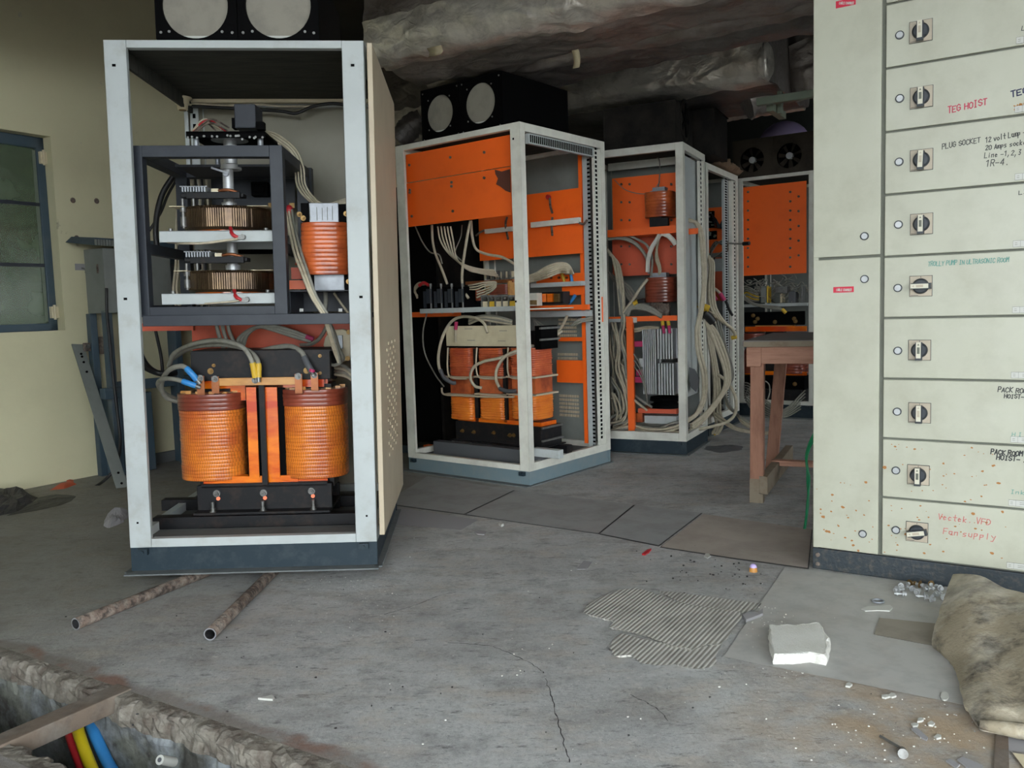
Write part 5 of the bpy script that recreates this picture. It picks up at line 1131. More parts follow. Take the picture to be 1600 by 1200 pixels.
b = MB(); b.tube(spline([FB.px(655,446,.19),FB.px(662,442,.19),FB.px(670,446,.19)],5), .012, 8); solo('red_sleeve', b, M['red'], 'red sleeve at the left end of the contact blocks', 'sleeve', FB)
cable(FB, [(667,489,.2),(661,520,.2),(664,552,.22),(680,585,.25),(694,604,.26)], .005, cg, 'thin grey lead hanging left of the cream top board')
cable(FB, [(762,520,.2),(756,505,.2),(743,497,.2),(722,495,.22),(705,503,.22),(692,525,.18),(685,556,.16),(688,580,.17),(702,596,.2)], .0105, cc, 'thick cream cable looping round the left of the cream top board')
cable(FB, [(688,577,.17),(694,590,.18),(706,598,.2),(712,598,.22)], .014, M['sleeve'], 'dark sleeve at the left coil of the three phase transformer')
cable(FB, [(832,540,.3),(806,551,.22),(778,560,.16),(755,565,.15),(740,574,.15),(735,590,.16),(742,603,.18),(753,606,.2)], .0105, cc, 'thick cream cable looping left across the rust orange coils')
cable(FB, [(878,517,.5),(855,533,.42),(832,541,.3),(805,549,.2),(788,558,.16),(777,575,.15),(775,592,.16),(781,607,.2)], .0105, cc, 'thick cream cable crossing to the middle coil from the right')
cable(FB, [(781,607,.18),(792,611,.17),(806,611,.18)], .014, M['sleeve'], 'dark sleeve in front of the lower middle coil')
cable(FB, [(886,494,.7),(878,510,.62),(864,527,.5),(846,539,.4),(829,547,.3)], .010, cc, 'cream cable slanting down behind the corner post')
for i in range(4): cable(FB, [(733,500+i*2,.25),(750,494+i*2,.24),(775,494+i*3,.26),(800,501+i*2,.3)], .008, cc if i % 2 else cg, 'pale cable lying over the top of the three phase transformer', 'cables over the three phase transformer')
for u in (700, 745, 794): cable(FB, [(u,543,.2),(u-1,570,.19),(u+1,586,.2),(u+8,591,.2),(u+30,592,.21)], .006, M['cream'], 'stiff beige lead bent round a rust orange coil', 'bent leads round the coils')
cable(FB, [(690,606,.2),(694,616,.2),(720,618,.2),(760,620,.2),(803,620,.2)], .007, M['cream'], 'stiff beige lead running along the band between the coils')
cable(FB, [(712,514,.2),(712,520,.18),(712,535,.18)], .008, cc, 'short cream lead with a red lug on the cream top board')
b = MB(); b.cyl(FB.px(713,503,.19), FB.px(712,515,.19), .012, 8); solo('lug_sleeve', b, M['magenta'], 'red lug sleeve on the cream top board', 'sleeve', FB)
for i in range(5): cable(FB, [(648+i*11,530+i*4,.86),(654+i*8,570,.85),(650+i*7,620,.84),(640+i*6,650,.85)], .012, M['cabled'], 'black cable hanging in the dark rear of the middle cabinet', 'black cables at the rear of the middle cabinet')
for i in range(5): cable(FB, [(829+random.uniform(0,6),497,.6),(835+i*4,508+random.uniform(-3,3),.58),(832+i*5,518,.6),(845+i*3,512+i,.6)], .003, cg, 'thin grey wire curled below the right shelf rail', 'thin wires below the right shelf rail')
for i in range(3): cable(FB, [(893+i*3,508,.7),(902+i*2,500+i*2,.7),(914,498+i*2,.72),(926,494+i*3,.76)], .006, cg, 'grey wire tied along the right shelf rail', 'wires tied along the right shelf rail')

# ================================================================== cabinet C: beside it, heat sink and red coils
FC = Fr(1.2373, 6.0492, -.4619); CW, CD, CZB, CZT = .80, .6374, .0986, 2.2058
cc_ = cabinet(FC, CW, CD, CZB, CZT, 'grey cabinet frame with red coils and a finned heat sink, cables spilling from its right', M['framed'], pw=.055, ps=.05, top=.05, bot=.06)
b = MB(); b.box(-.05, -.044, .04, CD-.04, CZB+.3, CZT-.06); cc_.part('side_sheet', b, M['frame'])
b = MB(); b.box(-.03, -.012, CD-.13, CD-.05, CZB+.05, CZT-.06); hs = cc_.part('hole_strip', b, M['framed'])
holes(cc_, [(-.0115, CD-.09, CZB+.12+i*.034) for i in range(58)], .012, .009, 'x', hs)
for v0, v1, y in ((274,357,.36),(371,430,.36)):
    op = pstrip(cc_, FC, 957, v0, 1060, v1, y, .005, M['orangedull' if v0 > 300 else 'orange'], 'mounting_plate')
    for u in (971, 984, 1049):
        for k in range(3 if v0 < 300 else 2): b = MB(); p = FC.px(u, v0+14+k*28, y); b.cyl(p, p+Vector((0,-.008,0)), .009, 8); cc_.part('screw', b, M['rust'], parent=op)
pstrip(cc_, FC, 949, 355.5, 1062, 367, .10, .22, M['orange'], 'shelf', label='orange shelf'); pstrip(cc_, FC, 1070, 357, 1090, 366, .30, .02, M['orange'], 'shelf')
pstrip(cc_, FC, 951, 494, 1058, 502, .10, .04, M['orange'], 'shelf_rail'); pstrip(cc_, FC, 980, 497, 990, 675, .07, .03, M['orange'], 'orange_upright')
pstrip(cc_, FC, 951, 498, 990, 503, .09, .01, M['frame'], 'grey_rail'); q = FC.px(1017, 640, .2)
pstrip(cc_, FC, 997, 639, 1057, 646, .14, .2, M['orangedull'], 'lower_shelf'); pstrip(cc_, FC, 1007, 650, 1057, 662, .2, .2, M['frame'], 'base_plate')
pstrip(cc_, FC, 950, 250, 1056, 262, .5, .02, M['framed'], 'rear_rail')
for u0, v0, u1, v1, hyy, lab, mt in ((1010,298,1054,338,.1,'red varnished coil on the orange shelf under its grey clip','varnr'),(1010,433,1056,472,.1,'dark red varnished coil below the orange shelf, above the heat sink','varnrd')):
    r, xa, xb, z0_, z1_ = pcoil(FC, u0, v0, u1, v1, .24, hyy, 8, M[mt], 'wound_coil', lab)
    b = MB(); b.box(xa+.06, xb-.06, .2, .28, z1_, z1_+.035); b.box(xa+.05, xb-.05, .17, .31, z1_+.0, z1_+.008); r.part('top_clip', b, M['alu'])
    zs0 = FC.px(1030,356 if v0 < 400 else 494,.18).z
    b = MB(); b.box(xa+.04, xb-.08, .18, .3, zs0+.002, z0_); b.box(xa+.11, xb-.03, .16, .2, zs0+.002, z0_-.01); r.part('core_foot', b, M['iron'] if v0 < 400 else M['rust'])
cable(FC, [(1026,246,.5),(1030,250,.4),(1031,268,.3),(1029,290,.26),(1027,300,.24)], .004, cg, 'thin wire hanging from the rear rail to the red coil')
cable(FC, [(960,281,.3),(978,297,.28),(1004,303,.27),(1020,298,.27),(1031,284,.26)], .003, cg, 'thin wire sagging across the orange plate beside the red coil')
# heat sink
r = Root('heat_sink', 'finned aluminium heat sink in three sections under the orange rail', 'heat sink', FC, FC.px(1028,617,.2))
for u0, v0, u1, v1, n, y in ((1004,515,1026,616,7,.10),(1027,514,1053,561,6,.08),(1028,568,1054,617,6,.08)):
    xa, xb = FC.px(u0,565,y).x, FC.px(u1,565,y).x; zt_, zb_ = FC.px((u0+u1)/2,v0,y).z, FC.px((u0+u1)/2,v1,y).z
    b = MB(); b.box(xa, xb, y+.1, y+.13, zb_, zt_); blk = r.part('base', b, M['bright'])
    for k in range(n):
        x = xa+(xb-xa)*(k+.1)/n; b = MB(); b.box(x, x+(xb-xa)/n*.55, y, y+.105, zb_, zt_); r.part('fin', b, M['bright'], parent=blk)
b = MB(); b.pbox(FC, 999, 560, 1006, 573, .12, .1); r.part('side_clamp', b, M['frame'])
for k, (u, v) in enumerate(((995,538),(997,594),(999,583))):
    b = MB(); b.pbox(FC, u-5, v-5, u+9, v+4, .14, .04); solo('insulator', b, M['magenta'], ['pink insulator upper left of the heat sink','pink insulator lower left of the heat sink','pink insulator tucked behind the heat sink edge'][k], 'insulator', FC, bev=.003)
for k, u in enumerate((1035, 1044)):
    b = MB(); b.cyl(FC.px(u,502,.1), FC.px(u+1,509,.09), .014, 8); solo('cable_lug', b, M['yellow'], ['yellow taped lug above the heat sink, left one','yellow taped lug above the heat sink, right one'][k], 'lug', FC)
    b = MB(); b.cyl(FC.px(u+1,509,.09), FC.px(u+3,521,.08), .012, 8); solo('lug_sleeve', b, M['magenta'], ['magenta sleeve on the heat sink, left one','magenta sleeve on the heat sink, right one'][k], 'sleeve', FC)
r = Root('ring_choke', 'round black choke lying on the lower shelf below the heat sink', 'choke', FC, FC.px(1040,640,.24))
q = FC.px(1040,639,.24); b = MB()
for z, rr in ((.002,.12),(.03,.125),(.05,.11),(.06,.128),(.085,.12)): pass
zq = FC.px(1027,639.5,.14).z
rs = [[(q.x+rr*math.cos(2*PI*k/26), q.y+rr*.9*math.sin(2*PI*k/26), zq+z) for k in range(26)] for z, rr in ((.002,.11),(.03,.115),(.036,.09),(.05,.09),(.056,.118),(.085,.112),(.086,.05),(.06,.045))]
b.rings(rs); r.part('winding', b, M['black'])
b = MB(); b.pbox(FC, 992, 645, 1004, 660, .2, .06); solo('amber_capacitor', b, M['varnr'], 'small amber capacitor below the lower shelf', 'capacitor', FC, bev=.004)
b = MB(); b.pbox(FC, 987, 496, 995, 504, .085, .004); solo('number_marker', b, M['white'], 'small white wire marker on the orange rail', 'marker', FC)
# torn tape on the corner post
b = MB(); P = [FC.sx(u,v,.004) for u,v in ((1077,574),(1085,577),(1092,590),(1091,600),(1087,612),(1080,606),(1077,596))]; b.add([tuple(p) for p in P]+[(p.x+.004,p.y,p.z) for p in P], [tuple(range(7)),tuple(range(13,6,-1))]+[(i,(i+1)%7,7+(i+1)%7,7+i) for i in range(7)]); cc_.part('torn_tape', b, M['sleeve'])
# fan boxes on top
q0, q1 = FC.px(943,195,.04).x, FC.px(1056,200,.04).x
r = fanbox(FC, q0, q1, .04, .50, CZT+.002, FC.px(1000,163,.04).z, 'plain black fan box on the cabinet with the heat sink', [], mt=M['dustyblack'], screws=False)
x_ = q1+.002; b = MB(); cy_, cz_ = .27, CZT+.2
rs = [[(x_+dx, cy_+rr*math.cos(2*PI*k/20), cz_+rr*1.15*math.sin(2*PI*k/20)) for k in range(20)] for dx, rr in ((0,.13),(.006,.13),(.006,.105))]; b.rings(rs, close=False); r.part('guard_ring', b, M['dustyblack'])
for k in range(5):
    b = MB(); a = k*2*PI/5; b.bar((x_+.004,cy_,cz_),(x_+.004,cy_+.11*math.cos(a),cz_+.125*math.sin(a)), .03, .006, (1,0,0)); r.part('fan_blade', b, M['black'])
q0 = FC.px(1062,220,.60).x
b = MB(); q1 = FC.px(1117,235,.66); xb2 = q1.x; xa2 = FC.px(1040,235,.66).x
r = Root('fan_box', 'sooty plain box behind the fan box with the torn guard', 'fan box', FC, ((xa2+xb2)/2,.9,CZT)); b.box(xa2, xb2, .66, 1.1, CZT+.002, CZT+.34); r.part('fan_housing', b, M['dustyblack'], bev=.003); b = MB(); b.box(xa2-.01, xb2+.01, .65, 1.11, CZT+.34, CZT+.345); r.part('lid', b, M['dustyblack'])

# ================================================================== cabinet behind C, seen from its open right side
FE = Fr(1.583, 6.857, -.52); EW, ED, EZB, EZT = .70, .95, .10, 2.19
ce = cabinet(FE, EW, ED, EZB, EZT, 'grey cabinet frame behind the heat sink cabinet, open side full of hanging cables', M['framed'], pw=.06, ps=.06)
b = MB(); b.box(-.03, -.004, ED-.20, ED-.08, EZB+.05, EZT-.06); hs = ce.part('hole_strip', b, M['framed']); holes(ce, [(-.0035, ED-.11, EZB+.1+i*.033) for i in range(60)], .014, .009, 'x', hs)
b = MB(); b.box(-.05, -.03, ED-.34, ED-.22, EZB+.05, EZT-.06); hs = ce.part('slotted_strip', b, M['frame']); holes(ce, [(-.0295, ED-.28, EZB+.1+i*.022) for i in range(90)], .03, .007, 'x', hs, 'slots')
pstrip(ce, FE, 1103, 324, 1134, 395, .86, .01, M['orange'], 'mounting_plate'); pstrip(ce, FE, 1112, 402, 1134, 470, .85, .01, M['orangedull'], 'mounting_plate'); pstrip(ce, FE, 1114, 404, 1129, 424, .845, .004, M['frame'], 'cut_out')
pstrip(ce, FE, 1141, 464, 1149, 495, .93, .008, M['orange'], 'orange_tab')
for k, (u0, v0, u1, v1) in enumerate(((1103,330,1115,356),(1104,361,1119,374))):
    r = Root('control_board', ['black control board at the top of the open side, wires curling out','small black control board under the upper one'][k], 'circuit board', FE, FE.px((u0+u1)/2, v1, .8)); b = MB(); b.pbox(FE, u0, v0, u1, v1, .82, .03); bd = r.part('board', b, M['black'])
    b = MB()
    for i in range(7): u, v = random.uniform(u0,u1-2), random.uniform(v0,v1-3); b.pbox(FE, u, v, u+random.uniform(1.5,4), v+random.uniform(1.5,3), .80, .03)
    r.part('components', b, M['greensteel'], kind='stuff')
for i in range(6): cable(FE, [(1112+i,335+i*4,.78),(1120+i,345+i*2,.72),(1122+i*1.5,356,.72),(1130,342+i*5,.75),(1136,333+i*6,.78)], .006, M['cabled'], 'black wire curling out of the control board', 'black wires at the control boards')
for i in range(4): cable(FE, [(1110,398-i*3,.78),(1118,384-i*2,.72),(1128,376+i*2,.7),(1137,378+i*3,.7),(1132,390+i*3,.7),(1120,400,.72),(1112,404+i*2,.76)], .007, M['rust'] if i % 2 else cg, 'brown grey cable looping over the orange plate at the open side', 'loops at the open side')
cable(FE, [(1118,378,.8),(1138,380,.76),(1155,381,.7),(1163,380,.66)], .008, cg, 'cable poking out to the right past the perforated post')
b = MB(); b.cyl(FE.px(1161,381,.66), FE.px(1171,380,.64), .017, 8); solo('cable_end', b, M['cabled'], 'black taped cable end poking in front of the orange plate', 'cable end', FE)
r = Root('rag', 'brown dusty rag lying on the top corner of the rear cabinet', 'rag', FE, FE.px(1135,262,.5)); b = MB(); P = []
for i in range(22):
    t = i/21; c_ = FE.pz(1120+t*34, 254+t*20, EZT+.02); w_ = .075*(1-.3*t)*(1+.5*noise.noise(Vector((t*6,2,0)))); P.append([tuple(c_+Vector((w_*math.cos(a)*.8, w_*math.sin(a)*.8, max(-.01, .7*w_*math.sin(a*1.0+1)+.03*noise.noise(Vector((t*9,a,1))))))) for a in [k*2*PI/14 for k in range(14)]])
b.rings(P); r.part('cloth', b, M['rag'])

# ================================================================== cabinet D: right, facing, with two bare fans
FD = Fr(2.1535, 8.0744, -.5977); DW, DD, DZB, DZT = .70, .85, .1216, 2.2212
FD2 = Fr(*(FD.M @ Vector((DW,0,0))).xy, -.5977)
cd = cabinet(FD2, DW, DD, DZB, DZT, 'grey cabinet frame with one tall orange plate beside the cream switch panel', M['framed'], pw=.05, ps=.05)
F = FD2
op = pstrip(cd, F, 1155, 288, 1260, 429, .06, .005, M['orangedull'], 'front_plate', label='tall orange front plate')
op.data.materials[0] = M['orange']
for u in (1169, 1235, 1248):
    for k in range(9 if u < 1240 else 5):
        v = 300+k*14.6 if u < 1240 else 307+k*23; b = MB(); p = F.px(u,v,.06); b.cyl(p, p+Vector((0,-.008,0)), .011, 8); cd.part('screw', b, M['rust'], parent=op)
pstrip(cd, F, 1154, 474.5, 1261, 479, .08, .04, M['frame'], 'shelf_rail')
b = MB(); zq = F.px(1207,475,.08).z; b.box(-DW+.06, -.06, .1, .7, zq-.01, zq); cd.part('shelf_plate', b, M['framed'])
q0, q1 = F.px(1145,245,.02).x, F.px(1268,240,.02).x; zt_ = F.px(1200,214,.02).z; c1, c2 = F.px(1175,250,.02), F.px(1233,243,.02)
fanbox(F, q0, q1+.04, .02, .5, DZT+.002, zt_, 'dusty black fan box with two bare bladed fans at the right', [(c1.x,c1.z,.112),(c2.x,c2.z,.112)], kind='blades', mt=M['dustbrown'], screws=False)
for k, (u0, v0, u1, v1, mt, lab) in enumerate(((1189,448,1197,473,'greybox','grey capacitor on the right cabinet shelf'),(1198,448,1200,473,'yellow','narrow yellow spacer beside the grey capacitor'),(1212,448,1230,458,'steel','silver connector row on the right cabinet shelf'),(1232,456,1243,473,'sleeve','dark grey block on the right cabinet shelf'),(1251,447,1254,471,'steel','slim steel post at the right end of the shelf'),(1219,460,1222,473,'offcard','slim cream post under the silver connectors'))):
    b = MB(); b.pbox(F, u0, v0, u1, v1, .12, .1); b.pbox(F, u0+.3*(u1-u0), v0-1.5, u0+.7*(u1-u0), v0+1, .14, .04); solo('shelf_part', b, M[mt], lab, 'component', F, bev=.002)
b = MB()
for i in range(60):
    u, v = random.uniform(1157,1256), random.uniform(434,470); P = [F.px(u, v, random.uniform(.15,.5))]
    for _ in range(5): P.append(P[-1]+Vector((random.uniform(-.07,.07), random.uniform(-.04,.04), random.uniform(-.05,.05))))
    b.tube(spline(P,4), random.choice([.003,.004,.006]), 5)
solo('wire_tangle', b, M['cableg'], 'tangle of thin grey wires above the right cabinet shelf', 'wires', F, kind='stuff')
for i in range(7): cable(F, [(1157,452+i*4,.2),(1166,448+i*3,.18),(1176,452+i*3,.16),(1186,458+i*2,.2)], .007, M['yellow'] if i in (3,5) else cg, 'pale or yellow lead bunched at the left end of the right cabinet shelf', 'bunched leads on the right cabinet shelf')
for i in range(3): cable(F, [(1156,448+i*3,.06),(1164,464+i*2,.03),(1178,474+i,.0),(1200,478+i*1.5,.0),(1217,480+i*1.5,.0),(1226,488,.02)], .008, cg, 'grey cable draped over the right cabinet shelf rail', 'cables draped over the right shelf rail')
b = MB(); b.cyl(F.px(1222,483,-.005), F.px(1228,489,0), .017, 8); solo('taped_end', b, M['yellow'], 'yellow taped cable end under the right cabinet shelf', 'cable end', F)
yc = .34
r = Root('power_reactor', 'large dark reactor with red coils behind the wooden table', 'reactor', F, F.px(1210,625,yc))
b = MB(); b.pbox(F, 1163, 487, 1257, 508, yc-.12, .03); yk = r.part('upper_yoke', b, M['black'], bev=.003)
for u, v in ((1180,503),(1184,498),(1211,503),(1243,502),(1241,498),(1177,493)): b = MB(); bolt(b, F.px(u,v,yc-.12), (0,-1,0), .017, .03); r.part('yoke_bolt', b, M['brass'], parent=yk)
b = MB(); b.pbox(F, 1164, 510, 1259, 518, yc-.13, .04); r.part('terminal_bar', b, M['fibre']); b = MB(); b.pbox(F, 1180, 506, 1241, 512, yc-.1, .05); r.part('packing', b, M['woodstrip'])
for u0, u1 in ((1157,1198),(1222,1262)):
    xa, xb = F.px(u0,550,yc).x, F.px(u1,550,yc).x; b = MB(); b.coil((xa+xb)/2, yc, F.px(1200,582,yc).z, F.px(1200,520,yc).z, (xb-xa)/2, .13, 2.8, 14, .003); r.part('coil', b, M['varnrd'], label='dark red coil')
b = MB(); b.pbox(F, 1196, 512, 1224, 584, yc-.05, .1); r.part('core', b, M['iron'])
b = MB(); b.pbox(F, 1164, 580, 1259, 586, yc-.1, .05); r.part('packing', b, M['fibre'])
b = MB(); b.pbox(F, 1163, 588, 1257, 608, yc-.12, .24); yk = r.part('lower_yoke', b, M['black'], bev=.003)
for u, v in ((1178,600),(1242,600)): b = MB(); bolt(b, F.px(u,v,yc-.12), (0,-1,0), .017, .03); r.part('yoke_bolt', b, M['brass'], parent=yk)
b = MB(); z_ = F.px(1210,608,yc-.12).z; b.box(F.px(1158,610,yc).x, F.px(1258,610,yc).x, yc-.14, yc+.14, DZB+.013, z_); solo('support_rail', b, M['iron'], 'dark base under the reactor behind the wooden table', 'rail', F)
for i in range(8): cable(F, [(1155,604+i*4,.06),(1166,598+i*4,.0),(1178,606+i*5,-.05),(1190,620+i*4,-.08),(1205,632+i*3,-.1)], .007, cg, 'grey cable lying low in front of the right cabinet', 'low cables of the right cabinet')
for i in range(6): cable(F, [(1258,610+i*5,.05),(1246,622+i*4,-.02),(1234,634+i*3,-.05),(1218,644+i*2,-.08)], .007, cg, 'grey cable fanning low behind the wooden table legs', 'cables behind the table legs')
for k in range(3):
    q = F.px(1175+k*9, 622-k*5, -.02); cable(F, [q+Vector((.06*math.cos(a), .02*math.sin(a*2), .1*math.sin(a))) for a in [j*2*PI/9 for j in range(10)]], .006, cg, 'round loop of grey cable hanging before the right reactor', 'round cable loops', fixed=True)
cable(F, [(1170,540,.1),(1162,545,.06),(1158,560,.06),(1155,572,.1)], .014, M['sleeve'], 'dark sleeve bent beside the left dark red coil')
b = MB(); q = W.px(1225, 222, 9.0); b.sphere((q.x,q.y,q.z-.02), .255, 28, 14, .9)
r = Root('dome_cover', 'lavender rounded plastic drum seen above the bare fans', 'drum', W, (q.x,q.y,q.z-.25)); r.part('dome', b, M['lav']); b = MB(); b.cyl((q.x,q.y,q.z-.27),(q.x,q.y,q.z-.2), .262, 28); r.part('rim', b, M['lav'])
b = MB(); b.bar((q.x,q.y,0),(q.x,q.y,q.z-.27), .3, .3); solo('column_stand', b, M['greybox'], 'grey stand carrying the lavender drum behind the right cabinet', 'stand')
b = MB(); q = FD2.px(1143,248,.6); b.box(-DW+.002, -DW+.17, .56, .75, DZT+.002, q.z); b.box(-DW, -DW+.172, .558, .752, q.z-.03, q.z-.02); solo('carton', b, M['lav'], 'pale lavender carton behind the brown rag', 'box', FD2, bev=.006)

fx = Fr(-1.15, 6.72, TH)
r = Root('dark_filler', 'dark plain cabinet added to darken the gap behind the middle cabinet', 'cabinet', fx, (.35,.3,0))  # made-up cabinet whose dark body darkens the gap
b = MB(); b.box(0, .75, 0, .6, .06, 2.02); r.part('carcass', b, M['dustyblack'], bev=.004); b = MB(); b.box(.02, .365, -.016, 0, .1, 1.98); r.part('door', b, M['black'], bev=.003); b = MB(); b.box(.385, .73, -.016, 0, .1, 1.98); r.part('door', b, M['black'], bev=.003); b = MB(); b.box(.0, .75, .01, .6, 0, .06); r.part('base', b, M['plinth'])

# ---------------- cables of cabinet C
G = 'cables inside the heat sink cabinet'
for i in range(2): cable(FC, [(950,371+i*3,.14),(968,370+i*3,.16),(986,375+i*3,.18),(1000,386+i*3,.2),(1010,402+i*2,.2),(1014,428,.22)], .0095, cg, 'grey cable curving under the orange shelf from the left', 'cables curving under the orange shelf')
cable(FC, [(978,366,.16),(996,374,.16),(1011,384,.18),(1019,405,.2),(1017,435,.2)], .0095, cg, 'grey cable curving under the orange shelf, upper right one')
def ribbon(F, pts, w_, mt, label):
    P = spline([F.px(*p) for p in pts], 6); b = MB(); rs = []
    for i, p in enumerate(P):
        t = (P[min(i+1,len(P)-1)]-P[max(i-1,0)]).normalized(); a = Vector((1,.3,0)) - t*t.dot(Vector((1,.3,0))); a = a.normalized()*w_/2; n = t.cross(a).normalized()*.002
        rs.append([p-a-n, p+a-n, p+a+n, p-a+n])
    b.rings(rs); return solo('flat_braid', b, mt, label, 'braid', F)
ribbon(FC, [(1031,366,.11),(1026,375,.12),(1018,388,.14),(1013,405,.16),(1012,425,.2)], .032, M['framed'], 'flat grey braid hanging left from the orange shelf')
ribbon(FC, [(1033,366,.11),(1042,367,.12),(1050,374,.14),(1056,382,.16)], .036, M['framed'], 'flat grey braid turning right from the orange shelf')
for i in range(2): cable(FC, [(1030-i*2,370,.13),(1026,390,.16),(1025+i*3,405,.18),(1030+i*2,422,.2),(1027+i,440,.22)], .009, cc, 'cream cable dropping between the flat braids', 'cables between the flat braids')
for i in range(3): cable(FC, [(948+i*2,388+i*5,.12),(956+i*4,400+i*4,.12),(962+i*4,425,.11),(966+i*4,455,.10),(969+i*3.5,492,.10)], .0095, cc, 'cream cable running down the left inside of the heat sink cabinet', 'left upper cables of the heat sink cabinet')
for i in range(5): cable(FC, [(951+i*5,425+i*3,.3),(960+i*6,440+i*2,.3),(972+i*6,455+i*3,.28),(985+i*5,470+i*3,.28),(1000+i*3,486,.3)], .008, cg, 'grey cable crossing behind the dark red coil', 'cables crossing behind the dark red coil')
cable(FC, [(1012,436,.1),(1001,450,.09),(988,470,.08),(974,489,.07)], .0125, cc, 'thick cream cable slanting left of the dark red coil')
for i in range(3): cable(FC, [(975+i*3,490+i*2,.07),(986,479+i*2,.07),(1000,476+i*3,.07),(1018,481+i*3,.08),(1034,492+i*2,.09)], .0115, cg, 'thick grey cable arching onto the orange rail', 'cables arching onto the orange rail')
b = MB(); b.cyl(FC.px(990,475,.06), FC.px(996,471,.06), .016, 8); solo('taped_end', b, M['yellow'], 'yellow taped cable end above the orange rail', 'cable end', FC)
b = MB(); b.cyl(FC.px(997,471,.06), FC.px(1007,469,.06), .015, 8); solo('taped_end', b, M['cabled'], 'black taped cable end above the orange rail', 'cable end', FC)
ins = [[(967,440,.1),(970,470,.09),(970,500,.09),(969,530,.1),(975,560,.1),(979,590,.1)],[(955,500,.12),(963,540,.1),(961,575,.1),(972,605,.1),(981,638,.1),(975,660,.12),(956,668,.14)],
       [(966,584,.12),(976,608,.1),(995,625,.1),(1012,640,.12)],[(953,515,.2),(960,560,.18),(970,590,.16),(990,615,.16),(1018,637,.18)],[(962,520,.2),(962,560,.18),(976,585,.17),(978,612,.16),(966,622,.16),(954,624,.16)],
       [(953,662,.1),(976,656,.1),(985,632,.1),(978,600,.1),(972,575,.12)],[(980,660,.12),(1000,668,.1),(1026,671,.1),(1050,664,.1),(1066,655,.1)],[(985,664,.12),(1006,672,.1),(1036,674,.1),(1066,662,.1)],[(953,672,.1),(980,668,.1),(1008,676,.09),(1066,676,.08)],
       [(953,654,.16),(968,640,.15),(966,615,.15),(958,600,.16),(953,590,.18)],[(957,667,.14),(964,648,.14),(962,630,.14),(955,615,.15)],[(958,508,.25),(955,540,.25),(958,575,.25),(954,610,.25),(958,650,.25)],[(970,505,.3),(974,540,.3),(968,580,.3),(975,620,.3),(968,660,.3)]]
for i, pts in enumerate(ins):
    for j in range(2 if i not in (2,3) else 1):
        cable(FC, [(u+random.uniform(-2.5,2.5)+j*4, v+random.uniform(-2,2)+j*2, y+random.uniform(-.02,.03)) for u,v,y in pts], .0095, cc if (i+j) % 3 else cg, 'thick pale cable looping in the lower left of the heat sink cabinet', G)
for i in range(3): cable(FC, [(985,545+i*10,.09),(1000,570+i*8,.08),(1008,600+i*5,.07),(1012,632,.1)], .004, cg, 'thin grey wire in front of the heat sink', 'thin wires by the heat sink')
for i in range(2): cable(FC, [(975,510+i*4,.2),(990,514+i*4,.2),(1012,511+i*3,.2),(1030,512,.2)], .009, cc, 'cream cable lying across behind the heat sink top', 'cables behind the heat sink top')
# outside loops: measured on planes parallel to the picture at their distance
def wc(pts, r_, mt, lab, grp=None): return cable(W, [(u, v, y) for u, v, y in pts], r_, mt, lab, grp)
for i in range(2): wc([(1060+i*3,344-i,6.45),(1074,343+i*2,6.35),(1087+i*3,349,6.35),(1094+i*4,368,6.35),(1097+i*4,400,6.35),(1099+i*3,440,6.35),(1095+i*3,480,6.35),(1088+i*4,515,6.35),(1090+i*5,550,6.35),(1098+i*5,585,6.35),(1098+i*4,620,6.38),(1088+i*3,645,6.38),(1072,657+i*3,6.3)], .0125, cc, 'thick cream cable running down the far post of the heat sink cabinet', 'cables down the far post')
for i in range(3): wc([(1104+i*4,396+i*4,6.9),(1109+i*3,415,6.85),(1107+i*4,450,6.8),(1110+i*4,480,6.75),(1122+i*4,497+i*2,6.75),(1136+i*4,508+i*3,6.8),(1149,520+i*3,6.9)], .0115, cc, 'cream cable hanging from the open side and turning to the perforated post', 'cables at the open side turning right')
for i in range(3): wc([(1097+i*3,496+i*3,6.6),(1109+i*4,515,6.6),(1121+i*5,545,6.6),(1131+i*4,575,6.6),(1133+i*3,600,6.6),(1122+i*2,622,6.55),(1103,645+i*4,6.5),(1080,664+i*4,6.35)], .0125, cc, 'thick cream cable swinging in a wide bow back to the heat sink cabinet', 'wide bowed cables')
wc([(1122,585,6.7),(1137,598,6.65),(1149,620,6.6),(1149,645,6.6),(1138,658,6.55),(1118,665,6.5),(1095,670,6.4),(1078,672,6.3)], .0125, cc, 'outermost thick cream loop ending at the foot of the heat sink cabinet')
for i in range(3): wc([(1100+i*4,500+i*4,6.75),(1110+i*3,550,6.75),(1116+i*4,600,6.8),(1115+i*5,640,6.85),(1119+i*5,662,6.9),(1112+i*4,677+i,6.95),(1102,682+i*2,6.95)], .0115, cc, 'cream cable dropping to the floor between the two rear cabinets', 'cables dropping to the floor')
for k, (u, v) in enumerate(((1104,683),(1101,680),(1112,682))):
    b = MB(); b.cyl(W.px(u,v,6.93), W.px(u+6,v-1,6.93), .016, 8); solo('taped_end', b, M['yellow'], ['yellow taped cable end on the floor, nearest the cabinet foot','yellow taped cable end on the floor, rearmost of three','yellow taped cable end on the floor, rightmost of three'][k], 'cable end')
for i in range(3): wc([(1116+i*4,500,6.95),(1126+i*3,535,6.95),(1134+i*3,560,6.95),(1141+i*2,580,6.95),(1139+i*2,595,6.95),(1131,600,6.95)], .0105, cg, 'grey cable sagging beside the perforated post', 'cables sagging by the perforated post')
for i in range(3): wc([(1130+i*2,606+i*3,7.0),(1137,628+i*3,6.95),(1146+i*3,642+i*3,6.8),(1160,654+i*3,6.6),(1180,664+i*4,6.5)], .0115, cc if i else cg, 'cream cable trailing on the floor toward the wooden table', 'floor cables by the table')
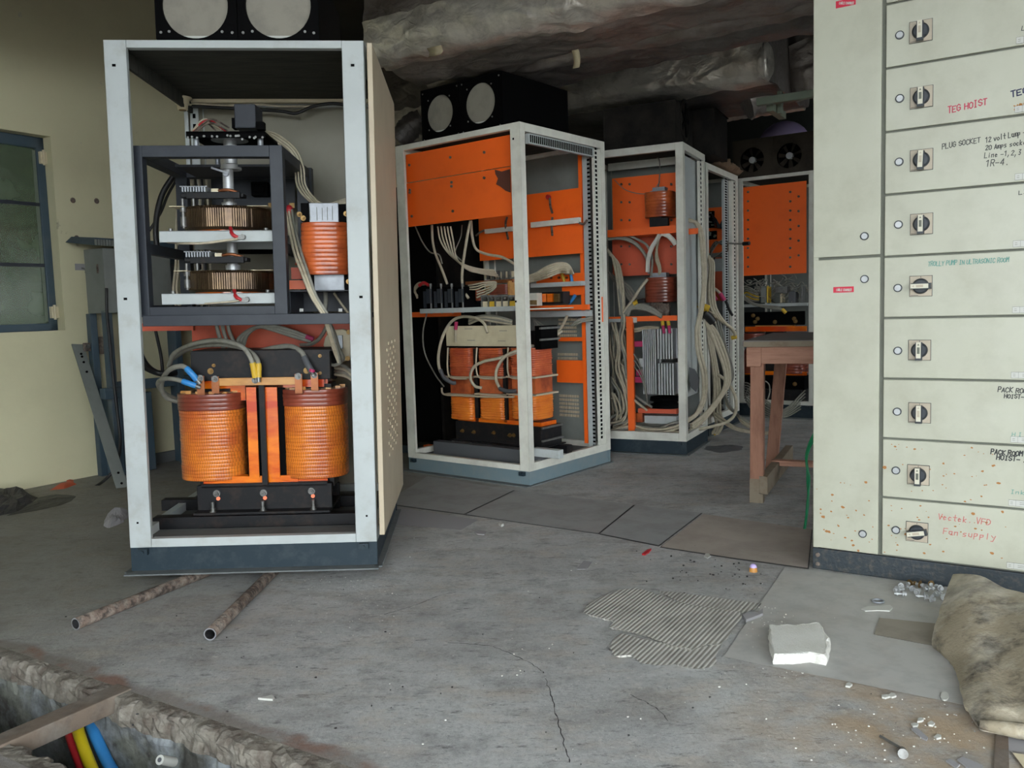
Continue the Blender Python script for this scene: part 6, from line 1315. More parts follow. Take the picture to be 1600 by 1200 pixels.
for i in range(2): wc([(1110,640+i*5,6.9),(1130,655+i*5,6.8),(1150,668+i*3,6.7),(1180,675+i*2,6.6),(1205,676+i*2,6.5)], .0105, cc, 'cream cable lying flat on the floor before the table legs', 'flat floor cables')
for i in range(4): wc([(1076,468+i*3,6.4),(1084,472+i*2,6.5),(1094,478+i*3,6.6),(1106,486+i*4,6.7),(1118,492+i*4,6.75)], .0095, M['yellow'] if i == 2 else cc, 'pale cable crossing between the two rear cabinets', 'crossing cables at mid height')
b = MB(); b.tube(spline([W.px(1098,488,6.55),W.px(1106,494,6.58),W.px(1113,503,6.6)],5), .035, 9); solo('tape_wrap', b, M['cabled'], 'black tape wrap holding the cable bundle between the rear cabinets', 'tape')
b = MB(); b.tube(spline([W.px(1099,480,6.55),W.px(1107,483,6.55)],4), .03, 9); solo('tape_wrap', b, M['yellow'], 'yellow tape wrap just above the black one on the cable bundle', 'tape')
for k, (u0, v0, u1, v1) in enumerate(((1113,461,1119,469),(1125,458,1132,469))):
    b = MB(); b.cyl(W.px(u0,v0,6.9), W.px(u1,v1,6.9), .017, 8); solo('lug_sleeve', b, M['magenta'], ['magenta cable sleeve at the open side, left one','magenta cable sleeve at the open side, right one'][k], 'sleeve')
cable(W, [(1110,450,6.95),(1118,452,6.9),(1126,459,6.9)], .011, cc, 'short cream cable ending in the right magenta sleeve')
cable(W, [(1134,470,6.92),(1140,485,6.95),(1144,492,7.0)], .012, M['cabled'], 'short black cable below the right magenta sleeve')
b = MB(); q = W.px(1143,528,6.9); b.cyl(q, W.px(1151,526,6.88), .017, 8); solo('taped_end', b, M['yellow'], 'yellow taped cable end at the perforated post', 'cable end')

# ================================================================== wooden table
FT = Fr(1.25, 4.52, -.45)
tz = .885
r = Root('wooden_table', 'rough pinkish wooden work table half hidden by the cream switch panel', 'table', FT, (.6,.5,0))
b = MB(); b.box(-.02, 1.3, -.02, 1.0, tz-.03, tz); r.part('table_top', b, M['tabletop'], bev=.004, label='dusty grey table top')
b = MB(); b.box(-.012, 1.29, -.024, .0, tz-.034, tz-.006); r.part('edge_board', b, M['woodend'])
b = MB(); b.box(.0, 1.28, .0, .03, tz-.125, tz-.035); r.part('apron', b, M['woodh'], bev=.003); b = MB(); b.box(.0, .03, .03, .96, tz-.125, tz-.035); r.part('apron', b, M['woodh'], bev=.003)
b = MB(); b.box(-.002, .075, -.004, .09, tz-.14, tz-.035); r.part('corner_block', b, M['woodh'], bev=.003)
f0 = FT.pz(1183,784,0); f1 = FT.pz(1213,716,0)
for name, top, ft in (('leg',(.05,.04,tz-.1),(f0.x,f0.y,0)),('leg',(.05,.93,tz-.06),(f1.x+.05,.88,0)),('leg',(1.2,.04,tz-.1),(1.27,f0.y,0)),('leg',(1.2,.93,tz-.06),(1.27,.95,0))):
    b = MB(); b.bar(ft, top, .07, .05, (0,1,0)); lg = r.part(name, b, M['wood'], bev=.003)
d_ = (Vector((.05,.04,tz-.1))-Vector((f0.x,f0.y,0)))
b = MB(); b.bar((f0.x,f0.y,0.0), Vector((f0.x,f0.y,0))+d_*.17, .072, .052, (0,1,0)); r.part('worn_foot', b, M['woodend'], label='worn bare foot of the front leg')
p0 = FT.px(1199,752,.03); p1 = FT.px(1231,702,.80)
b = MB(); b.bar((.075,.045,.10), (.10,.86,.14), .045, .10); r.part('side_rail', b, M['woodend'], bev=.003)
b = MB(); b.bar((.06,.42,.16), (1.24,.42,.16), .06, .03); r.part('stretcher', b, M['woodh'], bev=.002)
gq = FM.M @ Vector((-.17,.47,1.05)); gr = FM.M @ Vector((-.2,.50,.8))
cable(W, [gq, gr] + [W.px(*p) for p in [(1266,690,4.15),(1262,740,4.2),(1263,780,4.1),(1259,815,4.0),(1254,842,3.98)]], .007, M['greencable'], 'bright green cable hanging beside the cream switch panel', fixed=True)
cable(W, [gq+Vector((.02,0,0)), gr+Vector((.02,.01,0))] + [W.px(*p) for p in [(1265,700,4.15),(1265,750,4.15),(1261,790,4.05),(1257,840,3.98)]], .005, M['greencable'], 'thinner green cable twisted behind the bright green one', fixed=True)

# ================================================================== left: blue grey stand against the yellow wall
xa, xb = FWL.px(163,430,-.28).x, FWL.px(268,440,-.28).x
zt_, zb_ = FWL.px(200,389,-.28).z, FWL.px(215,488,-.28).z
r = Root('switch_box', 'grey enclosure with a sloped canopy on a blue grey stand, behind the nearest cabinet', 'enclosure', FWL, ((xa+xb)/2,-.15,zb_))
b = MB(); b.box(xa, xb, -.28, -.06, zb_, zt_); bx = r.part('enclosure', b, M['greybox'], bev=.004)
b = MB(); cz = FWL.px(160,380,-.3).z; b.add([(xa-.10,-.34,cz-.02),(xb+.06,-.34,cz-.02),(xb+.06,-.02,cz+.02),(xa-.10,-.02,cz+.02),(xa-.06,-.30,cz+.035),(xb+.03,-.30,cz+.035),(xb+.03,-.03,cz+.06),(xa-.06,-.03,cz+.06)], [(0,3,2,1),(4,5,6,7),(0,1,5,4),(1,2,6,5),(2,3,7,6),(3,0,4,7)]); cn = r.part('canopy', b, M['bluegrey'])
b = MB(); 
for k in range(14): b.box(xa-.09+k*.02, xa-.078+k*.02, -.345, -.335, cz-.02, cz+.02)
r.part('canopy_fins', b, M['greybox'], parent=cn, kind='stuff')
b = MB(); b.pbox(FWL, 152, 413, 166, 427, -.22, .01); p = FWL.px(159,420,-.225); b.cyl(p, p+Vector((0,-.01,0)), .012, 8); r.part('hinge_lug', b, M['rust'], parent=bx)
r = Root('steel_stand', 'blue grey steel stand with a lower box, under the grey enclosure', 'stand', FWL, ((xa+xb)/2,-.15,0))
for x in (xa+.0, xb+.02):
    for y in (-.26,): 
        b = MB(); b.box(x, x+.05, y, y+.05, 0, zb_+.02 if x == xa else zb_); r.part('leg', b, M['bluegrey'], bev=.003)
b = MB(); b.box(xa, xa+.05, -.08, -.03, 0, zb_); r.part('leg', b, M['bluegrey'], bev=.003)
x2 = FWL.px(286,650,-.1).x
b = MB(); b.box(x2-.05, x2+.02, -.1, -.04, 0, FWL.px(286,500,-.1).z+.5); r.part('leg', b, M['bluegrey'], bev=.003)
zr = FWL.px(250,597,-.2).z; b = MB(); b.box(xa+.05, x2, -.24, -.2, zr-.035, zr+.035); r.part('cross_rail', b, M['bluegrey'], bev=.003)
xl_, xr_ = FWL.px(188,680,-.26).x, FWL.px(240,680,-.26).x; b = MB(); b.box(xl_, xr_, -.27, -.02, .012, FWL.px(235,612,-.26).z); r.part('lower_box', b, M['bluegrey'], bev=.004)
b = MB(); b.pbox(FWL, 164, 606, 192, 623, -.29, .06); r.part('side_bracket', b, M['bluegrey'], bev=.002)
r = Root('wall_bracket', 'rusty brown angle bracket between the leaning strip and the blue stand', 'bracket', FWL, FWL.px(150,548,-.05)); b = MB(); b.pbox(FWL, 131, 535, 170, 548, -.06, .012); r.part('arm', b, M['rust'], bev=.002)
b = MB(); b.pbox(FWL, 168, 526, 177, 553, -.16, .12); r.part('clamp', b, M['rust']); b = MB(); p = FWL.px(137,541,-.061); b.cyl(p, p+Vector((0,-.01,0)), .014, 8); r.part('bolt', b, M['steel'])
f0 = FWL.pz(191,762,0); t0 = FWL.px(121,538,-.02)
r = Root('steel_strip', 'long grey steel strip with slots leaning against the yellow wall', 'strip', FWL, f0)
b = MB(); b.bar(f0, t0, .085, .008, (0,1,0)); 
b = MB(); dd = (t0-f0); 
ax = dd.normalized(); sd = Vector((1,0,0)); sd = (sd-ax*ax.dot(sd)).normalized()*.042; nn = ax.cross(sd).normalized()*.003
b.add([f0-sd-nn, f0+sd-nn, f0+sd+nn, f0-sd+nn, t0-sd-nn, t0+sd-nn, t0+sd+nn, t0-sd+nn], [(0,3,2,1),(4,5,6,7),(0,1,5,4),(1,2,6,5),(2,3,7,6),(3,0,4,7)]); st = r.part('strip', b, M['frame'] if False else M['greybox'], bev=.001)
for t in (.93,.91,.87,.80,.1,.03): p = f0+dd*t; b = MB(); b.cyl(p+Vector((0,-.006,0)), p+Vector((0,-.012,0)), .008, 8); r.part('hole', b, M['black'], parent=st)
cable(FWL, [(166,450,-.3),(167,490,-.3),(171,530,-.31),(177,590,-.33),(184,650,-.36),(188,690,-.4),(183,725,-.45),(166,748,-.42),(140,764,-.3),(105,769,-.2),(60,772,-.2)], .010, M['cabled'], 'black cable hanging from the grey enclosure and trailing along the wall foot')
cable(FWL, [(205,762,-.5),(180,770,-.45),(150,775,-.4),(115,782,-.35),(80,792,-.3)], .009, M['cabled'], 'second black cable lying on the floor near the leaning strip')
cable(FWL, [(236,486,-.2),(246,530,-.2),(252,560,-.2),(254,590,-.2),(250,610,-.2)], .012, M['cabled'], 'black cable hanging inside the open left side of the nearest cabinet, behind')
cable(FWL, [(206,490,-.22),(212,530,-.3),(226,566,-.32),(245,582,-.3),(268,585,-.28),(284,575,-.12)], .02, M['cabled'], 'thick black cable slung from the stand behind the nearest cabinet')
def lump(name, label, cat, pts, hgt, mt, seed=0, n=26):
    """a crumpled low heap over a floor outline"""
    P = [Vector(p) for p in pts]; c = sum(P, Vector())/len(P); b = MB(); m_ = len(P); rs = []
    for k in range(8):
        t = k/7; row = []
        for i in range(n):
            a = i/n*m_; j = int(a); q = P[j % m_].lerp(P[(j+1) % m_], a-j); p = q.lerp(c, t**1.0*.97)
            z = hgt*math.sin(min(1, t*1.3)*PI/2)*(.7+.6*noise.noise(Vector((p.x*9+seed, p.y*9, seed)))+.3*noise.noise(Vector((p.x*25, p.y*25, seed))))
            p = p + Vector((noise.noise(p*14+Vector((seed,0,0))), noise.noise(p*14+Vector((0,seed,3))), 0))*.02
            row.append((p.x, p.y, max(.003, z) if k else .001))
        rs.append(row)
    b.rings(rs, smooth=False); return solo(name, b, mt, label, cat)
lump('bin_bag', 'crumpled black rubbish bag at the foot of the yellow wall', 'bag', [W.pz(u,v,0) for u,v in ((-30,812),(0,806),(30,800),(55,788),(60,778),(38,771),(0,772),(-30,778))], .09, M['bag'], 1)
lump('dust_cloth', 'flat dark cloth spread from the black bag toward the nearest cabinet', 'cloth', [W.pz(u,v,0) for u,v in ((10,806),(60,798),(110,785),(120,775),(90,772),(60,777),(30,795))], .015, M['bag'], 4)
lump('torn_card', 'torn orange brown card against the wall foot', 'card', [W.pz(u,v,0) for u,v in ((80,766),(100,764),(117,758),(116,750),(106,752),(100,759))], .03, M['orangedull'], 2)
lump('plastic_sheet', 'crumpled grey plastic sheet beside the left post of the nearest cabinet', 'sheet', [W.pz(u,v,0) for u,v in ((161,822),(170,826),(196,815),(202,800),(198,793),(178,800),(166,808))], .045, M['paper'], 3)
lump('torn_sheet', 'torn dark grey sheet on the floor behind the heat sink cabinet', 'sheet', [W.pz(u,v,0) for u,v in ((1100,702),(1122,708),(1158,704),(1160,697),(1140,695),(1120,698),(1105,697))], .02, M['sleeve'], 6)

# ================================================================== floor plates, mats and litter
def undercut(P, z0, z1, k=.009):
    cx, cy = sum(p[0] for p in P)/len(P), sum(p[1] for p in P)/len(P); b = MB(); n = len(P); Q = []
    for x, y in P:
        d = math.hypot(x-cx, y-cy); Q.append((x-(x-cx)/d*k, y-(y-cy)/d*k))
    return b.add([(x,y,z0) for x,y in Q]+[(x,y,z1) for x,y in P], [tuple(range(n-1,-1,-1)), tuple(range(n,2*n))]+[(i,(i+1)%n,n+(i+1)%n,n+i) for i in range(n)])
def plate(name, label, cat, px_, z0, z1, mt, gap=0):
    P = [W.pz(u, v, z1) for u, v in px_]; b = undercut([(p.x,p.y) for p in P], z0, z1); r = Root(name, label, cat, W, sum(P, Vector())/len(P)); r.part('sheet', b, mt)
    if gap:
        c_ = sum(P, Vector())/len(P); b = MB(); b.prism([((p+(p-c_).normalized()*gap).x, (p+(p-c_).normalized()*gap).y) for p in P], .0002, .0006); r.part('joint', b, M['bag'], label='dark dirt filled joint')
    return r
GP = None
plate('floor_plate', 'leftmost checkered steel floor plate in front of the middle cabinet', 'floor plate', [(600,786),(725,803),(803,765.5),(668,744)], .0007, .004, M['checker'], .007)
plate('floor_plate', 'middle checkered steel floor plate in front of the middle cabinet', 'floor plate', [(728,803.5),(935,833),(990,788.5),(806,766)], .0007, .004, M['checker'], .007)
plate('floor_plate', 'rightmost checkered steel floor plate, broken at its far right corner', 'floor plate', [(938,833.5),(1029,852),(1096,801),(993,789)], .0007, .004, M['checker'], .007)
plate('floor_plate', 'smooth brownish steel floor plate beside the cream switch panel', 'floor plate', [(1033,854),(1150,872),(1262,887),(1268,827),(1099,803)], .0007, .004, M['plate'], .007)
plate('floor_sheet', 'pale smooth floor sheet beside the cream side panel', 'floor sheet', [(606,818),(720,828),(748,812),(640,796),(612,792)], .0005, .003, M['paper'])
def ragged(px_, z0, z1, sub=5, amp=.006, seed=0):
    P = [W.pz(u,v,z1) for u,v in px_]; out = []
    for i in range(len(P)):
        a, c_ = P[i], P[(i+1) % len(P)]
        for k in range(sub):
            q = a.lerp(c_, k/sub); out.append((q.x+amp*noise.noise(Vector((q.x*40+seed,q.y*40,0))), q.y+amp*noise.noise(Vector((q.x*40,q.y*40+seed,5)))))
    return undercut(out, z0*.4, z1, .014)
def rib_mat():
    m_ = M['rib']; n = m_.node_tree.nodes; l = m_.node_tree.links; p = n['Principled BSDF']
    tc = n.new('ShaderNodeTexCoord'); mp = n.new('ShaderNodeMapping'); mp.inputs['Rotation'].default_value = (0,0,-TH); l.new(tc.outputs['Object'], mp.inputs[0])
    w_ = n.new('ShaderNodeTexWave'); w_.bands_direction = 'X'; w_.inputs['Scale'].default_value = 20.5; w_.inputs['Distortion'].default_value = .15; l.new(mp.outputs[0], w_.inputs[0])
    src = p.inputs['Base Color'].links[0].from_socket; r = n.new('ShaderNodeMapRange'); r.inputs[1].default_value = .25; r.inputs[2].default_value = 0; r.inputs[4].default_value = .5; l.new(w_.outputs[1], r.inputs[0])
    x = n.new('ShaderNodeMix'); x.data_type = 'RGBA'; l.new(r.outputs[0], x.inputs[0]); l.new(src, x.inputs[6]); x.inputs[7].default_value = C(84,81,77); l.new(x.outputs[2], p.inputs['Base Color'])
    bp = n.new('ShaderNodeBump'); bp.inputs['Strength'].default_value = .55; bp.inputs['Distance'].default_value = .0035; l.new(w_.outputs[1], bp.inputs['Height']); l.new(bp.outputs[0], p.inputs['Normal'])
rib_mat()
cv = lambda L: [(600+.425*x, 700+.425*y) for x, y in L]
solo('ribbed_mat', ragged(cv([(830,735),(840,708),(870,680),(940,700),(1130,735),(1240,722),(1222,760),(1222,795),(1200,806),(1140,812),(1080,795),(1000,799),(940,788),(905,760),(850,766)]), .001, .006, seed=3), M['rib'], 'torn lower layer of ribbed grey matting under the larger piece', 'mat')
solo('ribbed_mat', ragged(cv([(1005,525),(1060,528),(1300,560),(1388,572),(1370,592),(1312,606),(1130,590)]), .001, .006, seed=9), M['rib'], 'torn strip of ribbed matting behind the larger piece', 'mat')
solo('ribbed_mat', ragged(cv([(733,590),(800,545),(880,517),(930,515),(985,530),(1060,560),(1130,577),(1230,592),(1310,600),(1315,622),(1290,660),(1262,700),(1240,718),(1195,722),(1135,740),(1060,725),(960,690),(880,670),(828,660),(845,635),(790,622),(740,608)]), .0065, .012, seed=1), M['rib'], 'largest piece of torn ribbed grey matting on the floor', 'mat')
solo('floor_mat', ragged([(1130,1026),(1165,975),(1226,887),(1280,892),(1500,920),(1640,940),(1640,1125),(1510,1102),(1400,1080)], .0008, .006, 4, .003), M['mat'], 'smooth dark mat in front of the cream switch panel', 'mat')
plate('rubber_strip', 'flat brown grey strip of board on the dark mat', 'strip', [(1366,991),(1374,965),(1480,976),(1476,1012)], .0065, .010, M['cardbd'])
# polystyrene slab
P = [(1195,976),(1216,973),(1244,977),(1270,974),(1281,990),(1292,1020),(1290,1037),(1262,1031),(1238,1034),(1207,1034),(1200,1008)]
def slabpx(px_, z0, z1, sub, amp, seed):
    b = MB(); P = [W.pz(u,v,z0) for u,v in px_]; out = []
    for i in range(len(P)):
        a, c_ = P[i], P[(i+1) % len(P)]
        for k in range(sub):
            q = a.lerp(c_, k/sub); out.append(q)
    rs = []; c = sum(out, Vector())/len(out)
    for z, sh in ((z0,0),(z0+(z1-z0)*.3,.004),(z0+(z1-z0)*.7,.002),(z1-.003,-.001),(z1,-.006)):
        row = []
        for q in out:
            d = (q-c).normalized(); n_ = amp*noise.noise(Vector((q.x*60+seed, q.y*60, z*120))); row.append((q.x+d.x*(sh+n_), q.y+d.y*(sh+n_), z+.3*n_))
        rs.append(row)
    b.rings(rs, smooth=False); return b
sb = [(1209,1038),(1238,1038),(1265,1035),(1291,1040),(1296,1012),(1281,986),(1240,990),(1202,990),(1203,1012)]
solo('polystyrene_slab', slabpx(sb, .0065, .038, 8, .006, 2), M['styro'], 'chunk of white polystyrene lying on the dark mat', 'polystyrene')
# heavy folded sheet leaning on the plinth
r = Root('folded_sheet', 'large stained brown sheet curled over the dark mat against the switch panel plinth', 'sheet', W, W.pz(1560,1020,0))
edge = [((1489,897),.115),((1478,925),.10),((1468,955),.075),((1459,985),.045),((1457,1006),.022),((1480,1026),.022),((1491,1045),.024),((1499,1068),.026),((1505,1098),.024),((1516,1115),.022),((1528,1134),.02)]
far = [((1700,955),.18),((1700,985),.17),((1700,1010),.16),((1700,1035),.15),((1700,1058),.14),((1700,1078),.13),((1700,1095),.115),((1700,1112),.10),((1700,1130),.08),((1700,1148),.05),((1700,1162),.03)]
N = 26; rows = []
for (e, ez), (f_, fz) in zip(edge, far):
    p, q = W.pz(*e, ez), W.pz(*f_, fz); row = []
    for k in range(N):
        t = k/(N-1); s_ = p.lerp(q, t); s_.z += .05*math.sin(min(t*2.2,1)*PI)*.4*(ez > .02) + .008*noise.noise(Vector((s_.x*9, s_.y*9, 2)))*min(1,t*5)
        row.append(s_)
    rows.append(row)
fine = []
cols = [spline([rw[k] for rw in rows], 4) for k in range(N)]
R_ = [[cols[k][i] for k in range(N)] for i in range(len(cols[0]))]
for i, rw in enumerate(R_):
    j = .008*noise.noise(Vector((i*.6,3,1))); rw[0] = rw[0]+Vector((j, j*.4, 0))
b = MB(); n_ = len(R_); up = [p for rw in R_ for p in rw]; dn = [p-Vector((-.002,.004,.010)) for p in up]
b.add(up, [(i*N+k, i*N+k+1, (i+1)*N+k+1, (i+1)*N+k) for i in range(n_-1) for k in range(N-1)], True)
b.add(dn, [(i*N+k, (i+1)*N+k, (i+1)*N+k+1, i*N+k+1) for i in range(n_-1) for k in range(N-1)], True)
bd = [i*N for i in range(n_)] + [(n_-1)*N+k for k in range(1,N)] + [i*N+N-1 for i in range(n_-2,-1,-1)] + [k for k in range(N-2,0,-1)]
L = len(bd); b.add([up[i] for i in bd]+[dn[i] for i in bd], [(i,(i+1)%L,L+(i+1)%L,L+i) for i in range(L)])
r.part('sheet', b, M['sack'])
b = MB(); rs = []
for k in range(9):       # curled lip at the front corner
    t = k/8; c_ = W.pz(1531+t*150, 1131+t*26, .026+.012*math.sin(t*3)); rr = .012+.008*math.sin(t*PI)
    rs.append([c_+bV*rr*math.cos(a)+Vector((0,0,rr*math.sin(a))) for a in [j*2*PI/10 for j in range(10)]])
b.rings(rs); r.part('curled_lip', b, M['sack'])
plate('board_offcut', 'striped brown board strip at the bottom right corner under the stained sheet', 'board', [(1556,1140),(1575,1138),(1577,1205),(1553,1205)], .001, .006, M['channel'])
plate('board_offcut', 'grey card piece at the bottom right corner beside the striped board', 'card', [(1577,1142),(1640,1150),(1640,1180),(1573,1172)], .001, .004, M['paper'])
plate('board_offcut', 'pale card piece lowest at the bottom right corner', 'card', [(1582,1176),(1640,1184),(1640,1215),(1600,1200)], .001, .005, M['offcard'])
# loose bolts by the plinth
BL = [(1400,922,.2),(1408,916,1.2),(1413,928,2.9),(1420,912,.3),(1426,920,1.9),(1432,925,.8),(1440,914,2.3),(1447,920,.1),(1455,913,1.1),(1447,932,2.8),(1462,928,.5),(1470,919,1.7),(1458,936,2.2),(1474,934,.9)]
for i, (u, v, a) in enumerate(BL):
    z = .0175; q = W.pz(u, v, z); d = Vector((math.cos(a), math.sin(a), 0))
    r = Root('loose_bolt', 'loose zinc bolt with washers in the small heap on the dark mat', 'bolt', W, (q.x,q.y,.0065), 'loose bolts heaped by the plinth')
    b = MB(); b.cyl(q, q+d*.034, .004, 8); r.part('shank', b, M['bright']); b = MB(); b.cyl(q, q-d*.007, .008, 6); r.part('head', b, M['bright'])
    b = MB(); b.cyl(q+d*.004, q+d*.0065, .011 if i % 3 else .015, 14); b.cyl(q+d*.022, q+d*.028, .0075, 6); r.part('washer', b, M['brass'] if i in (3,6,8) else M['bright'])
def shard(name, label, cat, px_, mt, th=.004, z0=.0008, group=None):
    P = [W.pz(u, v, z0+th) for u, v in px_]; b = MB(); b.prism([(p.x,p.y) for p in P], z0, z0+th); return solo(name, b, mt, label, cat, W, None, group)
shard('plastic_strip', 'pale pinkish plastic strip on the dark mat near the loose bolts', 'strip', [(1346,951),(1356,947),(1378,946),(1391,945),(1395,949),(1390,954),(1370,953),(1352,954)], M['white'], .004, .0065)
shard('cap', 'white plastic disc at the lower edge of the dark mat', 'disc', [(1476+6.5*math.cos(k*PI/8), 1087+6.5*math.sin(k*PI/8)) for k in range(16)], M['white'], .004, .0065)
shard('plastic_shard', 'long pale plastic shard at the bottom right, pointing up left', 'shard', [(1424,1138),(1432,1136),(1450,1152),(1448,1156),(1440,1152)], M['paper'])
shard('plastic_shard', 'broad pale plastic shard at the very bottom right', 'shard', [(1496,1186),(1505,1182),(1536,1196),(1534,1202),(1515,1201)], M['paper'])
shard('plastic_shard', 'narrow pale plastic shard beside the broad one at the very bottom', 'shard', [(1478,1188),(1484,1185),(1500,1194),(1494,1200)], M['paper'])
shard('paper_scrap', 'grey paper scrap in the middle of the floor before the checkered plates', 'paper', [(901,889),(912,876),(925,878),(917,889)], M['paper'], .002)
shard('paper_scrap', 'pinkish grey paper scrap near the pale floor sheet', 'paper', [(741,831),(748,828),(760,830),(757,835),(745,834)], M['paper'], .004)
shard('plastic_lump', 'small white lump on the seam of the leftmost checkered plate', 'lump', [(779,817),(783,815),(787,818),(783,820)], M['white'], .012)
shard('plaster_flake', 'white plaster flake on the lip of the trench', 'flake', [(403,1090),(415,1088),(424,1085),(429,1088),(426,1092),(412,1091)], M['white'], .006)
r = Root('bottle_top', 'small pink and orange plastic cap near the smooth floor plate', 'cap', W, W.pz(1177,894,0)); q = W.pz(1177,893,.0); b = MB(); b.cyl(q, q+Vector((0,0,.018)), .017, 14, .015); r.part('collar', b, M['woodstrip']); b = MB(); b.sphere(q+Vector((0,0,.018)), .015, 12, 6, 1, True); r.part('dome', b, M['lav'])
shard('red_scrap', 'red plastic scrap at the corner of the checkered plates', 'scrap', [(1003,865),(1012,858),(1018,857),(1014,862),(1008,866)], M['red'], .006)
shard('grey_lump', 'curled grey plastic offcut between the ribbed matting and the dark mat', 'offcut', [(1160,960),(1170,955),(1184,957),(1192,950),(1192,958),(1180,963),(1166,968)], M['paper'], .014)
r = Root('screw', 'long screw lying on the floor at the bottom right', 'screw', W, W.pz(1392,1160,0)); p, q = W.pz(1375,1150,.006), W.pz(1406,1168,.006); b = MB(); b.cyl(p, q, .0035, 7); r.part('shank', b, M['steel']); b = MB(); b.cyl(W.pz(1409,1174,.006), W.pz(1411,1178,.014), .012, 10); r.part('washer_head', b, M['steel'])
for k, (u, v, a) in enumerate(((1438,1124,0),(1430,1131,1),(1466,1150,2),(1395,1085,.5),(1383,1087,1.5),(1326,1069,2.5),(1105,867,.3),(1455,1130,1))):
    q = W.pz(u, v, 0); shard('plastic_chip', 'small white plastic chip scattered on the floor at the right', 'chip', [(u+6*math.cos(t+a)*random.uniform(.6,1.3), v+3.4*math.sin(t+a)*random.uniform(.6,1.3)) for t in (0,1.2,2.4,3.7,5)], M['white'], .005, group='white plastic chips on the floor')
r = Root('steel_ring', 'thin grey washer ring on the dark mat above the plastic strip', 'washer', W, W.pz(1372,939,.0065)); q = W.pz(1372,939,.01); b = MB(); b.tube([q+Vector((.019*math.cos(k*2*PI/16), .019*math.sin(k*2*PI/16), 0)) for k in range(17)], .004, 6); r.part('ring', b, M['alu'])
# fine crumbs: nobody could count them
b = MB()
def crumb(u, v, s_, z=.0005):
    q = W.pz(u, v, z); a = random.uniform(0, 6.28); P = [(q.x+s_*random.uniform(.5,1.2)*math.cos(a+t), q.y+s_*random.uniform(.5,1.2)*math.sin(a+t)) for t in (0,1.5,3.1,4.6)]; b.prism(P, z, z+s_*.7)
for _ in range(170): crumb(random.uniform(600,1300), random.uniform(830,1190), random.choice([.001,.0012,.0015,.003]))
for _ in range(70): crumb(random.gauss(1190,40), random.gauss(965,22), random.choice([.0015,.002,.003]), .0065)
for _ in range(60): crumb(random.gauss(1240,60), random.gauss(1040,14), random.choice([.0015,.002,.003]))
for _ in range(90): crumb(random.uniform(430,620), random.uniform(880,1000), random.choice([.001,.0015,.002]))
for _ in range(60): crumb(random.uniform(1300,1540), random.uniform(1090,1195), random.choice([.002,.003]))
solo('crumbs', b, M['styro'], 'white crumbs of polystyrene and plaster scattered on the floor', 'crumbs', kind='stuff')
b = MB()
for _ in range(90): crumb(random.uniform(20,1500), random.uniform(900,1195), random.choice([.001,.0015,.002,.003,.004]))
for _ in range(60): crumb(random.gauss(1120,60), random.gauss(885,22), random.choice([.003,.005]))
solo('grit', b, M['bag'], 'dark grit and flakes scattered over the floor', 'grit', kind='stuff')

# ---------------- pipes, trench bar, trench cables
def pipe(p, q, r_, lab):
    d = (q-p).normalized(); rt = Root('rusty_pipe', lab, 'pipe', W, p-Vector((0,0,r_)))
    b = MB(); a = d.orthogonal().normalized(); c_ = d.cross(a); n = 20
    ring = lambda o, rr: [tuple(o+(a*math.cos(2*PI*k/n)+c_*math.sin(2*PI*k/n))*rr) for k in range(n)]
    b.rings([ring(q, r_), ring(p.lerp(q,.6), r_*1.02), ring(p.lerp(q,.3), r_*.99), ring(p, r_), ring(p, r_*.8)], close=False); rt.part('tube', b, M['rust'])
    b = MB(); b.rings([ring(p, r_*.8), ring(p+d*.35, r_*.8)], close=False); b.add(ring(p+d*.3, r_*.8), [tuple(range(n))]); rt.part('bore', b, M['bag'], label='bore coloured dark for the shade inside it')  # shade inside the pipe is painted as a dark colour
    b = MB(); b.rings([ring(p-d*.0005, r_*1.0), ring(p-d*.0005, r_*.84)], close=False); rt.part('cut_end', b, M['alu'])
rp = .0215
p, q = W.pz(118,975,rp), W.pz(308,899,rp); pipe(p, q+(q-p)*.5, rp, 'left rusty pipe poking out from under the nearest cabinet')
p, q = W.pz(328,991,rp), W.pz(425,895,rp); pipe(p, q+(q-p)*.5, rp, 'right rusty pipe poking out from under the nearest cabinet')
qa = uv(-2.30, 0); 
ue = W.pz(168,1085,0); U_ = ue.dot(bU)
b = MB(); b.prism([(uv(U_-.035,TV0-.06).x,uv(U_-.035,TV0-.06).y),(uv(U_+.035,TV0-.06).x,uv(U_+.035,TV0-.06).y),(uv(U_+.035,TV1+.06).x,uv(U_+.035,TV1+.06).y),(uv(U_-.035,TV1+.06).x,uv(U_-.035,TV1+.06).y)], -.048, .004); solo('trench_bar', b, M['channel'], 'brown channel bar laid across the open cable trench', 'bar', bev=.003)
U2 = W.pz(10,1018,0).dot(bU)
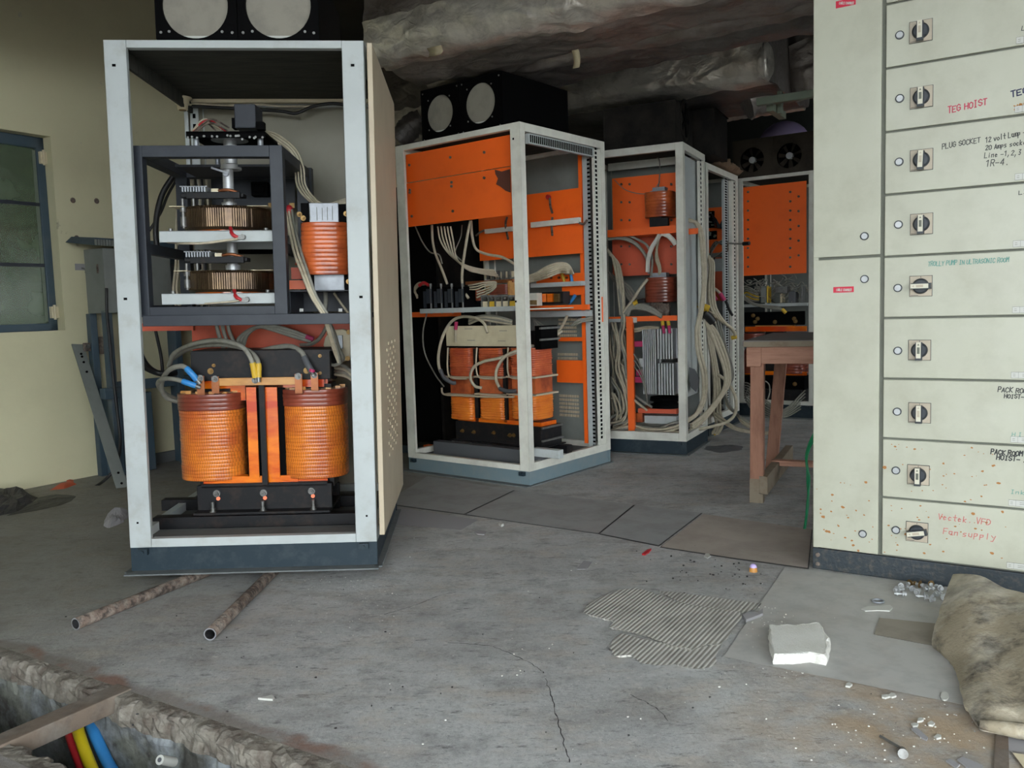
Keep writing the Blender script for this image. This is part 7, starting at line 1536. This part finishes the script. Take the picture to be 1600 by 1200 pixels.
b = MB(); b.prism([(uv(U2-.05,TV0-.06).x,uv(U2-.05,TV0-.06).y),(uv(U2+.03,TV0-.06).x,uv(U2+.03,TV0-.06).y),(uv(U2+.03,TV1+.03).x,uv(U2+.03,TV1+.03).y),(uv(U2-.05,TV1+.03).x,uv(U2-.05,TV1+.03).y)], -.05, -.004); solo('trench_bar', b, M['rust'], 'rusty bar across the trench at the left edge of the picture', 'bar', bev=.003)
TC = [('red', M['red'], .015, [(96,1085,-.10),(104,1120,-.11),(110,1148,-.13),(121,1180,-.17),(136,1215,-.22),(160,1260,-.3)]),
      ('yellow', M['yellowbright'], .0165, [(104,1080,-.09),(116,1118,-.10),(124,1148,-.12),(135,1180,-.16),(150,1215,-.21),(175,1260,-.3)]),
      ('blue', M['blue'], .0165, [(122,1075,-.09),(136,1112,-.10),(145,1140,-.12),(158,1170,-.16),(176,1205,-.21),(205,1250,-.3)]),
      ('black', M['cabled'], .02, [(146,1080,-.09),(158,1115,-.11),(172,1145,-.14),(190,1180,-.19),(210,1215,-.25),(240,1260,-.33)])]
for nm, mt, r_, pts in TC:
    cable(W, [W.pz(*p) for p in pts], r_, mt, '%s power cable bending under the channel bar in the trench' % nm, fixed=True, n=12)
q = W.pz(254,1188,-.06); b = MB(); rs = []
r = Root('pipe_stub', 'white plastic pipe clip on the wall of the trench', 'clip', W, q-Vector((0,0,.02)))
d = Vector((-.25,-.8,.55)).normalized(); b.tube([q-d*.05, q+d*.012], .0125, 16); r.part('clip_body', b, M['white']); b = MB(); b.cyl(q+d*.0125, q+d*.0135, .006, 14); r.part('bore', b, M['sleeve'])

# fine cracks in the concrete
b = MB()
for pts in (((770,1010),(800,1022),(835,1040),(850,1052)),((852,1060),(862,1090),(870,1120),(878,1150),(888,1180),(890,1192)),((700,1004),(735,1006),(770,1010)),((985,1085),(1010,1098),(1030,1110),(1045,1126)),((600,960),(640,948),(690,930),(712,925))):
    P = spline([W.pz(u, v, .0004) for u, v in pts], 6)
    for i, (p, q) in enumerate(zip(P, P[1:])):
        d = (q-p).normalized(); e = Vector((-d.y, d.x, 0))*random.uniform(.0007,.0019); j = Vector((random.uniform(-.003,.003), random.uniform(-.003,.003), 0)); P[i+1] += j; q = P[i+1]
        b.add([p-e, p+e, q+e, q-e], [(0,1,2,3)])
struct('trim_5', b, M['bag'])
